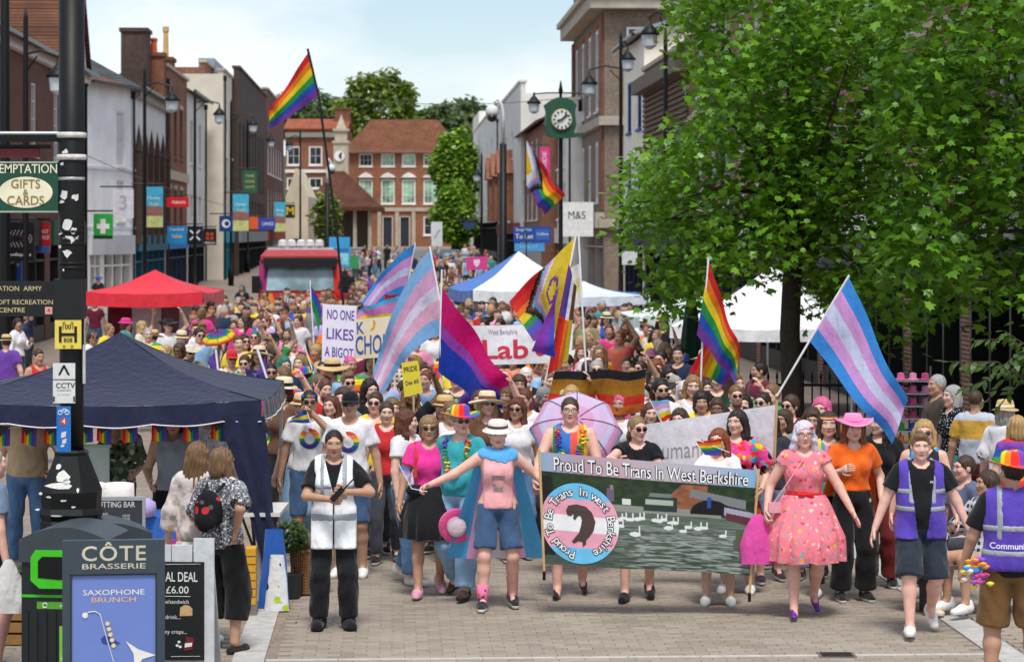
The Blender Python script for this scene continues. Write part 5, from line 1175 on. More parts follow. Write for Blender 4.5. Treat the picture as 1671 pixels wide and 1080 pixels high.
lettering('CÔTE', sf(.058), .145, CRL, e, .012, .0, za(902), width=103*ka, space=1.1); lettering('BRASSERIE', sf(.058), .052, CRL, e, .006, 0, za(922), width=102*ka)
lettering('SAXOPHONE', sf(.0385), .052, M('e8e6df', .5), po, .005, 0, za(965), width=99*ka); lettering('BRUNCH', sf(.0385), .05, M('e0b79c', .5), po, .005, 0, za(977), width=71*ka)
X = lambda px: (px-186)*ka; Y = .041; SX = M('e9e7e2', .5)
b = MB(); b.tube([(X(140),-Y,za(1002)),(X(146),-Y,za(996)),(X(156),-Y,za(995)),(X(164),-Y,za(1000)),(X(172),-Y,za(1030)),(X(180),-Y,za(1058)),(X(188),-Y,za(1085))], .003, 4); b.build('saxophone_neck', SX, po)
b = MB(); b.add([(X(140)+.02*math.cos(q),-Y,za(1001)+.02*math.sin(q)) for q in np.linspace(0, 2*PI, 17)[:-1]], [tuple(range(16))]); b.build('mouthpiece', SX, po)
for i, py in enumerate((1015,1024,1033,1042,1051)):
    b = MB(); x = 176+i*2.4; b.add([(X(x)+.015*math.cos(q),-Y-.001,za(py)+.015*math.sin(q)) for q in np.linspace(0, 2*PI, 15)[:-1]], [tuple(range(14))]); b.build('key_dot', M('e8cf95', .5), po)
b = MB(); b.add([(X(165),-.0395,za(1040)),(X(172),-.0395,za(1034)),(X(181),-.0395,za(1038)),(X(197),-.0395,za(1048)),(X(183),-.0395,za(1051)),(X(168),-.0395,za(1047))], [(0,1,2,3,4,5)]); b.build('shadow_shape', M('2d438e', .5), po)
b = MB(); b.add([(X(205),-Y,za(1044)),(X(226),-Y,za(1058)),(X(254),-Y,za(1068)),(X(232),-Y,za(1074)),(X(220),-Y,za(1095)),(X(218),-Y,za(1065))], [(0,1,5),(1,2,3),(1,3,5),(3,4,5)]); b.build('bell_shape', SX, po)
# ---------------- meal deal board on white planks ----------------
dB = 17.9; kb = dB/F; e = empty('meal_deal_board', (at(310, 0, dB).x, dB, 0), R(-4), 'white plank stand with black chalkboard advertising a deal', 'sign board'); zb = lambda py: CH-(py-HY)*kb; xb = lambda px: (px-310)*kb
for i, (x0, x1, t) in enumerate(((262,279,889),(280,314,889),(316,350,878))): b = MB(); b.box((xb(x0),0,0),(xb(x1)-.002,.025,zb(t))); b.build('plank', M('cfd2d4', .8, .15, 9, bmp=.003), e)
b = MB(); b.add([(xb(265),.05,zb(900)),(xb(345),.05,zb(900)),(xb(345),.45,0),(xb(265),.45,0),(xb(265),.08,zb(900)),(xb(345),.08,zb(900)),(xb(345),.48,0),(xb(265),.48,0)], [(0,1,2,3),(7,6,5,4),(0,4,5,1),(1,5,6,2),(2,6,7,3),(3,7,4,0)]); b.build('rear_panel', M('b9bcbe', .8, .1, 9), e)
b = MB(); b.box((xb(262),-.02,zb(1076)),(xb(334),-.004,zb(916))); cb = b.build('chalkboard', M('1a1c1d', .7, .15, 20), e); CK = M('e6e6e2', .7); sf = flatmap((0,-.0225,0), (1,0,0), (0,0,1))
lettering('AL DEAL', sf, .10, CK, cb, .008, xb(297), zb(941), width=53*kb); lettering('£6.00', sf, .075, CK, cb, .003, xb(290), zb(962), width=37*kb); lettering('ee/sandwich', sf, .042, CK, cb, .0, xb(288), zb(981), width=42*kb); lettering('drink...', sf, .042, CK, cb, 0, xb(283), zb(1006), width=25*kb); lettering('any crisps...', sf, .042, CK, cb, 0, xb(286), zb(1030), width=40*kb)
b = MB(); b.tube([(xb(268),-.0225,zb(972)),(xb(312),-.0225,zb(972))], .0018, 4); b.tube([(xb(270),-.0225,zb(920)),(xb(328),-.0225,zb(919))], .0014, 4); b.tube([(xb(280),-.0225,zb(1070)),(xb(328),-.0225,zb(1069))], .0014, 4); b.build('chalk_line', CK, cb)
b = MB(); b.prism([(xb(294),zb(1004)),(xb(315),zb(1003)),(xb(315),zb(992)),(xb(310),zb(987)),(xb(302),zb(986)),(xb(295),zb(990))], -.024, -.021); b.build('bread_drawing', M('cfa878', .7, .15, 30), cb)
b = MB(); b.prism([(xb(301),zb(1061)),(xb(315),zb(1058)),(xb(318),zb(1040)),(xb(305),zb(1037))], -.024, -.021); q = b.build('packet_drawing', M('7a1f2d', .6), cb); b = MB(); b.prism([(xb(302),zb(1055)),(xb(314),zb(1053)),(xb(315),zb(1047)),(xb(303),zb(1048))], -.0255, -.0242); b.build('packet_band', CK, q)
for (x, y) in ((290,1052),(293,1046),(295,1054)): b = MB(); b.add([(xb(x)+.012*math.cos(q),-.0225,zb(y)+.01*math.sin(q)) for q in np.linspace(0, 2*PI, 9)[:-1]], [tuple(range(8))]); b.build('crisp_drawing', CK, cb)
# ---------------- cutting bar board ----------------
dB = 20.6; kb = dB/F; e = empty('price_board', (at(193, 0, dB).x, dB, 0), R(5), 'grey framed price board with cutting bar heading behind the bins', 'sign board'); zb = lambda py: CH-(py-HY)*kb; xb = lambda px: (px-193)*kb
b = MB(); b.box((xb(140),-.015,.25),(xb(232),.015,zb(816))); bd = b.build('board', M('3b4046', .6, .08, 10), e)
b = MB(); b.box((xb(135),-.022,.2),(xb(140),.022,zb(810))); b.box((xb(232),-.022,.2),(xb(237),.022,zb(810))); b.box((xb(140),-.022,zb(816)),(xb(232),.022,zb(810))); b.box((xb(136),-.02,0),(xb(140),.02,.2)); b.box((xb(233),-.02,0),(xb(237),.02,.2)); b.build('frame', M('a9abab', .5, .1, 12), e)
sf = flatmap((0,-.0175,0), (1,0,0), (0,0,1)); lettering('CUTTING BAR', sf, .07, CK, bd, .004, xb(187), zb(823), width=66*kb); lettering('CUTTING', sf, .03, CK, bd, 0, xb(164), zb(838)); lettering('Wash & Cut', sf, .03, CK, bd, 0, xb(163), zb(844), width=22*kb)
for i, tx in enumerate(('£20.00','£25.00','£12.00','£28.00','£15.00','10% off','£5.00')): lettering(tx, sf, .028, CK, bd, .001, xb(206), zb(841+i*5), width=12*kb)

# ---------------- lamp posts, clock, cameras ----------------
LGL = M('c9d3d8', .15, .05, spec=.7, name='lamp_glass')
def lantern(par, x, z, k=1.0, parent=None):
    b = MB(); b.lathe([(.06*k,.0),(.20*k,.10*k),(.24*k,.42*k)], (x,0,z-.75*k), 10); g = b.build('lantern_glass', LGL, par)
    b = MB(); b.lathe([(.29*k,.42*k),(.30*k,.47*k),(.20*k,.58*k),(.12*k,.68*k),(.05*k,.75*k),(.03*k,.9*k)], (x,0,z-.75*k), 12); b.build('lantern_cap', BLKP, par, True)
def lamp_post(px, d, top_py, arms, label, r=.075, base=0.):
    e = empty('lamp_post', (at(px, 0, d).x, d, gz(d)), 0, label, 'lamp post', 'lamp posts along the street'); zt_ = CH-(top_py-HY)*d/F-gz(d); k = d/F
    b = MB(); b.lathe([(.16,0),(.16,.9),(r*1.2,1.0),(r,2.6),(r*.8,zt_),(.02,zt_+.25)], (0,0,0), 10); b.build('post', BLKP, e, True)
    for (ax, ay) in arms:
        x = (ax-px)*k; z = CH-(ay-HY)*k-gz(d); b = MB(); b.tube([(0,0,z+.35),(x*.5,0,z+.45),(x,0,z+.3),(x,0,z+.1)], .035, 6); b.tube([(0,0,z-.1),(x*.35,0,z+.3)], .02, 5); b.build('bracket', BLKP, e); lantern(e, x, z+.1)
    return e
lamp_post(8, 52, -30, [], 'plain black street post at the edge beside the brick building', .12)
lamp_post(42, 60, 30, [(95,112)], 'black post with bracket lantern in front of the brick building')
lamp_post(236, 90, 118, [(281,155)], 'black lamp post in front of the timbered shop')
lamp_post(318, 112, 155, [(358,180)], 'black lamp post before the narrow white house'); lamp_post(377, 135, 170, [(413,198)], 'black lamp post next to cream house front')
lamp_post(404, 160, 200, [(442,225)], 'thin lamp post before the dark brick block'); lamp_post(490, 175, 215, [(472,232)], 'farthest lamp post near the brick house windows'.replace('farthest','small'))
lamp_post(1013, 88, 62, [(962,128),(1024,88)], 'tall lamp post with two lanterns by the stone corner block'); lamp_post(1086, 72, 60, [(1060,45)], 'black lamp post partly covered by tree leaves')
lamp_post(786, 150, 255, [(778,280)], 'slim lamp post by the white parapet house')
dK = 92; k = dK/F; e = empty('street_clock', (at(915, 0, dK).x, dK, 0), R(6), 'green bracket clock with white roman dial on a post', 'clock'); z = lambda py: CH-(py-HY)*k; GCL = M('2c5a45', .45, .1, 6)
b = MB(); b.lathe([(.15,0),(.15,1),(.085,1.1),(.08,z(225)),(.05,z(152)),(.09,z(150)),(.02,z(132))], (0,0,0), 10); b.build('post', BLKP, e, True)
out_ = [(-22,222),(-26,205),(-24,182),(-27,172),(-18,165),(-8,160),(8,160),(18,165),(25,172),(22,182),(24,205),(20,218),(38,217),(38,222),(12,226),(-12,226)]
b = MB(); b.prism([(x*k, z(y)) for x, y in out_[::-1]], -.28, .28); b.build('case', GCL, e)
rot = Matrix.Translation((0,-.29,z(196))) @ Matrix.Rotation(PI/2, 4, 'X'); b = MB(); b.lathe([(17*k,0),(17.5*k,.05),(16*k,.06)], (0,0,0), 28, mt=rot); b.build('bezel', M('b8a66a', .4, metal=.5), e)
b = MB(); b.lathe([(15.8*k,0),(15.8*k,.075),(.0001,.076)], (0,0,0), 28, mt=rot); dl = b.build('dial', M('eeeee8', .4), e)
for i in range(12): a_ = i*PI/6; b = MB(); b.tube([(math.sin(a_)*r_*k,-.375,z(196)+math.cos(a_)*r_*k) for r_ in (11,14.5)], .03, 4); b.build('hour_mark', BK, dl)
for a_, l_ in ((4.45,8.5),(.75,12)): b = MB(); b.tube([(0,-.40,z(196)),(math.sin(a_)*l_*k,-.40,z(196)+math.cos(a_)*l_*k)], .035, 4); b.build('hand', BK, dl)
for s_ in (-1,1):
    b = MB(); b.tube([(0,0,z(152)),(s_*22*k,0,z(152)),(s_*44*k,0,z(154)),(s_*44*k,0,z(160))], .03, 6); b.build('bracket', BLKP, e)
lantern(e, -44*k, z(157), .9)
for px, d, pyt, px2, py2, lab in ((821, 84, 168, 803, 178, 'camera pole with white swan neck and dome, half black'), (534, 140, 265, 541, 272, 'white topped camera pole before the tiled pavilion')):
    k = d/F; e = empty('camera_pole', (at(px, 0, d).x, d, gz(d)), 0, lab, 'camera pole'); z = lambda py: CH-(py-HY)*k-gz(d); b = MB(); b.lathe([(.17,0),(.17,1.2),(.13,1.3),(.12,z(235 if d < 100 else 300))], (0,0,0), 12); b.build('post', BLKP, e, True)
    x2 = (px2-px)*k; w = M('dcdedd', .4); zt_ = z(235 if d < 100 else 300); b = MB(); b.tube([(0,0,zt_),(0,0,z(pyt+18)),(x2*.15,0,z(pyt+3)),(x2*.5,0,z(pyt-6)),(x2*.9,0,z(pyt)),(x2,0,z(py2))], .06, 8); b.build('swan_neck', w, e, True)
    b = MB(); b.lathe([(.05,.15),(.2,.05),(.22,-.15),(.19,-.22)], (x2,0,z(py2)), 14); c_ = b.build('camera_housing', w, e, True); b = MB(); b.lathe([(.185,-.22),(.17,-.34),(.1,-.43),(.0001,-.46)], (x2,0,z(py2)), 14); b.build('dome', M('15171a', .1, 0, spec=.7), c_, True)
# ---------------- projecting signs and fascias along the left row ----------------
def psign(name, x0, y0, x1, y1, d, mat_, label, frame=None, bracket=True):
    k = d/F; c = at((x0+x1)/2, (y0+y1)/2, d); e = sign_board(name, c, (x1-x0)*k, (y1-y0)*k, mat_, label, 0, .12, 'sign', frame)
    if bracket: w = (x1-x0)*k/2; h = (y1-y0)*k/2; b = MB(); b.tube([(-w-.5,0,h+.1),(w,0,h+.1)], .03, 5); b.build('bracket', BLKP, e)
    return e, k
WT = M('f2f2f0', .5)
e, k = psign('optician_sign', 0, 363, 57, 426, 67, M('101014', .4), 'black square sign with dotted eye emblem on the brick building')
for r_i, (rx, rz) in enumerate(((24,13),(20,10),(16,7.5),(11,5))):
    for j in range(26-5*r_i): q = 2*PI*j/(26-5*r_i); b = MB(); c_ = (rx*k*math.cos(q), -.065, 5*k+rz*k*math.sin(q)); b.add([(c_[0]+.85*k*math.cos(t), c_[1], c_[2]+.85*k*math.sin(t)) for t in np.linspace(0, 2*PI, 7)[:-1]], [tuple(range(6))]); b.build('dot', M('d8c8d8', .5) if r_i < 3 else M('8a4a90', .5), e)
lettering('VisionExpress', sfm(.065), 7*k, WT, e, .002, 0, -21*k, width=46*k)
e, k = psign('post_office_sign', 58, 363, 82, 413, 76, M('c8222a', .4), 'red oval post office sign beside the optician sign'); e.children[0].scale = (.001,.001,.001) if False else (1,1,1)
lettering('POST', sfm(.065), 8*k, WT, e, .004, 0, 10*k, width=20*k); lettering('OFFICE', sfm(.065), 8*k, WT, e, .004, 0, 0, width=22*k); b = MB(); b.box((-12*k,-.064,-24*k),(12*k,-.061,-14*k)); b.build('money_strip', M('2f6db5', .5), e)
e, k = psign('travel_money_sign', 3, 425, 36, 458, 72, M('28508f', .4), 'blue travel money sign under the optician sign', bracket=False); lettering('TRAVEL MONEY', sfm(.065), 6*k, WT, e, .003, 0, 9*k, width=28*k)
e, k = psign('chemist_sign', 153, 349, 184, 390, 86, M('35b04a', .4), 'green chemist sign with white cross on the white building'); b = MB(); b.box((-4*k,-.07,-12*k),(4*k,-.061,12*k)); b.box((-10*k,-.069,-4*k),(-4*k,-.061,4*k)); b.box((4*k,-.069,-4*k),(10*k,-.061,4*k)); b.build('cross', WT, e); b = MB(); b.box((-15.4*k,-.066,-20*k),(15.4*k,-.061,-15*k)); b.build('strip', M('173a22', .5), e)
e, k = psign('phone_shop_sign', 185, 309, 218, 356, 92, M('dcdce2', .5), 'white square sign with grey numeral three'); lettering('3', sfm(.065), 34*k, M('b5b5bd', .5), e, .01, 0, 0)
def rasta(e, k, w, h):                      # market banner print
    for i, (z0, z1, c) in enumerate(((-.5,-.22,'cbd58a'),(-.22,.02,'9a6a60'),(.02,.5,'49b4d6'))): b = MB(); b.box((-w/2,-.066,z0*h),(w/2,-.061,z1*h)); b.build('print', M(c, .6, .2, 4), e)
    lettering('Market', sfm(.068), 6*k, WT, e, .005, 0, .22*h, width=w*.7); lettering('Days', sfm(.068), 6*k, M('f0e9a0', .5), e, .005, 0, .08*h, width=w*.5)
e, k = psign('street_banner', 237, 305, 266, 371, 92, M('49b4d6', .6), 'light blue market banner on the lamp post by the timbered shop'); rasta(e, k, 29*k, 66*k)
e, k = psign('street_banner', 380, 317, 406, 377, 132, M('49b4d6', .6), 'light blue market banner farther along by the cream house'.replace('farther','further')); rasta(e, k, 26*k, 60*k)
e, k = psign('agency_sign', 272, 322, 308, 338, 112, M('d9262c', .4), 'red rectangular agency sign with white lettering'); lettering('Adecco', sfm(.065), 8*k, WT, e, .004, 2*k, 0, width=23*k)
e, k = psign('fish_shop_sign', 273, 369, 304, 398, 114, M('2a8fd0', .4), 'bright blue shop sign with yellow value lettering'); lettering('Poundland', sfm(.065), 6*k, WT, e, .002, 0, 9*k, width=22*k); lettering('Value', sfm(.065), 9*k, M('f2d84a', .5), e, .004, 0, -2*k, width=18*k)
e, k = psign('barber_sign', 306, 369, 331, 399, 120, M('1a2434', .4), 'navy sign with crossed white emblem'); b = MB(); b.tube([(-8*k,-.07,-8*k),(8*k,-.07,8*k)], 1.4*k, 5); b.tube([(8*k,-.07,-8*k),(-8*k,-.07,8*k)], 1.4*k, 5); b.build('emblem', WT, e)
e, k = psign('bakery_sign', 332, 373, 353, 400, 128, M('2a1d1c', .4), 'dark sign with orange squares')
for x in (-6,1):
    for zz_ in (-5,2): b = MB(); b.box((x*k,-.066,zz_*k),((x+5)*k,-.061,(zz_+5)*k)); b.build('square', M('c4512a', .5), e)
lettering('GREGGS', sfm(.065), 5*k, WT, e, .002, 0, -10*k, width=17*k)
e, k = psign('round_logo_sign', 358, 352, 380, 378, 125, M('24407e', .4), 'blue sign with round white emblem'); b = MB(); b.add([(7*k*math.cos(t),-.066,7*k*math.sin(t)) for t in np.linspace(0, 2*PI, 17)[:-1]], [tuple(range(16))]); b.build('emblem', WT, e); b = MB(); b.add([(4*k*math.cos(t)+1.5*k,-.069,4*k*math.sin(t)) for t in np.linspace(0, 2*PI, 13)[:-1]], [tuple(range(12))]); b.build('emblem_centre', M('24407e', .4), e)
e, k = psign('green_hanging_sign', 396, 278, 420, 315, 140, M('2f5f47', .5), 'dark green hanging sign on the dark brick block', M('1d3f2f', .5))
for i in range(3): lettering(('THE','ARCADE','SHOPS')[i], sfm(.068), 6*k, M('c9c46a', .5), e, .002, 0, (9-9*i)*k, width=15*k)
e, k = psign('orange_diamond_sign', 407, 354, 421, 374, 150, M('e8642e', .4), 'orange sign beside a purple blue shop sign'); e, k = psign('purple_blue_sign', 421, 356, 449, 375, 155, M('3a4fae', .4), 'purple blue shop sign past the orange sign'); lettering('LINGS', sfm(.065), 8*k, WT, e, .004, 2*k, 0, width=18*k)
e, k = psign('street_banner', 448, 330, 466, 378, 160, M('49b4d6', .6), 'light blue market banner before the cream gabled house'); rasta(e, k, 18*k, 48*k)
e, k = psign('yellow_m_sign', 466, 334, 481, 356, 165, M('2a2a2a', .5), 'dark sign with yellow letter m'); lettering('M', sfm(.065), 18*k, M('f0c52a', .5), e, .02, 0, 0)
e, k = psign('department_store_sign', 918, 330, 968, 386, 106, M('e9e9e7', .5), 'white panel with thin black store initials on the stone block', bracket=False); lettering('M&S', sfm(.066), 18*k, M('2b2b2b', .5), e, .001, -2*k, 6*k, width=28*k)
e, k = psign('to_let_board', 838, 370, 899, 396, 98, M('2350a8', .5), 'blue letting board above the blue and white gazebo', bracket=False); lettering('Shop Unit', sfm(.065), 7*k, WT, e, .002, -14*k, 8*k, width=26*k); lettering('To Let', sfm(.065), 11*k, WT, e, .006, -13*k, -3*k, width=29*k); b = MB(); b.box((6*k,-.064,-9*k),(28*k,-.061,9*k)); b.build('agent_panel', M('3f6cc0', .5), e); lettering('Colliers', sfm(.068), 6*k, WT, e, .002, 17*k, 1*k, width=19*k)
b = MB(); b.box((-29*k,-.05,-27*k),(20*k,.05,-14*k)); b.build('lower_panel', M('4fa3df', .5), e); lettering('01344 227', sfm(.055), 7*k, M('a8d4f2', .5), e, .002, -6*k, -20*k, width=28*k)
e, k = psign('pink_banner', 881, 240, 897, 290, 118, M('e0418f', .6), 'pink vertical banner on the brick house'); lettering('PRIDE', flatmap((0,-.065,0), (0,0,1), (-1,0,0)), 9*k, WT, e, .003, 0, 0, width=34*k)
e, k = psign('round_shop_sign', 1015, 410, 1040, 432, 84, M('e6e8ec', .5), 'small pale round sign beneath the tree edge', bracket=False)
e, k = psign('parking_sign', 704, 362, 722, 402, 165, M('dfe2e2', .5), 'white roadside notice board before the townhouse', bracket=False); b = MB(); b.tube([(-4*k,-.07,-6*k),(5*k,-.07,8*k)], .8*k, 4); b.build('print', M('9aa0a4', .5), e); b = MB(); b.tube([(0,.1,-20*k),(0,.1,-45*k)], .05, 6); b.build('post', M('888888', .5), e)
e, k = psign('navy_shop_sign', 756, 362, 775, 374, 150, M('2a4366', .5), 'navy shop sign by the white parapet house')
e, k = psign('blue_bus_poster', 537, 387, 571, 436, 105, M('3f9fd8', .5), 'bright blue poster panel behind the red truck', bracket=False); b = MB(); b.box((-15*k,-.066,-20*k),(15*k,-.061,-2*k)); b.build('print', M('8fd0e8', .6, .4, 3), e); b = MB(); b.box((-15*k,-.066,0),(15*k,-.061,6*k)); b.build('print', M('2a6fb0', .6, .3, 3), e); b = MB(); b.box((-10*k,0,-90*k),(-8*k,.05,-24*k)); b.box((8*k,0,-90*k),(10*k,.05,-24*k)); b.build('post', DARK, e)
# cables across the street
for i, (p0, p1) in enumerate(((((500,152),90),((940,158),90)),(((100,235),80),((420,345),140)))):
    (a_, da), (c_, dc) = p0, p1; A_, C_ = at(*a_, da), at(*c_, dc); b = MB(); b.tube([A_.lerp(C_, u)-Vector((0,0,.35*4*u*(1-u))) for u in np.linspace(0,1,14)], .012, 4); tag(b.build('cable', M('4a4c4e', .6)), ['thin cable strung across the street at roof height','thin cable running along the left shop fronts'.replace('left ','')][i], 'cable')
# railing behind the tree
e = empty('railing', (at(1225, 0, 36.5).x, 36.5, 0), R(-4), 'black iron railing behind the tree trunk', 'railing'); 
for i in range(24): b = MB(); b.lathe([(.012,.08),(.012,1.22),(.022,1.26),(.001,1.36)], (i*.13,0,0), 6); b.build('baluster', BLKP, e)
b = MB(); b.box((-.05,-.02,1.12),(3.1,.02,1.16)); b.build('top_rail', BLKP, e); b = MB(); b.box((-.05,-.02,.06),(3.1,.02,.10)); b.build('bottom_rail', BLKP, e)
# ---------------- gazebos ----------------
def gazebo(c, size, eave, peak, val, cols, legmat, label, rz=0, wave=0, group='gazebos along the street', piping=None, droop=.06):
    """cols: one cloth colour for each roof face, camera side first"""
    e = empty('gazebo', c, rz, label, 'gazebo', group); h = size/2; n = 14; cr = [(-h,-h),(h,-h),(h,h),(-h,h)]
    for i in range(4):
        a_, b_ = cr[i], cr[(i+1)%4]; V = []; m = 10
        for j in range(m+1):
            v = j/m
            for q in range(n+1):
                u = q/n; x = a_[0]+(b_[0]-a_[0])*u; y = a_[1]+(b_[1]-a_[1])*u; sag = droop*4*u*(1-u)*(1-v)
                V.append((x*(1-v), y*(1-v), eave-sag+(peak-eave+sag)*v-.10*math.sin(PI*v)*(1 if size < 3.5 else 1)+.006*math.sin(u*23+v*9)))
        Fc = [(j*(n+1)+q, j*(n+1)+q+1, (j+1)*(n+1)+q+1, (j+1)*(n+1)+q) for j in range(m) for q in range(n)]
        rf = link('roof_panel', mesh('roof_panel', V, np.array(Fc), cols[i % len(cols)], smooth=True), e)
        V = []; k = 48; nx, ny = (b_[1]-a_[1])/size, -(b_[0]-a_[0])/size
        for q in range(k+1):
            u = q/k; x = a_[0]+(b_[0]-a_[0])*u; y = a_[1]+(b_[1]-a_[1])*u; zz = eave-droop*4*u*(1-u); w = .012*math.sin(u*31)+.01*math.sin(u*57+1)
            V += [(x+nx*.005, y+ny*.005, zz), (x+nx*(.02+w), y+ny*(.02+w), zz-val-wave*abs(math.sin(u*PI*4.5)))]
        vl = link('valance', mesh('valance', V, [(2*q,2*q+2,2*q+3,2*q+1) for q in range(k)], cols[i % len(cols)], smooth=True), e)
        if piping: b = MB(); b.tube([V[2*q+1] for q in range(k+1)], .006, 4); b.build('piping', piping, vl)
    for x, y in cr:
        b = MB(); b.box((x*.985-.018,y*.985-.018,0),(x*.985+.018,y*.985+.018,eave-.02)); b.build('leg', legmat, e)
    return e
NAVY = fabric('20253f', .75, .008, .08); MET = M('b9bcc0', .4, .1, metal=.6); WHC = fabric('e9eaee', .7, .008, .05); REDC = fabric('d9303f', .7, .008, .06); BLC = fabric('4a78c4', .7, .008, .08)
gx = (at(428, 0, 22.6).x-1.55, 24.1)
gazebo((gx[0], gx[1], 0), 3.0, 1.86, 2.42, .17, [NAVY], MET, 'navy blue pop-up gazebo with scalloped edge over the craft stall', R(1.5), .03, piping=M('dcdde2', .6))
b = MB(); P0 = at(436, 672, 22.62); V = []        # gathered corner curtain
for j in range(15):
    v = j/14; z = 1.66*(1-v)+.05
    for q in range(9): u = q/8; w = .34*(1-v)**1.3+.10; V.append((P0.x-.02-w*u+.14*v, 22.60+.035*math.sin(u*14+v*3), z))
o = link('gazebo_curtain', mesh('gazebo_curtain', V, np.array([(j*9+q,j*9+q+1,(j+1)*9+q+1,(j+1)*9+q) for j in range(14) for q in range(8)]), NAVY, smooth=True)); tag(o, 'navy curtain gathered at the gazebo corner leg', 'curtain')
g = gazebo(at(253, 0, 62.5)*1, 3.0, 1.93, 2.46, .33, [REDC], MET, 'bright red gazebo with white printed panels by the shop fronts', R(-3)); g.location.z = 0
for i, (x0, x1, c) in enumerate(((-1.42,-.78,'6d2030'),(-.78,.0-.02,'c9c3c8'),(-.02,.45,'7c5560'),(.45,.98,'bfc6d2'),(.98,1.42,'6d2030'))): b = MB(); b.box((x0,.9,.05),(x1,.92,1.5)); b.build('side_panel', fabric(c, .8, .01, .25), g)
g = gazebo(at(846, 0, 64)*1, 3.1, 1.95, 2.92, .28, [WHC, WHC, BLC, BLC], MET, 'white and blue gazebo in the middle of the street', R(13)); g.location.z = 0
g = gazebo(at(952, 0, 60)*1, 3.0, 1.92, 2.22, .22, [fabric('d5ddea', .7), BLC], MET, 'low blue and white canopy past the raised flags', R(2)); g.location.z = 0
GRW = fabric('d3ded9', .7, .008, .05); g = gazebo(at(1262, 0, 47)*1, 3.4, 1.66, 2.78, .22, [WHC, GRW], MET, 'white peaked gazebo behind the tree trunk', R(-14)); g.location.z = 0
g = gazebo(at(1130, 0, 51)*1, 2.6, 1.72, 2.2, .30, [GRW], MET, 'pale green and white gazebo beside the closed parasol', R(8)); g.location.z = 0
e = empty('parasol', at(1128, 0, 37)*1, 0, 'closed dark green parasol under the rainbow flag', 'parasol'); e.location.z = 0; b = MB(); b.lathe([(.025,0),(.025,2.6)], (0,0,0), 8); b.build('pole', M('6b5a48', .7), e)
b = MB(); b.lathe([(.10,1.15),(.17,1.25),(.15,1.6),(.10,2.1),(.03,2.62)], (0,0,0), 18); b.v = [(x*(1+.25*math.sin(5*math.atan2(y, x))), y*(1+.25*math.sin(5*math.atan2(y, x))), z) for x, y, z in b.v]; b.build('canopy', fabric('1c3a2c'), e, True)
# ---------------- craft stall under the navy gazebo ----------------
def cloth_box(name, a_, b_, mat_, label, cat, parent=None):
    x0,y0,z0 = a_; x1,y1,z1 = b_; n = 40; V = []
    per = [(x0+(x1-x0)*i/n, y0) for i in range(n)]+[(x1, y0+(y1-y0)*i/12) for i in range(12)]+[(x1-(x1-x0)*i/n, y1) for i in range(n)]+[(x0, y1-(y1-y0)*i/12) for i in range(12)]; k = len(per); cx, cy = (x0+x1)/2, (y0+y1)/2
    for i, (x, y) in enumerate(per): V += [(x, y, z1), (x+(x-cx)*.02+.012*math.sin(i*.9), y+(y-cy)*.05+.014*math.sin(i*1.1), z0)]
    Fc = [(2*i, 2*((i+1)%k), 2*((i+1)%k)+1, 2*i+1) for i in range(k)]+[tuple(2*i for i in range(k))[::-1]]; o = link(name, mesh(name, V, Fc, mat_, smooth=False)); return tag(o, label, cat)
def table(name, x0, x1, y0, y1, h, label):
    e = empty(name, ((x0+x1)/2, (y0+y1)/2, 0), 0, label, 'table'); w, d = (x1-x0)/2, (y1-y0)/2; b = MB(); b.box((-w,-d,h-.035),(w,d,h)); b.build('table_top', M('d8d5cf', .6), e)
    for sx in (-1,1):
        b = MB(); b.tube([(sx*(w-.08),-d+.05,h-.03),(sx*(w-.25),d-.05,.0)], .014, 6); b.tube([(sx*(w-.08),d-.05,h-.03),(sx*(w-.25),-d+.05,.0)], .014, 6); b.build('leg', M('4a4c50', .5, metal=.6), e)
    return e
def gp(px, d, z=0): p = at(px, 0, d); return (p.x, d, z)
xa, xb_ = at(205, 0, 22.4).x, at(300, 0, 22.4).x
table('stall_table', at(150, 0, 22.8).x, xb_, 22.35, 23.0, .80, 'stall table under the rainbow cloth'); cloth_box('table_cloth', (xa,22.3,.08), (xb_+.02,23.02,.81), stripes(['2f62b4','2f62b4','6a3a92','5b2f86','b03a86','2f62b4'], 1.35, 'z'), 'blue and purple striped cloth hanging over the stall table', 'cloth')
table('display_table', at(385, 0, 22.9).x, at(462, 0, 22.9).x, 22.6, 23.5, .82, 'white display table at the gazebo corner with folding legs')
for i, (px, pw, c, lab) in enumerate(((160,26,'d9d2cb','pale embroidered cushion standing beside the column'),(193,52,'ddd5cf','wide cream cushion with faint flower print on the stall'))):
    k = 22.4/F; b = MB(); w, h = pw*k/2, .16; V = []; n = 12
    for sgn in (-1,1):
        for i2 in range(n+1):
            for j in range(n+1): u, v = i2/n*2-1, j/n*2-1; V.append((u*w*(1-.06*v*v), sgn*.07*(1-u**4)*(1-v**4), v*h*(1-.08*u*u)))
    N = (n+1)**2; Fc = [(a*(n+1)+c2, (a+1)*(n+1)+c2, (a+1)*(n+1)+c2+1, a*(n+1)+c2+1) for a in range(n) for c2 in range(n)]; Fc += [tuple(N+x for x in f[::-1]) for f in Fc]
    o = link('cushion', mesh('cushion', V, Fc, spots(c, ['c9b4a8','b9a69a'], 18, .18), smooth=True)); o.location = (at(px, 0, 22.4).x, 22.4, .97); o.rotation_euler = (-.25,0,.05); tag(o, lab, 'cushion', 'cushions on the stall')
e = empty('pale_cabinet', gp(133, 24.0), .1, 'pale green painted panel at the back of the stall', 'cabinet'); b = MB(); b.box((-.25,-.02,0),(.27,.02,1.30)); b.build('panel', M('d3e6e0', .7, .06, 5), e); b = MB(); b.box((-.27,-.03,1.30),(.29,.03,1.33)); b.build('top_rail', M('bcd6ce', .7), e)
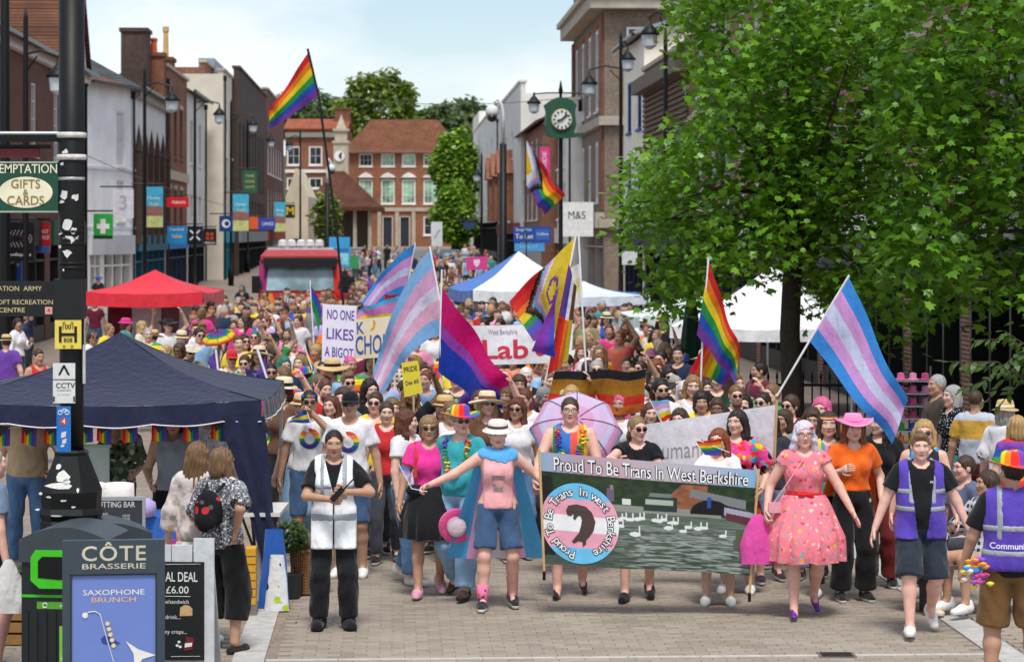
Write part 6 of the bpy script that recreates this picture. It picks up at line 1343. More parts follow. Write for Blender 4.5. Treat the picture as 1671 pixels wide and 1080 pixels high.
e = empty('potted_fern', gp(148, 22.6, .82), 0, 'small dark leafed pot plant on the stall', 'plant'); b = MB(); b.lathe([(.05,0),(.065,.1),(.06,.1)], (0,0,0), 12); b.build('pot', M('5a5148', .8), e)
for i in range(12): l = link('leaf', mesh('leaf', OVALV, OVALF, leaf_mat((.03,.07,.03))), e) if i == 0 else link('leaf', l.data, e); l.matrix_local = Matrix.Translation((0,0,.1)) @ Euler((.9+.2*(i % 3), 0, i*2.4)).to_matrix().to_4x4() @ Matrix.Scale(.17, 4)
e = empty('topiary_plant', gp(477, 22.9), 0, 'clipped round topiary in a black pot beside wicker basket', 'plant'); b = MB(); b.lathe([(.08,0),(.11,.22),(.10,.22)], (0,0,0), 14); b.build('pot', M('26282a', .6), e); b = MB(); b.tube([(0,0,.18),(0,0,.52)], .016, 6); b.build('stem', BARK, e); U = RNG.normal(0, 1, (900, 3)); U /= np.linalg.norm(U, axis=1)[:,None]; leaves_obj('foliage', U*RNG.uniform(.6,1,900)[:,None]*.155+np.array([0,0,.58]), .05, leaf_mat((.05,.11,.035)), e, OVALV, OVALF)
def wicker(c):
    m, nt, b = _new('wicker'); v = coords(nt); w = nn(nt, 'TexWave', Scale=22, Distortion=1.5); w.bands_direction = 'Z'; nt.links.new(v, w.inputs['Vector']); w2 = nn(nt, 'TexWave', Scale=16, Distortion=1.0); nt.links.new(v, w2.inputs['Vector']); cc = lin(c)
    q = mixc(nt, .5, w.outputs[0], w2.outputs[0]); nt.links.new(ramp(nt, q, [(.2, tuple(x*.4 for x in cc)), (.7, tuple(x*1.3 for x in cc))]), b.inputs['Base Color']); b.inputs['Roughness'].default_value = .7; bump(nt, b, q, .012); return m
WK = wicker('9a6a3e'); e = empty('wicker_basket', gp(507, 23.1), .1, 'brown wicker hamper with cushion beside the topiary', 'basket'); b = MB(); b.lathe([(.14,0),(.17,.02),(.20,.40),(.215,.42),(.20,.44)], (0,0,0), 22, sx=1.0, sy=.8); b.build('basket_body', WK, e); b = MB(); b.lathe([(.19,.42),(.17,.52),(.10,.57),(.0001,.58)], (0,0,0), 18, sy=.7); b.build('lining', fabric('6d5a4e'), e, True)
e = empty('wicker_basket', gp(32, 20.4, .30), 0, 'wicker basket of greens on a wooden crate at the edge', 'basket'); b = MB(); b.lathe([(.14,0),(.19,.26),(.20,.27)], (0,0,0), 22); b.build('basket_body', WK, e); leaves_obj('greens', RNG.normal(0, .07, (120, 3))*np.array([1.2,1,.4])+np.array([0,0,.28]), .09, leaf_mat((.08,.15,.03)), e, OVALV, OVALF)
e = empty('wooden_crate', gp(32, 20.4), 0, 'wooden crate under the basket of greens', 'crate')
for i in range(3): b = MB(); b.box((-.22,-.2,.01+i*.1),(.22,.2,.09+i*.1)); b.build('slat', M('9c7440', .7, .15, 8), e)
e = empty('yellow_crate', gp(410, 21.9), .05, 'tall yellow slatted crate at the foot of the gazebo', 'crate')
for i in range(7): b = MB(); b.box((-.045,-.12,.1+i*.072),(.045,.12,.162+i*.072)); b.build('slat', M('d8a02c', .6, .1, 9), e)
b = MB(); b.box((-.055,-.13,0),(.055,.13,.095)); b.build('foot', M('7a746c', .8), e)
for px, d, w, h, mt_, lab in ((447,22.2,.26,.72,fabric('2a5cae', .6),'blue tarpaulin hanging from the display table'),(452,22.1,.20,.50,spots('e4e6ea', ['b7d23a','2a2a2a','8fb0d8'], 9, .3),'white carrier bag printed green standing by the gazebo leg')):
    V = []; n = 18; m = 10
    for j in range(m+1):
        v = j/m
        for i in range(n): q = 2*PI*i/n; r = w/2*(.55+.55*math.sin(min(1, v*1.1)*PI*.55+.25) if False else (.6+.5*v))*(1+.10*math.sin(q*5+v*4)); V.append((r*math.cos(q), r*.5*math.sin(q), h*(1-v)))
    o = link('tarpaulin' if 'tarp' in lab else 'carrier_bag', mesh('bag', V, np.array([(j*n+i, (j+1)*n+i, (j+1)*n+(i+1)%n, j*n+(i+1)%n) for j in range(m) for i in range(n)]), mt_, smooth=True)); o.location = gp(px, d); tag(o, lab, 'cloth' if 'tarp' in lab else 'bag')
for i, (px, z, c, hh) in enumerate(((405,.83,'c9b8dd',.20),(412,.83,'d8cde6',.10),(424,.83,'e6e3ea',.05),(436,.83,'9fb4c8',.04),(420,.88,'c8d6e0',.03))):
    o = MB().lathe([(.03,0),(.035,hh*.7),(.022,hh*.85),(.02,hh)], (0,0,0), 10).build('jar', M(c, .4)); o.location = gp(px, 22.8+.1*(i % 2), z); tag(o, ['lilac bottle on the white display table','short lilac jar next to the bottle','squat white jar on the display table','small blue grey tub at the table end','pale tub behind the white jar'][i], 'jar', 'jars on the display table')
o = MB(); V = []; 
o.lathe([(.07,0),(.11,.05),(.10,.13),(.04,.17)], (0,0,0), 14); o = o.build('lilac_bundle', fabric('b3a3d8'), None, True); o.location = gp(236, 22.3, .82); tag(o, 'bundle of lilac fabric on the stall table', 'fabric')
RB = ['d92b2b','ee7f22','f3d526','2d9a48','2c58b8','7b3fa0']
st_b = empty('bunting', (0,0,0), 0, 'rainbow progress bunting hung beneath the gazebo edge', 'bunting'); rr_ = random.Random(5)
A_, C_ = at(-20, 694, 22.78), at(415, 684, 22.78); b = MB(); b.tube([A_.lerp(C_, u)-Vector((0,0,.03*math.sin(u*PI*6)**2)) for u in np.linspace(0,1,40)], .003, 4); b.build('string', WT, st_b)
for i in range(10):
    u = (i+.5+rr_.uniform(-.2,.2))/10; p = A_.lerp(C_, u); w, h = .07, .19; tl = rr_.uniform(-.5,.5); V = []; 
    for j in range(7): V += [(-w+2*w*j/6, .02*math.sin(j*1.3), 0), (-w+2*w*j/6+tl*.1, .02*math.sin(j*1.3), -h+.01*rr_.random())]
    f = link('pennant', mesh('pennant', V, [(2*j,2*j+1,2*j+3,2*j+2) for j in range(6)]+[(0,2,1)], [fabric(c, trans=.3) for c in RB]+[fabric('30303a'),fabric('e8b8c8'),fabric('7ab8e0')], list(range(6))+[0]), st_b); f.location = p; f.rotation_euler = (0, tl*.6, .2*tl)
    b = MB(); b.add([(-w,-.022,-.002),(w,-.022,-.002),(0,-.024,-.11)], [(0,2,1)]); b.build('chevron', [fabric('3c3c48')], f)
# ---------------- hats stall and bench on the far pavement ----------------
e = empty('merchandise_stall', gp(1480, 29.5), R(-8), 'stall rack of pink hats and rainbow goods beside the pavement', 'stall')
for x in (-.28,.28): b = MB(); b.tube([(x,0,0),(x,0,1.8)], .012, 6); b.build('post', M('5a5c60', .4, metal=.6), e)
for i in range(9):
    b = MB(); b.box((-.30,-.2,.42+i*.15),(.30,.2,.43+i*.15)); sh_ = b.build('shelf', M('8a8c90', .5, metal=.5), e)
    for j in range(4): q = MB(); x = -.22+j*.145; q.lathe([(.075,0),(.075,.012),(.045,.02),(.04,.08),(.0001,.09)], (x,-.05,.435+i*.15), 10); q.build('goods', fabric(('b8487c','c45a90','c87aa0','a83a6c') [(i+j) % 4] if i > 4 else RB[(i*2+j) % 6]), sh_)
b = MB(); b.box((-.34,-.25,.0),(.34,.25,.40)); b.build('counter', M('a8835a', .7, .15, 6), e)
e = empty('bench', gp(1605, 21.9), R(4), 'dark slatted bench the checked shirt woman sits on', 'bench')
for i in range(4): b = MB(); b.box((-.62,-.18+i*.11,.42),(.75,-.09+i*.11,.455)); b.build('seat_slat', M('5e5148', .8, .15, 6), e)
for x in (-.5,.6): b = MB(); b.box((x-.03,-.16,0),(x+.03,.22,.42)); b.build('leg', M('2c2c2e', .6), e)
# ---------------- fire engine red truck ----------------
dT_ = 74; k = dT_/F; e = empty('truck', (at(490, 0, dT_).x, dT_, 0), R(4), 'red and magenta fronted truck with dark windscreen in the parade', 'truck'); tz = lambda py: CH-(py-HY)*k; TRD = M('d8342c', .35, .05, coat=.3); MAG = M('a82a72', .35, .05, coat=.3)
b = MB(); b.box((-1.25,0,.45),(1.25,5,tz(473))); b.build('body', TRD, e); b = MB(); w = 1.25; b.add([(-w,0,tz(473)),(w,0,tz(473)),(w*.95,.25,tz(425)),(-w*.95,.25,tz(425)),(-w,2,tz(473)),(w,2,tz(473)),(w*.95,2,tz(425)),(-w*.95,2,tz(425))], [(0,1,2,3),(1,5,6,2),(5,4,7,6),(4,0,3,7),(3,2,6,7)]); cab = b.build('cab', M('17181a', .3, .1), e)
b = MB(); b.add([(-1.02,-.012,tz(474)),(1.02,-.012,tz(474)),(.97,.16,tz(434)),(-.97,.16,tz(434))], [(0,1,2,3)]); b.v = [(x, y-.03, z) for x, y, z in b.v]; b.build('windscreen', glass_mat((.22,.32,.36)), cab)
for s_ in (-1,1):
    b = MB(); b.add([(s_*1.26,-.02,tz(490)),(s_*1.02,-.05,tz(475)),(s_*1.0,.15,tz(428)),(s_*1.22,.2,tz(424)),(s_*1.27,.5,tz(450))], [(0,1,2,3),(0,3,4)]); b.build('door_pillar', MAG if s_ < 0 else TRD, cab)
    b = MB(); b.box((s_*1.33-.12,-.25,tz(478)),(s_*1.33+.12,-.05,tz(450))); b.build('mirror', M('141414', .4), cab)
    b = MB(); b.lathe([(.14,0),(.14,.05),(.0001,.06)], (0,0,0), 14, mt=Matrix.Translation((s_*.85,-.03,.95)) @ Matrix.Rotation(PI/2, 4, 'X')); b.build('headlight', M('e8e8e2', .2), e)
    for y in (1.0, 4.0):
        b = MB(); b.lathe([(.2,-.14),(.48,-.14),(.5,-.1),(.5,.1),(.48,.14),(.2,.14)], (0,0,0), 20, mt=Matrix.Translation((s_*1.1,y,.5)) @ Matrix.Rotation(PI/2, 4, 'Y')); wh = b.build('wheel', M('161616', .8), e); b = MB(); b.lathe([(.22,-.15),(.22,.15)], (0,0,0), 14, mt=Matrix.Translation((s_*1.1,y,.5)) @ Matrix.Rotation(PI/2, 4, 'Y')); b.build('rim', M('9a9c9e', .4, metal=.7), wh)
b = MB(); b.box((-1.2,.1,tz(425)),(1.2,2,tz(418))); b.add([(-1.2,.1,tz(418)),(1.2,.1,tz(418)),(1.05,.5,tz(408)),(-1.05,.5,tz(408)),(-1.05,2,tz(408)),(1.05,2,tz(408)),(1.2,2,tz(418)),(-1.2,2,tz(418))], [(0,1,2,3),(3,2,5,4),(1,6,5,2),(7,0,3,4)]); b.build('roof', M('a83a40', .4, .12), cab)
b = MB(); b.box((-1.1,-.12,tz(436)),(1.1,.2,tz(421))); b.build('sun_visor', M('1a1a1c', .3), cab)
b = MB(); b.box((-1.0,.6,tz(408)),(1.0,.75,tz(404))); b.build('light_bar', M('c9cdd0', .4), e)
for i in range(5): b = MB(); x = -.55+i*.28; b.lathe([(.10,0),(.14,.05),(.12,.2),(.05,.24)], (x,.7,tz(404)), 10); b.build('roof_lamp', M('dcdfe0', .3), e)
b = MB(); b.box((-1.1,-.03,tz(500)),(1.1,-.004,tz(478))); b.build('front_panel', TRD, e); b = MB(); b.add([(-1.2,-.035,tz(520)),(-.6,-.035,tz(520)),(-.85,-.035,tz(478)),(-1.2,-.035,tz(478))], [(0,1,2,3)]); b.build('rainbow_wrap', M('e08a3a', .4, .4, 2), e)
b = MB(); b.box((-1.2,-.08,.4),(1.2,-.005,.85)); b.build('bumper', M('2a2a2c', .5), e)
# parked vehicles at the far end
def car(px, d, col_, label):
    e = empty('parked_car', (at(px, 0, d).x, d, gz(d)), R(8), label, 'car', 'cars parked at the far end'); m = M(col_, .25, .03, coat=.5, metal=.3)
    b = MB(); b.prism([(-.88,.35),(-.9,.7),(-.84,.95),(.84,.95),(.9,.7),(.88,.35)], 0, 4.2); b.build('body', m, e); b = MB(); b.add([(-.8,.6,.95),(.8,.6,.95),(.8,3.9,.95),(-.8,3.9,.95),(-.62,1.2,1.45),(.62,1.2,1.45),(.62,3.3,1.45),(-.62,3.3,1.45)], [(0,1,5,4),(1,2,6,5),(2,3,7,6),(3,0,4,7),(4,5,6,7)]); b.build('roof', m, e)
    b = MB(); b.add([(-.74,.59,.99),(.74,.59,.99),(.60,1.13,1.41),(-.60,1.13,1.41)], [(0,1,2,3)]); b.build('windscreen', glass_mat((.12,.17,.2)), e)
    for s_ in (-1,1):
        b = MB(); b.box((s_*.7-.14,-.03,.68),(s_*.7+.14,.01,.82)); b.build('headlight', M('e6e8ea', .2), e)
        for y in (.8,3.4): b = MB(); b.lathe([(.18,-.1),(.31,-.1),(.31,.1),(.18,.1)], (0,0,0), 14, mt=Matrix.Translation((s_*.8,y,.31)) @ Matrix.Rotation(PI/2, 4, 'Y')); b.build('wheel', M('161616', .8), e)
for px, d, c_, lab in ((752,150,'93a6ae','pale blue grey car parked before the white parapet house'),(737,162,'3f474c','dark car parked just past the pale blue car'),(583,170,'8fa2a8','silver car by the tiled pavilion'),(773,140,'c0c6c8','silver car nosing out beside the pink sign')): car(px, d, c_, lab)
# ---------------- flags, placards and banners ----------------
TRANS = ['3f92e2','d9a0de','d3daf6','d9a0de','3f92e2']; BI = ['d60f72','d60f72','9a45b0','1f3fae','1f3fae']
TRL = ['86b8e6','e0a9cf','e0d8ec','e8b2cc','86b8e6']
def fl_prog(u, v):                     # progress flag: chevrons from the hoist over six stripes
    q = u*1.6+abs(v-.5)*2*.85 if False else u*1.9-(.5-abs(v-.5))*1.25
    i = int(v*6) if v < 1 else 5
    if q < 0: return 'f0c92a' if len(CH_) == 5 and q < -.18 else CH_[0]
    for k, c in enumerate(CH_):
        if q < .11*(k+1): return c
    return RB[i]
CH_ = ['f2f2f4','eba6d2','5ab4e8','6a4426','1c1c1e']
def flag(name, HT, HB, FT, FB, d, cols, label, dd=0., folds=3, amp=.10, nu=44, nv=24, pole=None, pr=.011, pcol='e8e8ea', trans=.45, sag=.0, group='flags carried in the parade', cat='flag'):
    """HT, HB: top and foot of the edge on the pole; FT, FB: the free end (pixels); dd: how much nearer the free end hangs"""
    e = empty(name, at(*HB, d), 0, label, cat, group); o0 = e.location.copy(); A, B, C, D = at(*HT, d)-o0, at(*HB, d)-o0, at(*FT, d-dd)-o0, at(*FB, d-dd)-o0; V = []; ph = random.random()*6
    for j in range(nv+1):
        v = j/nv
        for i in range(nu+1):
            u = i/nu; p = (A.lerp(B, v)).lerp(C.lerp(D, v), u); w = amp*(u**.7)*(math.sin(u*folds*2*PI+v*2.2+ph)+.45*math.sin(u*folds*4.1+v*5+ph*2)); s_ = .3*amp*u*math.sin(u*folds*2*PI+ph+1.2+v)
            V.append((p.x+s_*.5, p.y+w, p.z+s_-sag*math.sin(PI*u)))
    Fc = []; mi = []; cs = []
    for j in range(nv):
        for i in range(nu):
            Fc.append((j*(nu+1)+i, (j+1)*(nu+1)+i, (j+1)*(nu+1)+i+1, j*(nu+1)+i+1)); u, v = (i+.5)/nu, (j+.5)/nv
            c = cols(u, v) if callable(cols) else cols[min(len(cols)-1, int(v*len(cols)))]
            if c not in cs: cs.append(c)
            mi.append(cs.index(c))
    link('cloth', mesh('cloth', V, np.array(Fc), [fabric(c, .8, .011, .06, trans) for c in cs], mi, True), e)
    if pole: b = MB(); b.tube([at(x, y, d)-o0 for x, y in pole], pr, 6); b.build('pole', M(pcol, .5), e)
    return e
flag('rainbow_flag', (503,86), (520,157), (437,186), (434,217), 60, RB, 'rainbow flag flying highest on a long black pole', 0, 1.5, .22, pole=[(502,80),(520,157),(534,260),(550,380),(558,470),(562,520)], pr=.03, pcol='1a1a1c')
flag('progress_flag', (858,228), (858,300), (921,322), (888,352), 66, fl_prog, 'progress flag on a thin pole below the street clock', 0, 2, .2, pole=[(858,224),(858,340),(860,500)], pr=.018, pcol='3a3a3c')
flag('trans_flag', (677,398), (662,484), (592,489), (606,512), 44, TRANS, 'pale blue pink and white flag streaming behind the bigger one', .3, 2, .12, sag=-.12, pole=[(678,396),(655,520)])
flag('trans_flag', (652,482), (640,520), (585,505), (583,522), 43, ['5ab4e8','d98ac8','d98ac8','f3d526'], 'drooping end of a blue and pink flag by the choir banner', 0, 2, .08)
flag('rainbow_flag', (628,480), (628,515), (652,482), (648,516), 43.5, lambda u, v: ['f3d526','2d9a48','2d9a48','7b3fa0'][min(3, int(u*4))] if v > .25 else 'b02a3a', 'small patch of rainbow flag above the choir banner', 0, 1, .04)
flag('trans_flag', (702,406), (729,547), (606,610), (622,650), 29, TRL, 'large washed out blue and pink flag above the crowd on white pole', .5, 1.6, .13, sag=-.2, pole=[(701,402),(729,547),(752,690)], pcol='f2f2f4')
flag('bisexual_flag', (720,467), (715,606), (838,632), (824,690), 27.5, BI, 'pink purple and blue flag above the cowboy hat man', .3, 1.8, .13, pole=[(721,440),(718,560),(723,690)])
def inter(u, v):
    r = math.hypot((u-.32)*1.2, (v-.42)*.9)
    if u < .62-abs(v-.45)*.7: return '7a3aa0' if .10 < r < .15 else 'f3d33a'
    q = u-(.62-abs(v-.45)*.7); 
    for k, c in enumerate(('ececf4','eba6d2','79c0ea','6a4426','1c1c1e')):
        if q < .055*(k+1): return c
    return ['d8262c','e4352c','ee7f22','f3d526','2d9a48','5b5fd0','8a45b0'][min(6, int(v*7))]
flag('intersex_progress_flag', (939,387), (908,545), (834,486), (872,550), 27, inter, 'intersex progress flag with purple ring on yellow chevron', .4, 1.5, .14, pole=[(940,384),(908,545),(889,625)], pcol='f0e8d8')
flag('progress_flag', (928,430), (893,612), (940,470), (926,590), 26.8, lambda u, v: (['8a3fb0','3f4fc0','ececf4','6a4426'] if v < .45 else ['d8262c','e4352c','ee7f22','f3d526'])[min(3, int(u*4))], 'narrow folded progress flag hanging beneath the intersex flag', -.2, 1.2, .06)
flag('purple_flag', (912,470), (905,500), (866,575), (905,588), 26.5, ['8a3fb0','8a3fb0','6a48c0','3f56c8'], 'purple and blue flag tail under the yellow chevron flag', .1, 1.2, .08)
flag('white_flag', (945,430), (948,500), (925,440), (926,506), 27.6, ['f4f2ea','f4e9a8','f4f2ea'], 'white and pale yellow flag edge behind the intersex flag', 0, 1, .04, pole=[(944,380),(950,500),(957,615)])
flag('rainbow_flag', (1157,427), (1137,546), (1209,580), (1200,626), 28, RB, 'rainbow flag hanging from a white pole in front of the tree', .2, 2, .10, pole=[(1156,422),(1146,560),(1141,690)])
flag('rainbow_flag', (1150,560), (1125,606), (1209,566), (1186,628), 28.3, lambda u, v: ['d8262c','ee5f22','ee9f22','f3d526','2d9a48','2c58b8','7b3fa0'][min(6, int(u*7))], 'lower rainbow flag with slanting stripes below the first', .1, 1.4, .06)
flag('trans_flag', (1385,452), (1321,556), (1481,662), (1456,730), 23.2, TRANS, 'huge blue pink and white flag slanting from a pole above the cowgirl', .6, 1.4, .14, 56, 30, pole=[(1386,449),(1321,556),(1268,646)], pcol='dadad6')
flag('purple_flag', (433,580), (438,630), (403,640), (400,600), 27, ['6a4aa8','574090'], 'purple pennant with white lettering beside the green haired person', 0, 1, .03, pole=[(420,570),(440,632)], pr=.014, cat='flag')
flag('purple_flag', (352,572), (356,610), (338,590), (345,606), 29, ['6a4aa8','6a4aa8'], 'small purple pennant near the blue shirt man', 0, 1, .02, pole=[(352,570),(358,625)], pr=.014)
flag('rainbow_flag', (496,566), (506,604), (514,590), (512,604), 30, RB, 'little rainbow hand flag in the crowd behind the green wig', 0, 1, .02, pole=[(496,562),(512,610)], pr=.01)
flag('rainbow_flag', (506,461), (508,500), (527,505), (521,540), 34, ['5a3fa0','2c58b8','2d9a48','2d9a48'], 'thin folded rainbow flag beside the bigot placard', 0, 1, .05, pole=[(506,458),(512,560)], pr=.01)
flag('hand_flag', (651,759), (669,792), (668,766), (672,776), 21.9, TRANS[:4], 'small paper trans flag held in the outstretched hand', 0, .6, .012, pole=[(650,756),(672,797),(697,802)], pr=.004, group='hand flags')
flag('hand_flag', (1136,720), (1150,742), (1178,716), (1176,744), 22.1, RB, 'small rainbow hand flag held by the red haired person', 0, .8, .012, pole=[(1134,716),(1190,738)], pr=.004, group='hand flags')
flag('hand_flag', (1062,655), (1082,690), (1092,652), (1096,680), 24.5, ['86b8e6','e0a9cf','ececf4','f3d526','e4352c'], 'striped hand flag by the bearded man with a rucksack', 0, 1, .02, pole=[(1060,652),(1085,700)], pr=.005, group='hand flags')
flag('bear_flag', (905,606), (890,668), (1052,604), (1050,676), 26.5, ['26262c','a87426','b07a24','d83a2c','d8742a'], 'wide black brown and red flag stretched between marchers', 0, 2, .06)
flag('hand_flag', (500,668), (508,690), (476,682), (470,690), 24.6, ['2c58b8','f3d526','2c58b8'], 'small blue and yellow flag at the gazebo corner', 0, 1, .02, pole=[(498,662),(510,700)], pr=.005, group='hand flags')
def draped(name, TL, TR, BR, BL, d, nu, nv, colour, label, amp=.03, waves=2.5, cat='banner', dl=0., dr=0.):
    """a cloth banner hung between two upper corners; returns the thing and its surface map"""
    c = at((TL[0]+TR[0])/2, (BL[1]+BR[1])/2, d); e = empty(name, c, 0, label, cat); A, B, C, D = at(*TL, d+dl)-c, at(*TR, d+dr)-c, at(*BR, d+dr)-c, at(*BL, d+dl)-c
    def S_(u, v, out=0.):
        p = A.lerp(B, u).lerp(D.lerp(C, u), v); w = amp*(.3+.7*v)*(math.sin(u*waves*2*PI+.6)+.4*math.sin(u*waves*4.6+v*3)); return Vector((p.x, p.y+w-out, p.z-.012*math.sin(PI*u)*math.sin(PI*v)))
    V = [S_(i/nu, j/nv) for j in range(nv+1) for i in range(nu+1)]; Fc = np.array([(j*(nu+1)+i, (j+1)*(nu+1)+i, (j+1)*(nu+1)+i+1, j*(nu+1)+i+1) for j in range(nv) for i in range(nu)])
    if callable(colour):
        m, nt, b = _new('printed_banner'); a_ = nn(nt, 'Attribute', attribute_name='print'); nt.links.new(a_.outputs['Color'], b.inputs['Base Color']); b.inputs['Roughness'].default_value = .45; b.inputs['Specular IOR Level'].default_value = .3
        me = mesh('cloth', V, Fc, m, smooth=True); U, Vv = np.meshgrid(np.linspace(0,1,nu+1), np.linspace(0,1,nv+1)); at_ = me.color_attributes.new('print', 'FLOAT_COLOR', 'POINT'); at_.data.foreach_set('color', colour(U.ravel(), Vv.ravel()).astype(np.float32).ravel())
    else: me = mesh('cloth', V, Fc, colour, smooth=True)
    link('cloth', me, e); return e, S_
def blet(e, S_, body, u, v, su, sv, mat_, size=.1, bold=.0, out=.004, name='lettering', rot=0, sl=0.):
    """lettering su wide and sv tall (shares of the banner)"""
    V, Fc = text_mesh(body, 1.0, bold); x0, x1, y0, y1 = V[:,0].min(), V[:,0].max(), V[:,1].min(), V[:,1].max(); P = []
    for x, y, _ in V: q = (x-x0)/(x1-x0)-.5; P.append(S_(u+q*su, v+sl*q-((y-y0)/(y1-y0)-.5)*sv, out))
    return link(name, mesh(name, P, Fc, mat_), e)
# --- the front banner: canal picture with title strip and round badge ---
def vnoise(x, y, seed=0):
    xi, yi = np.floor(x).astype(int), np.floor(y).astype(int); fx, fy = x-xi, y-yi; h = lambda a, b: (np.sin(a*127.1+b*311.7+seed*17.3)*43758.5453) % 1.0
    fx = fx*fx*(3-2*fx); fy = fy*fy*(3-2*fy); return (h(xi,yi)*(1-fx)+h(xi+1,yi)*fx)*(1-fy)+(h(xi,yi+1)*(1-fx)+h(xi+1,yi+1)*fx)*fy
def canal(U, V):
    n = len(U); C = np.zeros((n,4)); C[:,3] = 1; L_ = lambda c: np.array(lin(c)); m = lambda k, c: C.__setitem__((k, slice(0,3)), L_(c) if isinstance(c, str) else c)
    y = (V-.17)/.83; fo = vnoise(U*26, y*22)*.6+vnoise(U*60, y*50, 1)*.4
    C[:,:3] = L_('24331f')*(.5+fo[:,None]*1.6)                                              # dark trees
    wat = y > .335+.03*U; rp = vnoise(U*14+3*vnoise(U*8, y*30, 2), y*95, 3)*.6+vnoise(U*40, y*150, 4)*.4
    base = L_('5d6c60')[None]*(1-np.clip((y-.45)*1.1, 0, .55))[:,None]+L_('2a3324')[None]*np.clip((y-.45)*1.1, 0, .7)[:,None]
    w = base*(.45+1.1*rp[:,None]); gl = np.clip((rp-.50+.08*(U > .45))*5, 0, 1)*np.clip((y-.45)*6, 0, 1)*np.clip((U-.30)*6, 0, 1); w = w*(1-.75*gl[:,None])+L_('aab5ae')[None]*.75*gl[:,None]*(.5+.6*rp[:,None]); C[wat,:3] = w[wat]
    m((y > .29) & (y <= .345+.03*U) & (U > .31) & (U < .85), L_('8d8f86'))                # towpath edge
    br = (U > .59) & (U < .78) & (y < .29) & (y > .02+.22*np.abs(U-.66)/.1*(U < .66)); C[br,:3] = L_('8f5a40')*(.6+.8*fo[br,None]); m((U > .70) & (U < .96) & (y > .06+.35*(U-.70)) & (y < .15+.40*(U-.70)), L_('7d7f80')); ar = (((U-.80)/.10)**2+((y-.34)/.17)**2 < 1) & (y < .34); C[ar,:3] = L_('14161a')
    m((U > .48) & (U < .64) & (y > .17) & (y < .33), L_('2c3a36')); m((U > .49) & (U < .62) & (y > .20) & (y < .26), L_('a8b4a4')); m((U > .50) & (U < .61) & (y > .13) & (y < .175), L_('6f7f78')); m((np.abs(U-.525+(y-.05)*.2) < .004) & (y > .03) & (y < .17), L_('3a3a34'))
    m((U > .86) & (y > .24+.35*(U-.86)) & (y < .33+.45*(U-.86)), L_('a8a0b8')); m((U > .87) & (y > .30+.35*(U-.86)) & (y < .38+.45*(U-.86)), L_('5a3038'))
    m((np.abs(U-.325) < .016) & (y > .12) & (y < .26), L_('6d5a70')); m((np.abs(U-.33) < .008) & (y > .08) & (y < .13), L_('8f7a72')); m((np.abs(U-.79) < .010) & (y > .14) & (y < .26), L_('2d4f9a')); m((np.abs(U-.40) < .02) & (y > .22) & (y < .28), L_('d5d8d4'))
    for sx, sy, sc in ((.365,.43,1),(.385,.41,.9),(.415,.42,1.1),(.45,.41,1),(.47,.40,1),(.535,.41,1),(.555,.42,.9),(.575,.40,1),(.61,.43,.9),(.63,.43,1),(.60,.49,1.2),(.67,.52,1),(.695,.47,1),(.74,.48,1.1),(.77,.47,1),(.44,.58,1.4),(.37,.50,1),(.86,.55,1)):
        sw_ = (((U-sx)/(.019*sc))**2+((y-sy-.02)/(.019*sc))**2 < 1) | ((np.abs(U-sx-.014*sc) < .003) & (y > sy-.05*sc) & (y < sy+.01)); C[sw_,:3] = L_('e4e6e4')
    m((U > .92) & (y > .50) & (y < .62+.8*(U-.92)), L_('51603a')); m((U > .91) & (y >= .60+.5*(U-.92)) & (y < .72+.5*(U-.92)), L_('5a584e')); m((U < .055) & (y > .05) & (y < .9), L_('20201d')*(.6+.8*fo[(U < .055) & (y > .05) & (y < .9), None]))
    t = V < .17; a_ = np.stack([np.interp(U[t], [0,.2,.35,.55,.75,1], [L_(c)[i] for c in ('8fb0cc','b79aa8','c2a2aa','b9b2bc','bdb6c4','7fb2d4')]) for i in range(3)], 1); C[t,:3] = a_
    return C
BT = [(880,737),(1234,767),(1224,938),(889,920)]
bn, SB = draped('parade_banner', *BT, 21.75, 320, 170, canal, 'wide printed front banner with canal scene and trans pride title', .022, 1.6); BKL = M('17181c', .5); WL = M('f4f4f4', .5)
TT = 'Proud To Be Trans In West Berkshire'
for o_, mt_, bo in ((.003, BKL, .055), (.006, WL, .004)): blet(bn, SB, TT, .515, .095, .90, .12, mt_, bold=bo, out=o_, sl=-.0)
Wb, Hb = 348*21.75/F, 178*21.75/F; bc = (.178,.615); R0 = .365*Hb
def SP(x, z, out): return SB(bc[0]+x/Wb, bc[1]-z/Hb, out)
def disc(r0, r1, c, out, z0=-9, z1=9):
    b = MB(); n = 60; xs_ = np.linspace(-r1, r1, 61); V = []; Fc = []
    for x in xs_:
        h = math.sqrt(max(0, r1*r1-x*x)); a_, b_ = max(-h, z0), min(h, z1); 
        if b_ < a_: a_ = b_ = max(-h, min(h, z0))
        V += [SP(x, a_+(b_-a_)*q/4, out) for q in range(5)]
    b.add(V, [(i*5+q, (i+1)*5+q, (i+1)*5+q+1, i*5+q+1) for i in range(60) for q in range(4)]); return b.build('badge', M(c, .5), bn)
for z0, z1, c in ((-R0,-R0*.6,'6bbfe8'),(-R0*.6,-R0*.2,'eaa3b8'),(-R0*.2,R0*.2,'ecebee'),(R0*.2,R0*.6,'eaa3b8'),(R0*.6,R0,'6bbfe8')): disc(0, R0, c, .004, z0, z1)
plat = [(-.36,.22),(-.40,.36),(-.33,.50),(-.10,.56),(.18,.52),(.36,.36),(.46,.10),(.40,-.16),(.26,-.36),(.18,-.44),(.16,-.58),(.06,-.66),(.06,-.52),(-.06,-.50),(-.20,-.58),(-.26,-.52),(-.16,-.40),(-.04,-.26),(.02,-.08),(.06,.12),(.02,.24),(-.06,.22),(-.14,.10),(-.20,.14),(-.18,.30),(-.26,.20)]
import mathutils.geometry as mg
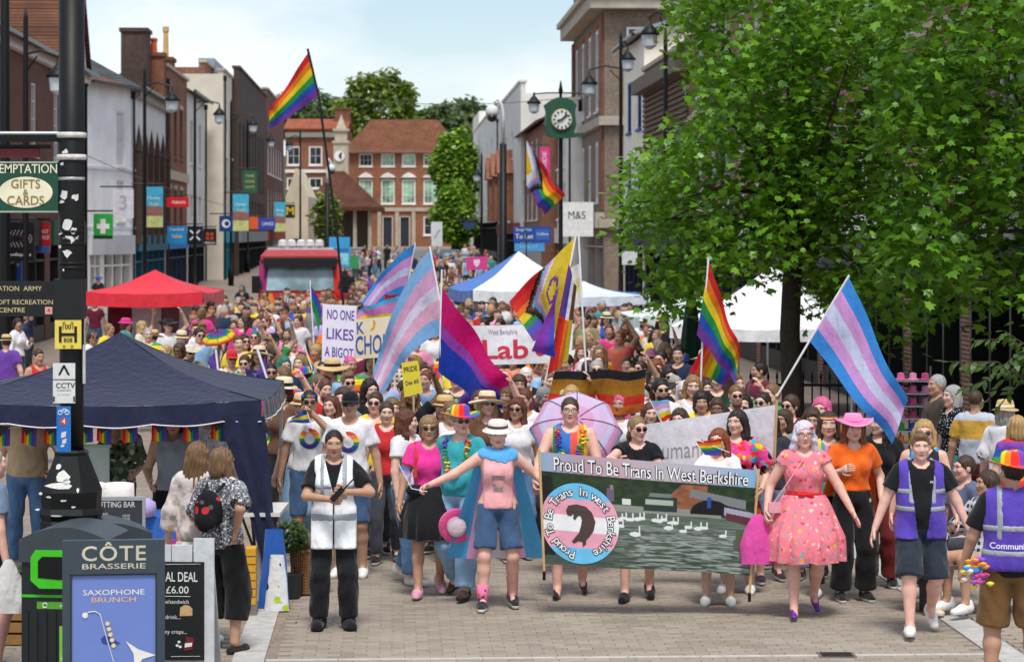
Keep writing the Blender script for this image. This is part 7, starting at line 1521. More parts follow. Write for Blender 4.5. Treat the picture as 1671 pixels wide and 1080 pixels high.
V = [SP(x*R0*.86, z*R0*.86, .0075) for x, z in plat]; tr_ = mg.tessellate_polygon([[Vector((x, z, 0)) for x, z in plat]]); link('badge_animal', mesh('badge_animal', V, [tuple(t) for t in tr_], M('4a3a34', .6)), bn)
def arc_text(body, a0, a1, r, h):
    vis = [c for c in body]; n = len(vis)
    for i, c in enumerate(vis):
        if c == ' ': continue
        a_ = a0+(a1-a0)*i/(n-1); V, Fc = text_mesh(c, 1.0, .06); Vw, Fw = text_mesh(c, 1.0, .004)
        for VV, FF, mt_, oo in ((V, Fc, BKL, .009), (Vw, Fw, WL, .012)):
            P = []
            for x, y, _ in VV: lx, ly = x*h, y*h; P.append(SP((r+ly)*math.sin(a_)+lx*math.cos(a_), (r+ly)*math.cos(a_)-lx*math.sin(a_), oo))
            link('badge_letter', mesh('badge_letter', P, FF, mt_), bn)
arc_text('Proud To Be Trans In west Berkshire', -2.86, 2.62, R0*.80, .105)
for (px0, py0, px1, py1, lab) in ((880,733,888,935,'wooden pole at the near end of the front banner'.replace('near ','umbrella ')),(1238,765,1223,970,'wooden pole at the pink bag end of the front banner')):
    b = MB(); c_ = at(px1, py1, 21.70); b.tube([at(px0, py0, 21.70)-c_, Vector((0,0,0))], .012, 8); o = b.build('banner_pole', M('c9a878', .6, .15, 8)); o.location = c_; tag(o, lab, 'pole', 'banner poles'); q = MB(); q.tube([(0,0,.02),(0,0,-.06)], .014, 8); q.build('tip', BLKP, o)
# --- other banners and placards ---
e, Sx = draped('white_banner', (1042,694), (1268,660), (1262,792), (1045,800), 23.4, 60, 24, fabric('dcd9de', .8), 'long white banner with thin grey lettering behind the front banner', .03, 1.4); blet(e, Sx, 'humankind', .38, .42, .55, .24, M('9a98a2', .6), bold=-.006)
b = MB(); b.tube([at(1268,652,23.38)-e.location, at(1262,800,23.38)-e.location], .012, 8); b.build('pole', M('c9a878', .6), e)
e, Sx = draped('party_banner', (752,532), (936,528), (932,592), (758,596), 31, 40, 14, fabric('ece8ea', .8), 'white party banner with bold red lettering under the raised flags', .03, 1.5); blet(e, Sx, 'Lab', .39, .60, .42, .50, M('d03048', .6), bold=.02); blet(e, Sx, 'West Berkshire', .37, .16, .26, .13, M('8a8088', .6)); blet(e, Sx, 'our', .80, .62, .28, .36, M('d03048', .6), bold=.02)
def placard(name, q, d, c, label, lines, stick=True):
    (x0,y0),(x1,y1),(x2,y2),(x3,y3) = q; e = empty(name, at((x0+x1)/2, (y2+y3)/2, d), 0, label, 'placard', 'placards in the parade'); o0 = e.location.copy(); P = [at(x, y, d)-o0 for x, y in q]; b = MB(); b.add([p+Vector((0,-.004,0)) for p in P]+[p+Vector((0,.004,0)) for p in P], [(0,3,2,1),(4,5,6,7),(0,1,5,4),(1,2,6,5),(2,3,7,6),(3,0,4,7)]); b.build('board', M(c, .7, .05, 8), e)
    S2 = lambda u, v, out=0.: P[0].lerp(P[1], u).lerp(P[3].lerp(P[2], u), v)-Vector((0,out,0))
    for (tx, u, v, su, sv, col_) in lines: blet(e, S2, tx, u, v, su, sv, M(col_, .6), bold=.015, out=.007)
    if stick: b = MB(); m_ = (P[2]+P[3])/2; b.tube([m_+Vector((0,.01,.3)), m_+Vector((0,.01,-.5))], .012, 6); b.build('stick', M('c8b088', .7), e)
    return e
placard('bigot_placard', [(527,496),(582,499),(578,596),(525,590)], 32, 'e9e4f2', 'white placard with purple words about a bigot', [('NO ONE',.54,.17,.82,.17,'6a4a9c'),('LIKES',.54,.50,.82,.19,'6a4a9c'),('A BIGOT',.52,.81,.88,.17,'6a4a9c')])
placard('choir_placard', [(577,522),(645,515),(640,582),(580,586)], 32.6, 'e6d8b8', 'cream placard painted with blue choir lettering and notes', [('CHOIR',.5,.66,.96,.48,'3a5aa8'),('K',.16,.22,.18,.30,'3a5aa8'),('♪',.48,.18,.14,.26,'d8a02c')])
placard('pride_placard', [(655,592),(682,588),(690,640),(660,648)], 27, 'e3cf3a', 'yellow and blue placard above the white shirts', [('PRIDE',.5,.22,.8,.16,'26303a'),('Des #5',.5,.62,.75,.14,'3a4a5a')])
placard('pink_placard', [(761,420),(795,418),(795,440),(761,441)], 96, 'df4a9a', 'plain pink placard far back in the crowd', [('♥',.5,.5,.3,.6,'f2e6ee')], False); placard('green_placard', [(571,418),(584,418),(584,438),(571,438)], 92, '3a9a5a', 'small green placard far back near the blue poster', [], False)
# --- open umbrella behind the front row ---
def umbrella(c, r, rise, tilt, cols, label, n=8, handle=.8):
    e = empty('umbrella', c, 0, label, 'umbrella', 'umbrellas in the crowd'); e.rotation_euler = tilt
    for i in range(n):
        V = []; m = 8
        for j in range(m+1):
            v = j/m
            for q in range(5): a_ = 2*PI*(i+q/4)/n; sc = 1-.10*math.sin(PI*q/4)*v; V.append((r*math.sin(v*PI/2*.98)*sc*math.cos(a_), r*math.sin(v*PI/2*.98)*sc*math.sin(a_), rise*math.cos(v*PI/2)-.0))
        f = np.array([(j*5+q, (j+1)*5+q, (j+1)*5+q+1, j*5+q+1) for j in range(m) for q in range(4)]); mi = [min(len(cols)-1, int((j//4)/m*len(cols))) for j in range(len(f))]
        link('panel', mesh('panel', V, f, [fabric(c_, .6, .003, .04, .35) for c_ in cols], mi, True), e); b = MB(); b.tube([(r*math.sin(v*PI/2)*1.005*math.cos(2*PI*i/n), r*math.sin(v*PI/2)*1.005*math.sin(2*PI*i/n), rise*math.cos(v*PI/2)+.004) for v in np.linspace(.05,1,7)], .004, 4); b.build('rib', M('3a3a40', .5), e)
    b = MB(); b.tube([(0,0,rise+.05),(0,0,-handle)], .009, 6); b.build('shaft', M('55565a', .4, metal=.5), e); return e
umbrella(at(940, 705, 24.2), .46, .24, (R(52), R(2), 0), ['e6a6cf','e2c2e4','d9d0f0','e6a6cf','7ec2ea'], 'open pink and lilac umbrella behind the front banner')
umbrella(at(358, 553, 40), .30, .12, (R(20), R(-12), 0), RB[::-1], 'small rainbow umbrella above the crowd behind the navy gazebo', handle=.4)
# ---------------- the people at the front, one by one ----------------
fb = fabric; DENIM = fb('5d7fa6', .9, .008, .22); DENIMD = fb('3f5a7c', .9, .008, .2); DENIML = fb('8fb0cc', .9, .008, .18); BLKF = fb('17181b', .85, .007, .2); WHF = fb('e6e4e6', .85, .006, .05); SILV = M('9ba1a8', .45, .08, 20)
NT = dict(kind='trainer', mat=fb('e4e2de'), sole=M('dcdad4', .6)); BT_ = dict(kind='trainer', mat=fb('1c1c1e'), sole=M('d8d6d0', .6)); BB = dict(kind='trainer', mat=fb('1c1c1e'), sole=M('202022', .6))
def T_(c, sleeve=.55, **k): return dict(mat=fb(c) if isinstance(c, str) else c, sleeve=sleeve, **k)
def TR_(c, ln=1.93, **k): return dict(kind='trousers', mat=fb(c) if isinstance(c, str) else c, len=ln, **k)
def SH_(c, ln=.85, **k): return dict(kind='shorts', mat=fb(c) if isinstance(c, str) else c, len=ln, **k)
def H(px, d, rot, label, group=None, res=.016, hres=.007, **p):
    p.setdefault('shoes', NT); o = make_body(p, None, res, hres); place(o, (at(px, 0, d).x, d, p.get('z', 0)), rot, label, group); return p, o
def vest(p, o, mat_, hem, z1=1.52, inf=.040, v0=1.15, vk=.35, band=SILV, bands=(), flare=.10, closed=False, name='vest', backv=False):
    J = p['_J']; s = J['s']; f = Field(); f.p += p['_T'].p
    for k in 'ab': f.cone(J['hip'+k], J['hip'+k].lerp(J['kn'+k], .6), .10*s, .10*s, .05)
    sw = abs(J['sha'].x)+.012; nk = J['neck']
    def clip(X, Y, Z):
        g = np.maximum(hem*s-Z+0*X+0*Y, Z-z1*s); g = np.maximum(g, np.abs(X)-sw-.03*np.clip(1.3*s-Z, 0, .1)/.1); g = np.maximum(g, .075*s-np.sqrt((X-nk.x)**2+(Y-nk.y)**2+((Z-nk.z)*.6)**2))
        if not closed: g = np.maximum(g, np.where(Y < 0, np.clip((Z-v0*s)*vk, .006, 1)-np.abs(X), -1.))
        return g
    rp = lambda X, Y, Z: -flare*np.clip(1.15*s-Z, 0, 1)*.25+.004*np.sin(14*X+19*Z+3*np.sin(12*X))
    v = p['_shell'](name, f, inf, mat_, clip, rp)
    for z0, z2 in bands: p['_shell']('reflective_band', f, inf+.005, band, lambda X, Y, Z: np.maximum(clip(X, Y, Z), np.maximum(z0*s-Z, Z-z2*s)+0*X+0*Y), rp)
    for sx in (-1,1): p['_shell']('reflective_band', f, inf+.005, band, lambda X, Y, Z: np.maximum(clip(X, Y, Z), np.maximum(np.abs(X-sx*.095*s)-.022*s+0*Y, 1.12*s-Z)), rp)
    p['_vestf'] = (f, inf); return v
def garland(p, o, cols=RB, n=46, r=.019, drop=.30, name='garland'):
    J = p['_J']; s = J['s']; nk = J['neck']; b = MB(); pts = []
    for i in range(n):
        q = 2*PI*i/n; fr = max(0, -math.cos(q)); x = .105*s*math.sin(q)*(1+.25*fr); y = nk.y+.075*s*math.cos(q); z = nk.z-.0*s-drop*s*fr**1.5+.01; pts.append((x, y, z))
    P = np.array(pts); f, inf = p.get('_topf') or (p['_T'], 0)
    for _ in range(14):
        d = f.at(P)-inf-.012; mv = np.where(d < 0, d, 0); P[:,1] += np.where(P[:,1] < nk.y, mv, -mv)
    for i, c in enumerate(P):
        for j in range(3): q = c+np.array([random.gauss(0,.014), random.gauss(-.008,.008), random.gauss(0,.012)]); b.lathe([(.0001,-.6*r),(r*.8,-.2*r),(r,.1*r),(r*.5,.5*r),(.0001,.6*r)], tuple(q), 6, (i//2+j//2) % len(cols), 1, 1)
    return b.build(name, [fb(c) for c in cols], o)
def patch(p, o, pts, tri, mat_, name, back=False, fld=None, out=.005): P = wrap(p, pts, out, -.6, back, fld); return link(name, mesh(name, P, tri, mat_), o)
def chest_text(p, o, body, x, z, w, mat_, back=False, fld=None, bold=.01, out=.006):
    V, Fc = text_mesh(body, 1.0, bold); k = w/(V[:,0].max()-V[:,0].min()); sg = -1 if back else 1; return patch(p, o, [(x+sg*a*k, z+b_*k) for a, b_, _ in V], Fc, mat_, 'lettering', back, fld, out)
def ring(p, o, cx, cz, r0, r1, cols, name, n=48):
    pts = []; Fc = []; mi = []; k = 4
    for i in range(n):
        a = 2*PI*i/n
        for q in range(k): r = r0+(r1-r0)*q/(k-1); pts.append((cx+r*math.cos(a), cz+r*math.sin(a)))
    for i in range(n):
        for q in range(k-1):
            f = (i*k+q, i*k+q+1, ((i+1)%n)*k+q+1, ((i+1)%n)*k+q); z = sum(pts[v][1] for v in f)/4; Fc.append(f); mi.append(max(0, min(len(cols)-1, int((cz+r1-z)/(2*r1)*len(cols)))))
    P = wrap(p, pts, .006); link(name, mesh(name, P, Fc, [M(c, .7) for c in cols], mi), o)
def cape(o, p, cols, z0, z1, x0=.21, x1=.30, y0=.10, y1=.30, name='cape'):
    V = []; n, m = 20, 24; s = p['_J']['s']
    for j in range(m+1):
        v = j/m
        for i in range(n+1): u = i/n*2-1; w = x0+(x1-x0)*v; V.append((u*w*s, (y0+(y1-y0)*v-.10*u*u*(1-v)+.03*math.sin(u*9+v*3)*v)*s, (z0+(z1-z0)*v-.04*u*u*(1-v))*s))
    link(name, mesh(name, V, np.array([(j*(n+1)+i, (j+1)*(n+1)+i, (j+1)*(n+1)+i+1, j*(n+1)+i+1) for j in range(m) for i in range(n)]), [fb(c, .8, .004, .05, .3) for c in cols], [min(len(cols)-1, int(i/n*len(cols))) for j in range(m) for i in range(n)], True), o)
# steward in white vest
p, o = H(545, 21.1, .05, 'steward in white sleeveless jacket and black trousers holding a radio', h=1.70, fem=1, skin='tan', hair=('tied','dark'), top=T_(BLKF, .75, neck=.05), bottom=TR_(fb('1d1e22', .85, .012, .2), 1.95, loose=.022), shoes=dict(kind='boot', mat=fb('161617'), sole=M('101010', .7)), ha=(-.03,-.29,1.14), hb=(.12,-.28,1.20), handa='grip', handb='grip', ea=(-1,.2,-.6), eb=(1,.2,-.6), head=(.05,.13,0), stance=.03)
vest(p, o, fb('eceef2', .7, .008, .04), .70, v0=1.16, vk=.26, bands=((.94,1.005),(1.21,1.25)), flare=.16)
b = MB(); b.box((-.024,-.018,-.07),(.024,.018,.07)); b.tube([(.012,0,.07),(.012,0,.19)], .007, 5); q = b.build('radio', M('131315', .4)); q.location = o.location+Vector((.055,-.36,1.19)); q.rotation_euler = (0,.75,0); tag(q, 'black handheld radio in the steward hands', 'radio')
# two men in white ring shirts
for px, d, rot, lab, kw in ((505, 24.9, .1, 'man in white rainbow ring shirt and headband touching his chin', dict(h=1.80, hair=('short','dark'), hat=('band', stripes(['d92b2b','2c58b8','1c1c1e','2d9a48'], 9, 'x')), skin='olive', ha=None, hb=(.02,-.24,1.50), eb=(1,.1,-1), handb='fist', bottom=SH_(DENIMD, .95))), (572, 24.3, -.1, 'man in white rainbow ring shirt and black cap', dict(h=1.82, hair=('short','dark'), hat=('cap', fb('17181b'), fb('17181b')), skin='tan', bottom=SH_(DENIMD, .95)))):
    p, o = H(px, d, rot, lab, 'men in white ring shirts', glasses=True, top=T_(WHF, .62), **kw); s = p['_J']['s']; ring(p, o, 0, 1.25*s, .056, .105, ['d8382c','ee7f22','f3c526','2d8a58','24509a','3a2f7a'], 'shirt_print')
# woman with long auburn hair facing away to the side
p, o = H(663, 23.8, 1.0, 'woman with long auburn hair in white shirt and jeans looking sideways', h=1.68, fem=1, stride=.14, hair=('longside','auburn'), top=T_(WHF, .5, hem=.02), bottom=TR_(DENIM, 1.92, loose=.03), head=(.5,0,0))
# woman in pink tee
p, o = H(700, 23.0, .05, 'woman in hot pink shirt and black skirt with sunglasses', h=1.68, fem=1, skin='tan', stride=.17, hair=('curly','darkblond'), glasses=True, top=T_('e23a93', .55, hem=.02), bottom=dict(kind='skirt', hem=.56, mat=BLKF, flare=.07, ripple=.03, waist=.10), shoes=dict(kind='trainer', mat=fb('e39ab4'), sole=M('e8c8d0', .6)))
p['_shell']('belt_bag', Field().ell((-.12,-.14,1.0), (.10,.05,.06), .02), 0, BLKF, None); b = MB(); b.tube([(-.10,.10,1.36),(-.125,-.02,1.435),(-.12,-.12,1.30),(-.13,-.13,1.12)], .018, 6); b.build('rucksack_strap', fb('c8343a'), o)
# cowboy hat man
p, o = H(752, 22.9, -.35, 'man in teal shirt and jeans wearing rainbow cowboy hat and garland', h=1.76, build=1.12, belly=.5, skin='pink', stride=-.2, hair=('short','grey'), hat=('rainbowcowboy',), glasses=True, head=(.75,0,0), top=T_(fb('3ba6ae'), .62, hem=-.03), bottom=TR_(DENIML, 1.93, loose=.03), shoes=dict(kind='trainer', mat=fb('3a2620'), sole=M('2a1e18', .7)), ha=(-.30,-.08,.92), handa='grip'); garland(p, o)
b = MB(); b.lathe([(.09,0),(.155,.02),(.165,.03),(.155,.045),(.10,.03),(.085,.03)], (0,0,0), 24); b.lathe([(.09,.03),(.085,.10),(.05,.12),(.0001,.12)], (0,0,0), 20, 1); q = b.build('pink_hat', [fb('ef5f9e'), fb('f4d8e2')], None, True); q.location = at(744, 856, 22.45); q.rotation_euler = (R(100), R(12), R(10)); tag(q, 'pink brimmed hat held at the hip by the teal shirt man', 'hat')
# young person with outstretched arm
p, o = H(812, 22.2, .05, 'young person in pink vest top and denim shorts stretching one arm out', h=1.69, fem=1, build=1.06, skin='pink', hair=('short','red'), hat=('bucket', fb('e4ddd0'), fb('5a4a44')), head=(.05,.12,0), top=T_(fb('eba9ac'), 0, hem=-.03), bottom=SH_(DENIMD, .84, loose=.03), shoes=dict(kind='trainer', mat=fb('26262a'), sole=M('e6e4de', .6)), ha=(-.70,-.12,1.10), handa='grip', ea=(-.2,.3,-1), hb=(.42,-.20,1.15), handb='grip', stance=.05, stride=.10)
J = p['_J']; cape(o, p, ['5ab4e8','eba6d2','ececf4','eba6d2','5ab4e8'], 1.38, .42, .20, .46); f = Field(); f.p += p['_T'].p; p['_shell']('scarf', f, .022, fb('5aa8e0'), lambda X, Y, Z: np.maximum(np.maximum(1.33*J['s']-Z+.25*np.abs(X-.06)+0*Y, np.abs(X)-.20), .072-np.sqrt(X**2+(Y-J['neck'].y)**2+((Z-J['neck'].z)*.7)**2)))
patch(p, o, [(-.06,1.22),(.06,1.22),(.06,1.16),(-.06,1.16)], [(0,1,2,3)], M('b89a9c', .8, .3, 30), 'shirt_print'); patch(p, o, [(-.05,1.145),(.05,1.145),(.04,1.08),(-.04,1.08)], [(0,1,2,3)], M('8f8a86', .8, .5, 60), 'shirt_print')
for k in 'ab': an = J['an'+k]; b = MB(); b.lathe([(.045,-.02),(.050,.06),(.056,.15)], (an.x, an.y+.005, an.z), 14); b.build('sock', spots('ef7fa4', ['5a4a9c','e0402c'], 16, .25), o, True)
# banner bearers
p, o = H(930, 23.0, .0, 'person in rainbow vest top and garland holding the front banner with glasses', h=1.86, build=1.12, skin='pink', hair=('bob','brown') if False else ('short','brown'), glasses='clear', top=T_(stripes(['e4534a','e88a3a','e9cf4a','3a9a58','2f6fc0','2f6fc0'], 2.6, 'x'), 0, hem=-.05), bottom=TR_(fb('26303a'), 1.3, loose=.03), shoes=dict(kind='heel', mat=fb('1a1a1c'), sole=M('151515', .6)), ha=(-.30,-.34,1.00), hb=(.14,-.34,1.14), handa='grip', handb='grip', stride=.15); garland(p, o, RB, 50, .021, .26)
p, o = H(1040, 22.75, -.1, 'woman with tied fair hair and sunglasses in black reaching over the banner', h=1.70, fem=1, skin='pink', hair=('pony','darkblond'), glasses=True, head=(.55,.1,0), top=T_(BLKF, .35), bottom=SH_(BLKF, .6), shoes=BB, ha=(-.14,-.50,1.32), hb=(.12,-.34,1.17), ea=(-1,0,-.3), handa='grip', handb='grip', stride=.12)
p['_J']
p, o = H(1172, 22.45, -.1, 'young red haired person holding a small rainbow flag behind the banner', h=1.60, fem=1, build=.9, skin='fair', hair=('longside','red'), top=T_(fb('ece8ea'), .4), bottom=dict(kind='skirt', hem=.34, mat=spots('8f2030', ['e8742a','2a4a9c','e8c8d0','20202a'], 14, .5), flare=.06), shoes=NT, ha=(-.16,-.36,1.20), hb=(.12,-.36,1.16), handa='fist', handb='grip', head=(-.3,0,0))
TIE = spots('e84a9a', ['f3d526','2db4d8','e4352c','1c1c1e','ee7f22'], 16, .55, 'tie_dye', 1.2)
p, o = H(1203, 23.2, -.2, 'woman with long dark hair in bright tie dye top beside the banner', h=1.72, fem=1, build=1.05, skin='fair', hair=('long','dark'), top=T_(TIE, .85, loose=.03), bottom=dict(kind='skirt', hem=.30, mat=spots('9c2434', ['e8742a','2a4a9c','20202a'], 14, .5), flare=.06), hb=(.24,-.12,.98), head=(-.35,0,0))
# pink dress
DR = spots('ec7f8e', ['dcae4e','8f9aa4','efc0b4','cf4a58','a8929a'], 22, .36, 'flower_print', 1.5)
p, o = H(1312, 21.8, .0, 'person in pink flowered dress with red belt and lilac white hair', h=1.72, fem=1, build=1.08, skin='pink', stride=.2, hair=('wavy','lilac'), glasses='clear', smile=.6, top=T_(DR, .22, hem=.06), bottom=dict(kind='skirt', hem=.50, mat=DR, flare=.135, ripple=.035, folds=13, waist=.12), shoes=dict(kind='heel', mat=M('6a2a9c', .3), sole=M('4a1a70', .4)), ha=(-.34,-.10,.93), hb=(.42,-.20,.90), hand='flat', handb='flat', handa='grip')
J = p['_J']; s = J['s']; p['_shell']('belt', p['_T'], .020, fb('d8242c'), lambda X, Y, Z: np.maximum(1.045*s-Z+0*X+0*Y, Z-1.105*s)); p['_shell']('bow', Field().ell((-.04,-.155,1.075*s), (.04,.02,.028), .01).ell((.04,-.155,1.075*s), (.04,.02,.028), .01), 0, fb('d8242c'))
b = MB(); b.box((-.33,-.16,.93),(-.22,-.11,1.02)); b.tube([(-.28,-.14,1.02),(-.16,-.16,1.2),(-.02,-.14,1.40)], .006, 5); b.build('shoulder_bag', fb('e8a0b0'), o); b = MB(); HMx = p['_HM']; b.lathe([(.0001,-.01),(.028,0),(.03,.01),(.0001,.02)], (.07,-.075,.07), 8); q = b.build('hair_flower', fb('c82a4a'), o); q.matrix_local = HMx
V = []; n, m = 16, 12                                          # pink carrier bag
for j in range(m+1):
    v = j/m
    for i in range(n): q = 2*PI*i/n; r = (.03+.15*min(1, v*1.5)**.7)*(1+.10*math.sin(q*4+v*5)); V.append((r*math.cos(q)*.9, r*.4*math.sin(q), -.44*v))
o = link('pink_carrier_bag', mesh('bag', V, np.array([(j*n+i, (j+1)*n+i, (j+1)*n+(i+1)%n, j*n+(i+1)%n) for j in range(m) for i in range(n)]), fb('ee5ab4', .5, .01, .08, .25), smooth=True)); o.location = at(1237, 838, 21.7); tag(o, 'bright pink carrier bag hanging beside the flowered dress', 'bag')
# volunteer in purple vest
PUR = fb('5a42b0', .7, .008, .08)
p, o = H(1502, 20.8, -.05, 'volunteer in black shirt and navy shorts with open purple vest', h=1.70, build=1.2, belly=.35, skin='pink', stride=.24, hair=('quiff','lightbrown'), top=T_(BLKF, .6, hem=-.04), bottom=SH_(fb('2c3540', .9, .01, .15), 1.0, loose=.04), shoes=dict(kind='trainer', mat=fb('e6e2da'), sole=M('e8e4dc', .6)), ha=(-.40,-.06,.88), hb=(.42,-.04,.86)); J = p['_J']
vest(p, o, PUR, .82, v0=.55, vk=.125, inf=.030, bands=((1.20,1.25),(1.05,1.10)), flare=.02); chest_text(p, o, 'PRIDE', .10, 1.30, .07, M('e8e8ea', .6))
# volunteer with back turned at the edge
p, o = H(1652, 18.0, PI-.15, 'volunteer in purple vest seen from behind at the picture edge', h=1.76, build=1.2, belly=.2, skin='tan', hair=('short','dark'), hat=('rainbowcowboy',), top=T_(BLKF, .75, hem=-.10), bottom=SH_(fb('7a5a34'), .95, loose=.04), shoes=BB, hb=(.36,-.12,.84), handb='grip', head=(.4,0,0), stance=.05)
vest(p, o, PUR, .90, inf=.034, bands=((1.03,1.08),(.95,.985)) if False else ((1.18,1.23),(1.00,1.05)), flare=.0); chest_text(p, o, 'Community', .02, 1.12, .30, M('ece9f4', .5), True, p['_vestf'], .015, .012)
b = MB()
for i in range(40): c = Vector((random.gauss(0,.032), random.gauss(0,.03), random.gauss(0,.045))); b.lathe([(.0001,-.02),(.028,0),(.03,.01),(.0001,.02)], tuple(c), 6, i % 6)
q = b.build('flower_garland', [fb(c) for c in ('e84a9a','f3a03a','4aa8e0','9a5ad0','f4e04a','f2f2f4')]); q.location = at(1592, 935, 17.85); tag(q, 'bright flower garland held by the back turned volunteer', 'garland')
# people between the dress and the volunteer
p, o = H(1352, 23.0, -.1, 'woman with striped headband and rainbow sash behind the flowered dress', h=1.72, fem=1, skin='fair', hair=('long','brown'), hat=('band', stripes(['d8742a','1c1c1e','e8c8a8'], 30, 'z')), top=T_(stripes(['e4534a','e8c84a','3aa8a0','e88ab0'], 7, 'x'), .6), bottom=TR_(BLKF, 1.9), shoes=NT, hb=(.14,-.22,1.12), stride=.1)
p, o = H(1392, 22.7, .1, 'cowgirl in pink hat and orange top with black trousers', h=1.70, fem=1, skin='fair', hair=('longside','red'), hat=('cowboy', fb('ef8fc0'), fb('e85a9a')), top=T_(fb('ee6a1e'), .6, hem=.07), bottom=TR_(fb('1a1a1c'), 1.93, loose=.035), shoes=BT_, hb=(.24,-.1,.95), ha=(-.16,-.2,1.22)); cape(o, p, ['ee6a1e','e85a1a'], 1.36, .62, .20, .30)
p, o = H(1436, 23.6, -.2, 'dark haired person in black shawl and maroon trousers beside the cowgirl', h=1.68, fem=1, hair=('long','dark'), top=T_(fb('1c1c20'), 1.5, loose=.03), bottom=TR_(fb('7a2a28'), 1.93, loose=.04), head=(-.8,0,0), shoes=BT_)
p, o = H(1508, 22.0, -.15, 'fair haired woman in sunglasses and rainbow clip behind the purple vest volunteer', h=1.72, fem=1, skin='pink', hair=('bob','blond'), glasses=True, smile=1, top=T_(spots('2a2a30', ['e84a5a','f3d526','2c9ad8'], 14, .45), 0), bottom=SH_(spots('23232a', ['e0403a','3a78d0','e8d8d8'], 12, .5), 1.15, loose=.05), stride=-.17, shoes=dict(kind='sandal', mat=fb('d8c8b0'), sole=M('c8b89c', .7)))
p, o = H(1255, 23.9, .1, 'marcher in denim shorts and dark top next to the pink bag', h=1.66, fem=1, skin='pink', hair=('long','dark'), top=T_('33353c'), bottom=SH_(DENIML, .55), shoes=dict(kind='trainer', mat=fb('3a2a30'), sole=M('d8d4cc', .6)), stride=.1)
# shoppers at the stall
GRP = spots('7d7d82', ['2a2a30','d8d8dc','55555c'], 60, .5, 'speckled_knit', 1.0)
p, o = H(362, 19.95, PI-.45, 'shopper in speckled grey top and black trousers with floral rucksack', h=1.64, fem=1, build=1.12, skin='tan', hair=('bob','lightbrown'), top=T_(GRP, .75, hem=-.08, loose=.03), bottom=TR_(fb('131315'), 1.55, loose=.04), shoes=dict(kind='sandal', mat=fb('1c1a1a'), sole=M('2a2422', .7)), ha=(-.20,.10,1.02), hb=(.18,-.22,1.05), head=(-.2,.1,0)); s = p['_J']['s']
f = Field().ell((0,.20,1.20*s), (.13,.075,.17), .02).ell((0,.25,1.12*s), (.10,.05,.09), .02); q = p['_shell']('rucksack', f, 0, spots('1b1b1e', ['c8343a','5a5a60','8a8a90'], 12, .38), None)
for sx in (-1,1): b = MB(); b.tube([(sx*.06,.17,1.36*s),(sx*.085,.06,1.44*s),(sx*.09,-.06,1.40*s),(sx*.10,-.12,1.24*s)], .013, 6); b.build('strap', BLKF, q)
p, o = H(322, 20.3, PI-.25, 'shopper with long fair brown hair in pale cardigan at the stall', h=1.66, fem=1, skin='fair', hair=('long','lightbrown'), top=T_(spots('d8ccc6', ['c8a8a0','b8b0a8'], 14, .4), 1.6, hem=-.12, loose=.03), bottom=dict(kind='skirt', hem=.62, mat=spots('d8ccc6', ['c8a8a0','b8b0a8'], 14, .4), flare=.04), ha=(-.1,-.25,1.1))
p, o = H(283, 23.5, -.1, 'seller in grey sleeveless top with long black hair under the gazebo', h=1.72, fem=1, build=1.12, skin='tan', hair=('long','dark'), top=T_('8d9095', 0), bottom=TR_(BLKF, 1.9), ha=(-.16,-.26,1.02), hb=(.14,-.30,1.0), head=(.1,.45,0), handb='grip')
p, o = H(45, 24.8, .1, 'man in beige shirt and jeans standing at the gazebo', h=1.74, build=1.25, belly=.6, skin='pink', hair=('short','grey'), top=T_('c9ae8c', .62, hem=-.03), bottom=TR_(DENIM, 1.93), hb=(.26,-.10,.98), handb='grip')
p, o = H(192, 24.6, .4, 'shopper in green leaf print shirt leaning over the stall', h=1.64, fem=1, skin='fair', hair=('wavy','blond'), top=T_(spots('5a6a50', ['8f9c86','2f3a2c','c8cfc0'], 16, .5), .8, loose=.03), bottom=TR_('6a5a5a'), lean=.25, hb=(.1,-.3,1.05))
p, o = H(340, 25.6, .2, 'browser in black and white spotted blouse behind the stall', h=1.66, fem=1, hair=('curly','lightbrown'), top=T_(spots('e0dfe0', ['26262a'], 40, .3), 1.4), bottom=TR_(BLKF), ha=(-.1,-.28,1.1))
p, o = H(-14, 18.9, PI/2+.5, 'man in blue grey shirt carrying a white bag at the edge', h=1.74, skin='pink', hair=('short','grey'), top=T_('6f8299', .62), bottom=SH_('2c3542', .9), hb=(.22,-.1,.86), handb='grip', shoes=BB)
V = []; n, m = 16, 12
for j in range(m+1):
    v = j/m
    for i in range(n): q = 2*PI*i/n; r = (.025+.15*min(1, v*1.3)**.8)*(1+.10*math.sin(q*4+v*5)); V.append((r*math.cos(q)*.85, r*.5*math.sin(q), -.40*v))
o = link('white_carrier_bag', mesh('bag', V, np.array([(j*n+i, (j+1)*n+i, (j+1)*n+(i+1)%n, j*n+(i+1)%n) for j in range(m) for i in range(n)]), fb('dcdad8', .5, .01, .06, .2), smooth=True)); o.location = at(14, 912, 18.6); tag(o, 'white plastic carrier bag carried at the picture edge', 'bag')
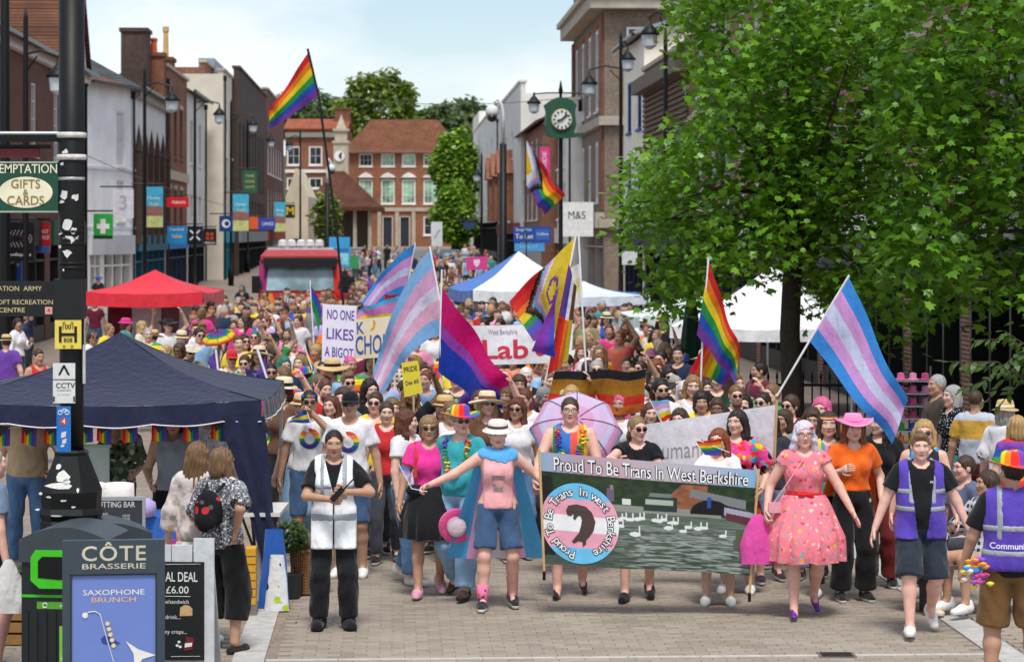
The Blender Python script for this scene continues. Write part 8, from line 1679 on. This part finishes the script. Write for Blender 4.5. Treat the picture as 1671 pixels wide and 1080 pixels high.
# onlookers on the far pavement
PL = plaid('1d222c','dfe2e6', 16)
p, o = H(1612, 21.9, -1.0, 'seated woman in black and white checked shirt on the bench', h=1.64, fem=1, sit=.50, hair=('longside','brown'), skin='tan', top=T_(PL, 1.3, hem=-.03, loose=.02), bottom=SH_(DENIML, .6), ha=(-.30,-.34,1.12), head=(-.35,0,0))
p, o = H(1575, 22.9, -1.1, 'seated man in slate blue shirt looking at the parade', h=1.74, sit=.50, hair=('short','brown'), skin='pink', top=T_('5d6580', .6), bottom=TR_('40444c'), head=(-.2,0,0), ha=(-.1,-.3,1.0))
p, o = H(1640, 25.4, PI-.7, 'woman in straw hat and white blouse watching by the stall', h=1.64, fem=1, build=1.1, hair=('bob','grey'), hat=('trilby', fb('cfae78'), fb('e8d8b8')), top=T_(WHF, .9, loose=.03), bottom=TR_('b8b0a4'), shoes=BB)
p, o = H(1592, 26.2, PI-.5, 'man in grey shirt with mustard stripe seen from behind', h=1.72, build=1.1, hair=('buzz','brown'), skin='tan', top=T_(stripes(['b4bac6','b4bac6','c79a3a','c79a3a']+['b4bac6']*6, 1.0, 'z'), .7), bottom=SH_('6a2a38', 1.0))
p, o = H(1555, 27.2, -1.2, 'grey haired woman in spotted black top and teal skirt', h=1.70, fem=1, hair=('bob','grey'), skin='pink', top=T_(spots('17181c', ['e6e6e8'], 42, .24), .15), bottom=dict(kind='skirt', hem=.22, mat=fb('1f7f86'), flare=.08), shoes=BB)
p, o = H(1530, 28.0, -1.2, 'man in dark brown shirt standing by the stall rack', h=1.78, hair=('short','grey'), skin='tan', top=T_('4c4038', .7), bottom=TR_('7a6a58'))
p, o = H(1240, 31.5, -.9, 'bearded man in maroon shirt by the railing', h=1.74, build=1.15, hair=[('short','dark'),('beard','dark')], skin='tan', top=T_('6d2438', .6), bottom=TR_('2a2c34'), head=(-.5,0,0))
p, o = H(1660, 24.0, PI, 'onlooker in rainbow striped shirt behind the purple vest', h=1.6, fem=1, hair=('bob','blond'), top=T_(stripes(RB, 2.2, 'z'), .6), bottom=TR_('30343c'))
# ---------------- marchers and onlookers behind the front row ----------------
CN = {'white': 'e2e0e2', 'black': '1b1c20', 'red': 'c22c30', 'pink': 'e58fb4', 'hot pink': 'd83a86', 'orange': 'e87a2a', 'yellow': 'e8c83a', 'green': '3f8a4a', 'teal': '2f8f92', 'light blue': '8fb8dc', 'blue': '2c58b0', 'navy': '2a3250', 'purple': '6a3f9c', 'lilac': 'b9a4d8', 'grey': '8a8d92', 'maroon': '6d2438', 'khaki': '8a845c', 'cream': 'd8ceb8', 'brown': '6b4a38', 'coral': 'e8705a'}
CM = {k: fb(v) for k, v in CN.items()}; CM['rainbow striped'] = stripes(RB, 2.4, 'z'); CM['tie dye'] = TIE; CM['checked'] = plaid('5a4038','d8c8b8', 14); CM['flowered'] = spots('d8c8cc', ['c8344a','e8a03a','4a7ac0'], 16, .45); CM['leaf print'] = spots('3f5a48', ['8fae86','d8d8c0'], 16, .45)
TOPN = ['white']*5+['black']*5+['pink']*3+['hot pink']*2+['red','orange','yellow','green','teal','light blue','light blue','blue','navy','purple','lilac','grey','grey','maroon','khaki','cream','brown','coral','rainbow striped','rainbow striped','tie dye','checked','flowered','leaf print']
HN = {'brown': 'brown', 'dark': 'black', 'blond': 'blond', 'grey': 'grey', 'white': 'white', 'red': 'ginger', 'auburn': 'auburn', 'lightbrown': 'light brown', 'darkblond': 'dark blond', 'green': 'green dyed', 'teal': 'teal dyed', 'pinkdye': 'pink dyed'}
SN = {'short': 'short', 'buzz': 'cropped', 'quiff': 'swept up', 'bob': 'bobbed', 'long': 'long', 'longside': 'flowing', 'curly': 'curly', 'pony': 'tied back', 'wavy': 'wavy', 'tied': 'pinned up'}
TPL = {}
def template(fem, kind, res, hres):
    key = (fem, kind, res)
    if key in TPL: return TPL[key]
    k = dict(h=1.66 if fem else 1.76, fem=fem, build=(1.0,1.12,1.0,1.05,1.0)[kind], top=T_('c0c0c0', (.55,.6,0 if fem else .5,1.5,.5)[kind]), bottom=(TR_('40444c') if kind != 1 else SH_('59616a', .9)), shoes=BT_, stride=(.12,-.12,.1,0,.1)[kind], belly=.3*(kind == 1 and not fem), hs=.94, head=((-.35,0,.05),(.3,.05,-.04),(.1,.1,.06),(-.6,-.02,0),(.2,-.08,.05))[kind])
    if kind == 4: k['hb'] = (.24,-.12,1.82); k['eb'] = (1,.2,-.3)
    if kind == 3: k['hb'] = (.14,-.24,1.25); k['handb'] = 'grip'
    o = make_body(k, None, res, hres); TPL[key] = (o, k); return TPL[key]
NEAR = [(1060,25,'behind the front banner'),(900,25,'beside the open umbrella'),(760,25.5,'behind the rainbow cowboy hat'),(620,26,'behind the white ring shirts'),(480,27,'by the gazebo corner'),(553,33,'under the bigot placard'),(610,34,'near the choir placard'),(845,32,'below the party banner'),(980,30,'below the brown striped flag'),(1150,29,'below the hanging rainbow flag'),(1250,28,'by the white banner pole'),(660,30,'below the large pale flag'),(770,30,'below the pink purple blue flag'),(330,34,'behind the navy gazebo'),(400,40,'near the rainbow umbrella'),(253,58,'by the red gazebo'),(490,66,'in front of the red truck'),(400,62,'beside the red truck'),(600,60,'past the red truck'),(690,55,'behind the streaming flag'),(830,60,'by the white and blue gazebo'),(960,55,'under the low blue canopy'),(1030,45,'near the tree edge'),(1100,38,'near the closed parasol'),(700,80,'far down the street'),(30,46,'behind the signpost column'),(900,42,'behind the intersex flag'),(550,45,'behind the thin folded flag'),(1000,36,'behind the brown striped flag'),(450,50,'in the thick of the crowd')]
used_lab = set()
def where(px, d): return min(NEAR, key=lambda n: ((n[0]-px)/120)**2+((n[1]-d)/(.16*d))**2)[2]
rc = random.Random(11); ntot = [0]
def extra(px, d, rot=0, fem=None, top=None, hair=None, hat=None, glasses=None, skin=None, kind=None, label=None, beard=None, h=None, head=True):
    for tr in range(60):
        f_ = fem if fem is not None else rc.random() < .56
        tp = top or rc.choice(TOPN); hs = hair or ((rc.choice(['long','long','bob','wavy','curly','pony','longside','short']) if f_ else rc.choice(['short','short','short','buzz','quiff','curly'])), rc.choice(['brown']*4+['dark']*4+['blond','grey','red','auburn','auburn','lightbrown','lightbrown','darkblond']+(['green','pinkdye','teal'] if rc.random() < .25 else [])))
        hh = hat if hat is not None else (rc.choice(['cap','sun','trilby','bucket','cowboy','rainbowcowboy','band']) if rc.random() < .22 else ''); gl = glasses if glasses is not None else rc.random() < .17
        hc = rc.choice(['cream','black','pink','red','white','blue','hot pink']); bd = beard if beard is not None else (not f_ and rc.random() < .25)
        HT = {'cap': f'{hc} cap', 'sun': 'wide straw hat', 'trilby': 'straw hat', 'bucket': f'{hc} bucket hat', 'cowboy': f'{hc} cowboy hat', 'rainbowcowboy': 'rainbow hat', 'band': 'rainbow headband'}
        lab = label or f"person with {SN[hs[0]]} {HN[hs[1]]} hair{' and beard' if bd else ''}{', '+HT[hh] if hh else ''}{' and sunglasses' if gl else ''} in {tp} top {where(px, d)}"
        if len(lab.split()) > 16: lab = lab.replace(' and sunglasses', '').replace(' and beard', '')
        if lab not in used_lab and len(lab.split()) <= 16: break
    used_lab.add(lab); near_ = d < 34; kd = kind if kind is not None else rc.choice([0,0,0,1,1,2,2,3,4]); src, sp = template(int(f_), kd, .022 if near_ else .030, .0095 if near_ else .013)
    o = src.copy(); COL.objects.link(o); sk = skin or rc.choice(['fair','fair','pink','pink','tan','olive','fair','brown'] if rc.random() < .35 else ['fair','pink','tan']); setmat(o, 0, skin_mat(sk))
    bc_ = rc.choice(['40444c','5d7fa6','3f5a7c','26282c','7a6a58','8fb0cc'])
    for c in src.children:
        if c.name.startswith('shoe') and d > 27: continue
        q = c.copy(); COL.objects.link(q); q.parent = o
        if c.name.startswith('shirt'): setmat(q, 0, CM[tp])
        elif c.name.startswith(('trousers','shorts')): setmat(q, 0, fb(bc_))
    HM = sp['_HM']; HV = HM @ Matrix.Diagonal((rc.uniform(.97,1.08), rc.uniform(.98,1.07), rc.uniform(.97,1.12), 1))
    for st_, cl in [hs]+([('beard', hs[1])] if bd else []): c = link('beard' if 'beard' in st_ else 'hair', hair_mesh(st_, .0095 if near_ else .013), o); c.matrix_local = HV; setmat(c, 0, hair_mat(cl))
    if hh:
        c = link('hat' if hh != 'band' else 'headband', hat_mesh(hh), o); c.matrix_local = HM
        if hh in ('sun','trilby'): setmat(c, 0, fb(rc.choice(['d8bd8a','cfae78','e0d0b0']))); setmat(c, 1, fb(rc.choice(['17181b','7a4a38'])))
        elif hh in ('cap','bucket','cowboy'): setmat(c, 0, CM[hc]); setmat(c, 1, CM[hc])
        elif hh == 'band': setmat(c, 0, stripes(RB, 12, 'x'))
    if gl: c = link('glasses', glasses_mesh(True), o); c.matrix_local = HM
    s_ = (h or rc.gauss(1.66 if f_ else 1.76, .07))/sp['h']; o.location = (at(px, 0, d).x, d, gz(d)); o.rotation_euler = (0,0,rot); o.scale = (s_, s_, s_); tag(o, lab, 'person', 'people in the parade crowd'); ntot[0] += 1; return o
POS = []
def E(px, py, h=1.68, rot=0, **k):            # a figure known from the photograph: head top at (px, py)
    d = F*(CH-h)/(py-HY); POS.append((at(px, 0, d).x, d)); return extra(px, d, rot, h=h, **k)
E(795,642,1.72,.1,fem=True,top='brown',hair=('longside','blond'),hat='sun',glasses=True); E(843,650,1.68,.1,fem=True,top='white',hair=('long','auburn'),hat='',glasses=True); E(735,654,1.66,.1,fem=True,top='white',hair=('pony','lightbrown'),hat='',glasses=False)
E(612,640,1.72,.2,fem=True,top='yellow',hair=('short','brown'),hat='',glasses=True,skin='pink'); E(540,646,1.64,.2,fem=True,top='maroon',hair=('long','auburn'),hat='',glasses=False); E(516,612,1.66,.5,fem=True,top='pink',hair=('bob','green'),hat='',glasses=False); E(568,608,1.76,.1,fem=False,top='white',hair=('quiff','lightbrown'),hat='',glasses=True,beard=False)
E(463,582,1.78,.4,fem=False,top='navy',hair=('longside','green'),hat='',glasses=False,beard=True); E(378,572,1.72,.2,fem=False,top='checked',hair=('short','grey'),hat='cap',glasses=True); E(324,535,1.82,.5,fem=False,top='light blue',hair=('short','dark'),hat='',glasses=True,beard=False,skin='pink'); E(292,560,1.72,0,fem=False,top='black',hair=('curly','brown'),hat='',glasses=True); E(296,542,1.74,0,fem=False,top='khaki',hair=('short','dark'),hat='trilby',glasses=False)
E(1078,618,1.80,.0,fem=False,top='white',hair=('short','dark'),hat='',glasses=True,beard=True); E(1118,622,1.70,-.3,fem=True,top='coral',hair=('bob','white'),hat='',glasses=False,skin='pink'); E(1014,620,1.70,.5,fem=True,top='grey',hair=('tied','darkblond'),hat='',glasses=True); o = E(972,588,1.82,.6,fem=False,top='light blue',hair=('short','grey'),hat='',glasses=True,kind=3,beard=False)
E(1092,600,1.72,-.1,fem=True,top='black',hair=('long','dark'),hat='',glasses=True); E(1078,573,1.80,0,fem=False,top='black',hair=('short','dark'),hat='',glasses=True,beard=True); E(1170,650,1.66,-.2,fem=False,top='navy',hair=('short','brown'),hat='',glasses=False); E(1145,640,1.66,-.3,fem=True,top='rainbow striped',hair=('curly','dark'),hat='',glasses=False); E(1245,640,1.70,-.3,fem=False,top='white',hair=('short','dark'),hat='',glasses=True,beard=False); E(1108,668,1.60,0,fem=True,top='yellow',hair=('long','brown'),hat='',glasses=False)
E(1290,645,1.70,-.4,fem=False,top='maroon',hair=('short','brown'),hat='',glasses=True,beard=False); E(1278,668,1.60,-.3,fem=True,top='grey',hair=('bob','brown'),hat='',glasses=False); E(1325,668,1.66,-.2,fem=True,top='navy',hair=('bob','brown'),hat='',glasses=False); E(1340,650,1.70,-.1,fem=True,top='orange',hair=('wavy','pinkdye'),hat='',glasses=False)
E(888,632,1.66,.4,fem=True,top='black',hair=('curly','grey'),hat='',glasses=False); E(858,600,1.74,0,fem=False,top='black',hair=('short','white'),hat='',beard=True,glasses=False); E(1000,500,1.66,-.4,fem=True,top='blue',hair=('bob','darkblond'),hat='',glasses=False); E(948,548,1.66,-.6,fem=True,top='white',hair=('bob','blond'),hat='',glasses=False); E(1050,515,1.75,-.3,fem=False,top='white',hat='cap',glasses=True)
E(640,650,1.60,.3,fem=True,top='light blue',hair=('wavy','lightbrown'),hat='',glasses=False); E(690,592,1.72,.4,fem=False,top='grey',hair=('short','dark'),hat='',glasses=False); E(480,640,1.62,.1,fem=True,top='lilac',hat='rainbowcowboy',glasses=True)
for px, py, kw in ((10,548,dict(top='purple',hat='trilby',rot=PI)),(28,520,dict(top='white',rot=1.2)),(46,505,dict(top='navy',rot=-1)),(62,570,dict(top='red',rot=.6)),(155,488,dict(top='maroon',fem=False)),(150,540,dict(top='white',rot=1)),(178,528,dict(top='yellow',rot=.8)),(205,520,dict(hat='bucket',top='teal',rot=1.4)),(232,524,dict(hair=('wavy','blond'),top='cream',rot=1.2)),(250,540,dict(hat='sun',top='light blue',rot=PI)),(160,452,dict(top='black',rot=.6)),(320,500,dict(top='white',rot=-1.5)),(345,492,dict(top='khaki',rot=1.3)),(395,465,dict(top='black',fem=True)),(420,495,dict(top='brown',rot=.8))): E(px, py, **kw)
WID = [(25.5,455,1290),(30,440,1210),(36,300,1110),(45,200,1085),(55,330,1060),(66,360,1030),(80,545,880),(110,560,830),(150,575,800)]
def band(d): return [float(np.interp(d, [w[0] for w in WID], [w[i] for w in WID])) for i in (1,2)]
BLOCK = [(at(846,0,64).x,64,2.0),(at(952,0,60).x,60,1.9),(at(253,0,62.5).x,62.5,2.1),(at(490,0,74).x,76.5,2.9),(gx[0],gx[1],2.4),(at(1262,0,47).x,47,2.2),(at(1130,0,51).x,51,1.7)]
def try_pos(d0, d1, gap):
    for _ in range(400):
        d = d0+(d1-d0)*rc.random()**.9; a, b_ = band(d); px = rc.uniform(a, b_); x = at(px, 0, d).x
        if any((x-q[0])**2+(d-q[1])**2 < gap*gap for q in POS) or any((x-q[0])**2+(d-q[1])**2 < q[2]**2 for q in BLOCK): continue
        POS.append((x, d)); return px, d
    return None
for d0, d1, n in ((25.2,31,52),(31,40,66),(40,52,60)):
    for _ in range(n):
        q = try_pos(d0, d1, .56)
        if q and len([1 for o_ in used_lab]) < 262: extra(q[0], q[1], rc.gauss(0, .35))
for src, _ in list(TPL.values()):
    for c in list(src.children): bpy.data.objects.remove(c)
    bpy.data.objects.remove(src)
# the far crowd reads as one mass
def low_person(f_, kind):
    k = dict(h=1.66 if f_ else 1.76, fem=f_, top=T_('c0c0c0', .6), bottom=TR_('40444c'), stride=.1*(kind-1)); J = skeleton(k); T, A, Lg = body_fields(k, J); B = Field(); B.p += T.p
    for q in 'ab': B.p += A[q].p+Lg[q].p
    B.ell(J['head'], (.085,.10,.125), .02); V, Q = raw_mesh(B, .05, .012); return V, Q, J
LP = [low_person(a, b_) for a in (0,1) for b_ in (0,2)]; mats_ = [skin_mat('fair'), skin_mat('tan')]+[hair_mat(c) for c in ('brown','dark','blond','grey','red')]+[CM[c] for c in ('white','black','pink','black','red','navy','yellow','grey','teal','light blue','blue','navy','purple','grey','maroon','cream','brown','rainbow striped')]+[fb('40444c'),fb('5d7fa6'),fb('26282c')]
SV_, SQ, SM, nb_ = [], [], [], 0
for d0, d1, n in ((52,66,150),(66,95,150),(95,160,85)):
    for _ in range(n):
        q = try_pos(d0, d1, .55)
        if not q: continue
        V, Q, J = rc.choice(LP); r = rc.gauss(0, .6); s_ = rc.gauss(1, .04); ca, sa = math.cos(r), math.sin(r); c = at(q[0], 0, q[1]); W_ = np.stack([V[:,0]*ca-V[:,1]*sa, V[:,0]*sa+V[:,1]*ca, V[:,2]], 1)*s_+np.array([c.x, c.y, gz(q[1])])
        m_ = V[Q].mean(1); hz_ = J['head']; z = m_[:,2]; mi = np.full(len(Q), 7+rc.randrange(18)); mi[z < .93] = 25+rc.randrange(3); mi[(z > hz_.z-.13)] = rc.randrange(2); mi[(z < 1.25) & (np.abs(m_[:,0]) > .2)] = 0; mi[((z > hz_.z+.035) | (m_[:,1] > hz_.y+.02)) & (z > hz_.z-.12)] = 2+rc.choice((0,0,1,1,2,3,4))
        SV_.append(W_); SQ.append(Q+nb_); SM.append(mi); nb_ += len(V)
o = link('crowd', mesh('crowd', np.concatenate(SV_), np.concatenate(SQ), mats_, np.concatenate(SM), True)); tag(o, 'dense crowd of marchers filling the street behind the truck and flags', 'crowd', kind='stuff')
print('people', ntot[0], 'labels', len(used_lab))
